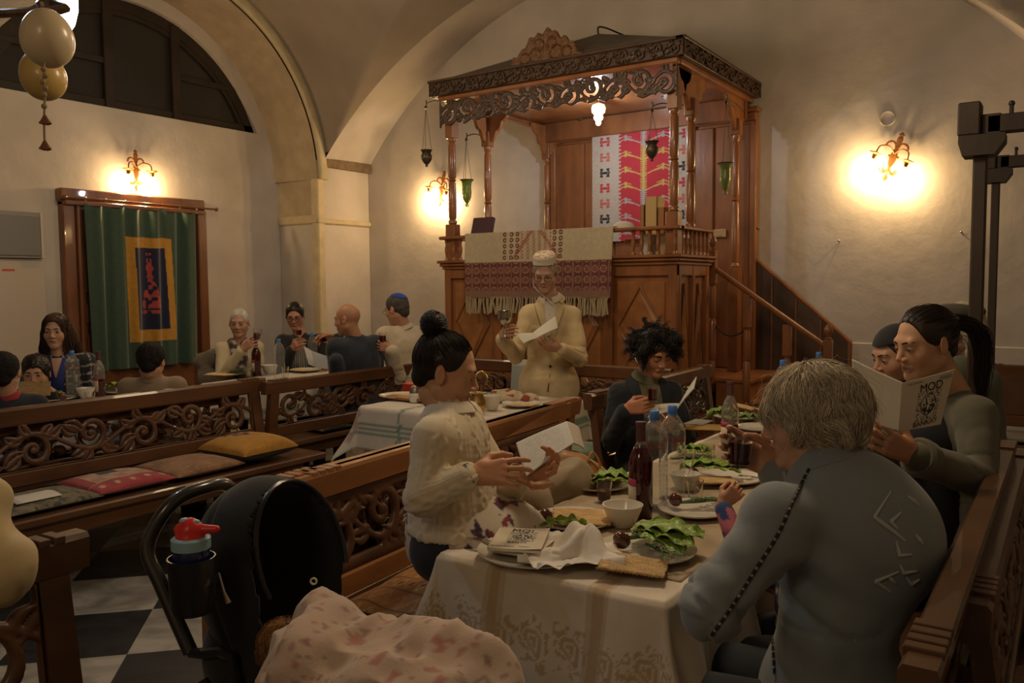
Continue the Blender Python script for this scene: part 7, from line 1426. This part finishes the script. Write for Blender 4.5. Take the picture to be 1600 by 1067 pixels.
# ---- pram
blk=fabric('pram_cloth',(.0085,.0085,.009),.9,bs=250); plb=mat('black_plastic',(.012,.012,.013),.28)
H0=p(424,878,1.98); pram=thing('pram','black pram with raised hood and curved handle beside the pew','pram',(H0[0],H0[1],0)); b0=v3(H0[0],H0[1],0)
ax1=cdir(.88,-.45); up1=nrm(UP*.93-ax1*.30); ax1=nrm(ax1-up1*np.dot(ax1,up1)); lat=np.cross(ax1,up1); MH=np.stack([ax1,lat,up1],1)
F=Field(H0-.36,H0+.36,.006); F.ell(H0,(.19,.165,.205),k=0,M=MH); F.cap(H0-up1*.02,H0-up1*.15-ax1*.02,.158,.155,k=.04); F.ell(H0+ax1*.06-up1*.01,(.205,.146,.182),k=.004,M=MH,op='-'); F.cap(H0+ax1*.10-up1*.02,H0-up1*.3+ax1*.12,.145,.14,k=.004,op='-'); F.half(H0+ax1*.115+up1*.0,ax1*.96+up1*-.25,.004)
g=F.mesh(); V,Q=g; a_=(V-H0)@ax1; N=vnorm(V,Q); V=V-N*(.006*np.exp(-((a_+.03)/.010)**2)+.006*np.exp(-((a_+.11)/.010)**2))[:,None]; V,Q=fold((V,Q),.003,14,seed=2); obj('hood',(V-b0,Q),blk,pram)
def arc(off,ry,rz,n=22,t0=-.35): return [H0+ax1*off+lat*ry*math.cos(t)+up1*rz*math.sin(t) for t in np.linspace(t0,PI-t0,n)]
obj('hood_rim',(lambda g:(g[0]-b0,g[1]))(tube(arc(.105,.140,.174),.006,8)),plb,pram)
S0=H0-up1*.20; foot=S0+ax1*.40-UP*.16
F=Field(np.minimum(S0,foot)-.30,np.maximum(S0,foot)+.30,.008); F.cap(S0-ax1*.06,foot,.165,.125,k=0,front=lat,fl=1.0); F.cap(S0-ax1*.03+UP*.09,foot+UP*.10,.125,.10,k=.01,op='-'); F.half(S0+UP*.10,UP-ax1*.12,.01); g=fold(F.mesh(),.005,9); obj('carrycot',(g[0]-b0,g[1]),blk,pram)
hp_=[H0-ax1*.16-up1*.14-lat*.15,H0-ax1*.20+up1*.02-lat*.15,H0-ax1*.22+up1*.12-lat*.145,H0-ax1*.17+up1*.20-lat*.09,H0-ax1*.15+up1*.215,H0-ax1*.17+up1*.20+lat*.09,H0-ax1*.22+up1*.12+lat*.145,H0-ax1*.20+up1*.02+lat*.15,H0-ax1*.16-up1*.14+lat*.15]
obj('handle',(lambda g:(g[0]-b0,g[1]))(tube(hp_,.017,12,6)),mat('handle_leatherette',(.020,.018,.017),.3,coat=.4),pram)
for sg in(-1,1):
    a=S0-ax1*.12+lat*sg*.17; c_=v3(*(S0+ax1*.30+lat*sg*.20)[:2],.12); d_=v3(*(S0-ax1*.20+lat*sg*.20)[:2],.12)
    obj('frame_tube',(lambda g:(g[0]-b0,g[1]))(cat(tube([a,c_],.012,8),tube([hp_[0 if sg<0 else -1],S0+lat*sg*.18,d_],.012,8,4))),plb,pram)
    for q in(c_,d_): 
        w_=tube([q+(ax1*math.cos(t)+UP*math.sin(t))*.10 for t in np.linspace(0,2*PI,25)],.019,8); hb=tube([q-lat*.02,q+lat*.02],.03,12); obj('wheel',(w_[0]-b0,w_[1]),plb,pram); obj('wheel_hub',(hb[0]-b0,hb[1]),MATS['grey_paint'],pram)
sn=surf=H0+ax1*.105-lat*.150*1.0-up1*.06; obj('snap_ring',(lambda g:(g[0]-b0,g[1]))(tube([p(490,908,1.80)+(cdir(1)*math.cos(t)+UP*math.sin(t))*.0065 for t in np.linspace(0,2*PI,16)],.0022,6)),mat('cream_plastic',(.6,.55,.40),.5),pram)
obj('zip_pull',(lambda g:(g[0]-b0,g[1]))(tube([p(342,895,1.78),p(350,925,1.76),p(357,942,1.76)],[.002,.003,.006],6)),mat('zip_tag',(.30,.25,.18),.6),pram)
# cup holder and bottle
B0=p(302,955,1.72); t=thing('cup_holder','black cup holder clipped to the pram handle','cup holder',B0); obj('cup',shell([(1e-4,.0),(.040,.0),(.044,.01),(.048,.115)],28,th=.003),plb,t); obj('clip_arm',tube([v3(.045,0,.07),(p(345,900,1.80)-B0)*.8+v3(0,0,.0),p(352,880,1.88)-B0],.009,8,4),plb,t)
t=thing('drink_bottle','dark blue child\'s drink bottle with red spout lid in the pram cup holder','bottle',B0+v3(0,0,.006)); obj('body',lathe([(1e-4,0),(.034,0),(.037,.01),(.037,.06),(.034,.09),(.037,.11),(.035,.128),(1e-4,.129)],28),mat('blue_bottle',(.010,.016,.075),.12,coat=.6),t)
obj('collar',lathe([(.036,.126),(.039,.128),(.039,.148),(.034,.152)],28),mat('pale_blue_plastic',(.22,.36,.42),.4),t); redp=mat('red_plastic',(.55,.022,.015),.35)
Fb=Field((-.06,-.06,.13),(.10,.06,.22),.0028); Fb.cap((0,0,.152),(0,0,.162),.030,.026,k=.01); e=cdir(1,-.1); Fb.cap((0,0,.166),e*.055+v3(0,0,.168),.013,.008,k=.008); Fb.cap(-e*.02+v3(0,0,.165),(0,0,.178),.014,.012,k=.008); obj('lid',Fb.mesh(),redp,t)
Fb=Field((-.06,-.06,.13),(.08,.06,.22),.0028); Fb.cap(-e*.012+v3(0,0,.184),e*.012+v3(0,0,.182),.011,.009,k=.004,front=UP,fl=.6); obj('flip_cap',Fb.mesh(),MATS['pale_blue_plastic'],t)
# infant and blanket
hb_=p(452,1022,1.80); fb=ax1
P=Person('sleeping infant with light brown hair tucked under a blanket in the pram',(hb_[0],hb_[1],0),hb_,cdir(.75,-.5),(.46,.25,.15),pitch=-.5,hs=.60,hq=.004,open=.0,hair=(.24,.12,.05)); P.eyes(); V,Q,c=hairshell(P.o,.004,.008,.04,-.05,amp=.004,freq=50); P.kid('hair',(V,Q),hair_mm,c,True)
F=Field(hb_-.2,hb_+ax1*.3+.25,.01); F.cap(hb_-UP*.07,hb_+ax1*.22-UP*.10,.05,.06); F.cap(hb_-UP*.07-lat*.06,hb_+ax1*.16-UP*.08-lat*.08,.025,.02,k=.02); F.cap(hb_-UP*.07+lat*.06,hb_+ax1*.16-UP*.08+lat*.08,.025,.02,k=.02); P.body(F); 
g=strands(P.o,900,7,.05,lambda q,t,rg,of:np.array([0,-.3,-.6])+.8*rg.randn(len(q),3)*.4,off=(.1,.22),r=.0012,seed=51,rootf=lambda q:q[:,2]-.6*q[:,1]>-.2); P.kid('fluffy_hair',(g[0],g[1]),hair_mm,g[2],True); P.done()
Fq=Field(v3(-2.0,.35,.35),v3(-.6,1.75,1.05),.008)
for a,b,ra,rb in ((p(520,1015,1.72),p(640,1062,1.64),.065,.075),(p(502,968,1.76),p(540,1010,1.72),.028,.045),(p(540,1075,1.66),p(690,1110,1.56),.13,.13),(p(640,1062,1.64),p(715,1110,1.58),.07,.06),(p(478,1040,1.70),p(540,1100,1.62),.055,.09)): Fq.cap(a,b,ra,rb,k=.03)
g=fold(fold(Fq.mesh(),.030,7,(1,1,.7),seed=5,sharp=True,amp2=.006,freq2=20),.013,15,(1,1,1),seed=15,sharp=True); V=g[0]; c=np.tile((.52,.38,.30),(len(V),1)); n=noise3(V*62,4); n2=noise3(V*75,5); c[n>.58]=(.42,.19,.16); c[n2>.62]=(.30,.20,.17); q=noise3(V*5,9); c=c*(1+.0*q[:,None]); o=obj('blanket',(V-b0,g[1]),fabric('fleece',attr=True,bs=160,bump=.4,sheen=.4),None,True,col=c); o.location=tuple(b0); tag(o,'pale pink fleece blanket with small printed flowers heaped on the pram','blanket')
# ---- garment at the lower left, jackets, bags
def heap(name,label,cat_,caps,m,amp=.012,freq=8,h=.007,seed=1,k=.04,col=None):
    P_=np.array([c_[0] for c_ in caps]+[c_[1] for c_ in caps]); R=max(max(c_[2:4]) for c_ in caps); F=Field(P_.min(0)-R-.05,P_.max(0)+R+.05,h)
    for a,b,ra,rb in caps: F.cap(a,b,ra,rb,k=k)
    g=fold(F.mesh(),amp,freq,seed=seed,sharp=True,amp2=amp*.3,freq2=freq*2.6); c0=P_.mean(0); c0[2]=P_[:,2].min()-R; o=obj(name,(g[0]-c0,g[1]),m,None,True); o.location=tuple(c0); return tag(o,label,cat_)
heap('draped_jacket','cream jacket draped over the dark pew end at the lower left edge','jacket',[(p(-65,785,1.80),p(6,866,1.80),.055,.06),(p(-65,870,1.78),p(2,908,1.78),.085,.045),(p(-70,745,1.84),p(-22,785,1.84),.045,.055)],fabric('cream_canvas',(.50,.38,.20),.9),.014,9,seed=4)
heap('draped_jacket','grey-brown jacket on a chair back just left of the elder in the cream cardigan','jacket',[(p(318,566,7.2),p(338,560,7.2),.07,.08),(p(328,590,7.2),p(335,610,7.2),.10,.10)],fabric('grey_brown_cloth',(.14,.11,.08),.9),.014,8,seed=6)
heap('folded_coat','beige coat heaped on the pew between the cream-sweater woman and the tan handbag','coat',[(p(800,772,2.75),p(895,752,3.0),.075,.07),(p(770,790,2.65),p(830,790,2.7),.06,.08),(p(880,775,2.95),p(840,740,3.05),.05,.06)],fabric('beige_coat',(.26,.19,.115),.9),.018,8,seed=7)
F=Field(p(795,612,5.0)-.3,p(795,612,5.0)+.3,.006); cq=atz(800,622,.79)
for dx,dy,rr in((-.10,0,.04),(-.03,.03,.045),(.05,0,.04),(.12,.02,.032),(.0,-.05,.035)): F.ell(cq+v3(dx,dy,0),(rr*1.7,rr*1.4,rr),k=.03)
F.half((0,0,.771),(0,0,-1),.004); g=fold(F.mesh(),.012,16,seed=3,sharp=True,amp2=.004,freq2=40); c=np.tile((.46,.36,.23),(len(g[0]),1)); n=noise3(g[0]*34,7); c[n>.42]=(.22,.05,.03); o=obj('embroidered_cover',(g[0]-cq+v3(0,0,.02),g[1]),fabric('cover_linen',attr=True),None,True,col=c); o.location=tuple(cq-v3(0,0,.02)); tag(o,'cream cloth cover with red embroidery bunched on the green-striped table by the standing man','cloth')
lea=mat('tan_leather',(.36,.17,.055),.42,var=.15,vs=8,bump=.1,bs=60)
c0=p(888,738,3.12); t=thing('handbag','tan leather handbag with strap loops on the pew behind the booklet','bag',c0-v3(0,0,.09)); F=Field((-.22,-.22,0),(.22,.22,.26),.006); e=cdir(1,.1); F.cap(-e*.09+v3(0,0,.07),e*.09+v3(0,0,.06),.07,.065,k=.02,front=cdir(0,1),fl=.7); F.cap(-e*.02+v3(0,0,.11),e*.03+v3(0,0,.10),.06,.06,k=.04,front=cdir(0,1),fl=.6); F.half((0,0,.003),(0,0,-1),.004); obj('body',fold(F.mesh(),.005,12),lea,t)
obj('zip_seam',tube([-e*.14+v3(0,0,.10),v3(0,0,.172),e*.13+v3(0,0,.11)],.004,6,5),mat('zip_dark',(.05,.03,.02),.5),t); obj('strap_loop',tube([e*.07+v3(0,0,.14)-cdir(0,1)*.04,e*.09+v3(0,0,.17)-cdir(0,1)*.03,e*.115+v3(0,0,.13)-cdir(0,1)*.04,e*.11+v3(0,0,.08)-cdir(0,1)*.045],.005,6,4),lea,t)
# ---- ostrich egg lamp at the top left
ho=p(72,-60,2.55); t=thing('chandelier','bronze chandelier arm with a cold white glass bulb at the top left corner','chandelier',ho)
cc=p(97,14,2.62)-ho; br=mat('chandelier_bronze',(.16,.10,.06),.4,.8,var=.3,vs=30)
obj('stem',lathe([(.015,-.16),(.035,-.13),(.02,-.10),(.03,-.04),(.012,.0),(.012,1.4)],14),br,t); a1_=p(62,18,2.5)-ho
obj('scroll_arm',tube([v3(0,0,-.12),a1_+v3(0,0,.0),a1_-cdir(.05)*1.0+v3(0,0,-.02),a1_-cdir(.06)+v3(0,0,.03)],[.012,.014,.010,.006],8,6),br,t); obj('bulb_arm',tube([v3(0,0,-.08),(cc*.6)+v3(0,0,.05),cc+v3(0,0,.09)],.009,8,5),br,t)
obj('gallery_ring',lathe([(.045,.055),(.062,.062),(.060,.068),(.04,.07)],20,tuple(cc)),br,t); obj('glass_bulb',lathe([(1e-4,-.085),(.015,-.078),(.035,-.045),(.046,.0),(.046,.045),(.036,.075),(.015,.09)],20,tuple(cc)),mat('cold_glass',(.8,.9,1),.3,emit=14,ecol=(.75,.88,1.0)),t)
def eggl(label,c,r,col,rz):
    t=thing('hanging_egg',label,'ostrich egg',c); pr=[(max(1e-4,r*math.sin(a)*(1+.06*math.cos(a))),-r*1.16*math.cos(a)) for a in np.linspace(0,PI,26)]
    o=obj('egg_shell',lathe(pr,32),mat('shell_'+str(int(col[0]*99)),col,.35,var=.05,vs=15,coat=.2,sss=.1),t); o.rotation_euler=(.25,rz,0); return t
c1=p(74,60,2.15); t=eggl('cream ostrich egg hanging in front of the cold white bulb, the upper of two',c1,.064,(.56,.44,.28),.35); obj('cord',tube([v3(0,0,.07),v3(.0,0,.9)],.002,5),MATS['dark_rope'],t)
c2=p(67,118,2.42); t=eggl('yellow ostrich egg, the lower of two, with a knotted tassel cord',c2,.062,(.50,.33,.10),-.1); q=p(70,100,2.14)-c2; rp=mat('rope_tan',(.28,.20,.11),.9); kn_=lambda x,y: p(x,y,2.12)-c2
obj('cord',tube([kn_(69,98),kn_(68,130),kn_(70,150),kn_(69,190),kn_(70,228)],.0028,6,4),rp,t); obj('hanging_cord',tube([v3(0,0,.07),v3(0,0,.9)],.002,5),MATS['dark_rope'],t)
for i,(x,y) in enumerate([(68,108),(71,118),(67,128),(71,138),(69,148),(69,166)]): obj('knot',ball(kn_(x,y),.0075,8,6),rp,t)
for (x,y) in((70,180),(70,220)):
    for dx in(-5,0,6): obj('tassel',tube([kn_(x,y),kn_(x+dx*.7,y+9),kn_(x+dx,y+14)],[.003,.005,.008],6),mat('tassel_red',(.22,.09,.05),.9),t)
# ---------------------------------------------------------------- small pieces belong to the part they sit on
NEST={'brand_text':'bottle','label_band':'label','title_text':'cover','small_text':'cover','cover_text':'right_cover','coat_piping':'coat','coat_piping_dashes':'coat','embroidery':'coat','collar_seam':'coat',
 'lapel':'jacket','lapel_edge':'jacket','jacket_button':'jacket','pocket_flap':'jacket','slit_shade':'jacket','shirt_button':'shirt','collar_button':'blouse_collar','zip_seam':'body','strap_loop':'body','hood_rim':'hood','snap_ring':'hood','knot':'cord','tassel':'cord','flip_cap':'lid','bun_strands':'hair_bun','hair_tie':'ponytail','jacket_cuff':'jacket','neck_ring':'cap'}
bn=lambda o:o.name.split('.')[0]
for o in [q for q in bpy.data.objects if q.parent is not None and bn(q) in NEST]:
    s_=[q for q in o.parent.children if bn(q)==NEST[bn(o)] and q is not o]
    if s_: o.parent=s_[0]
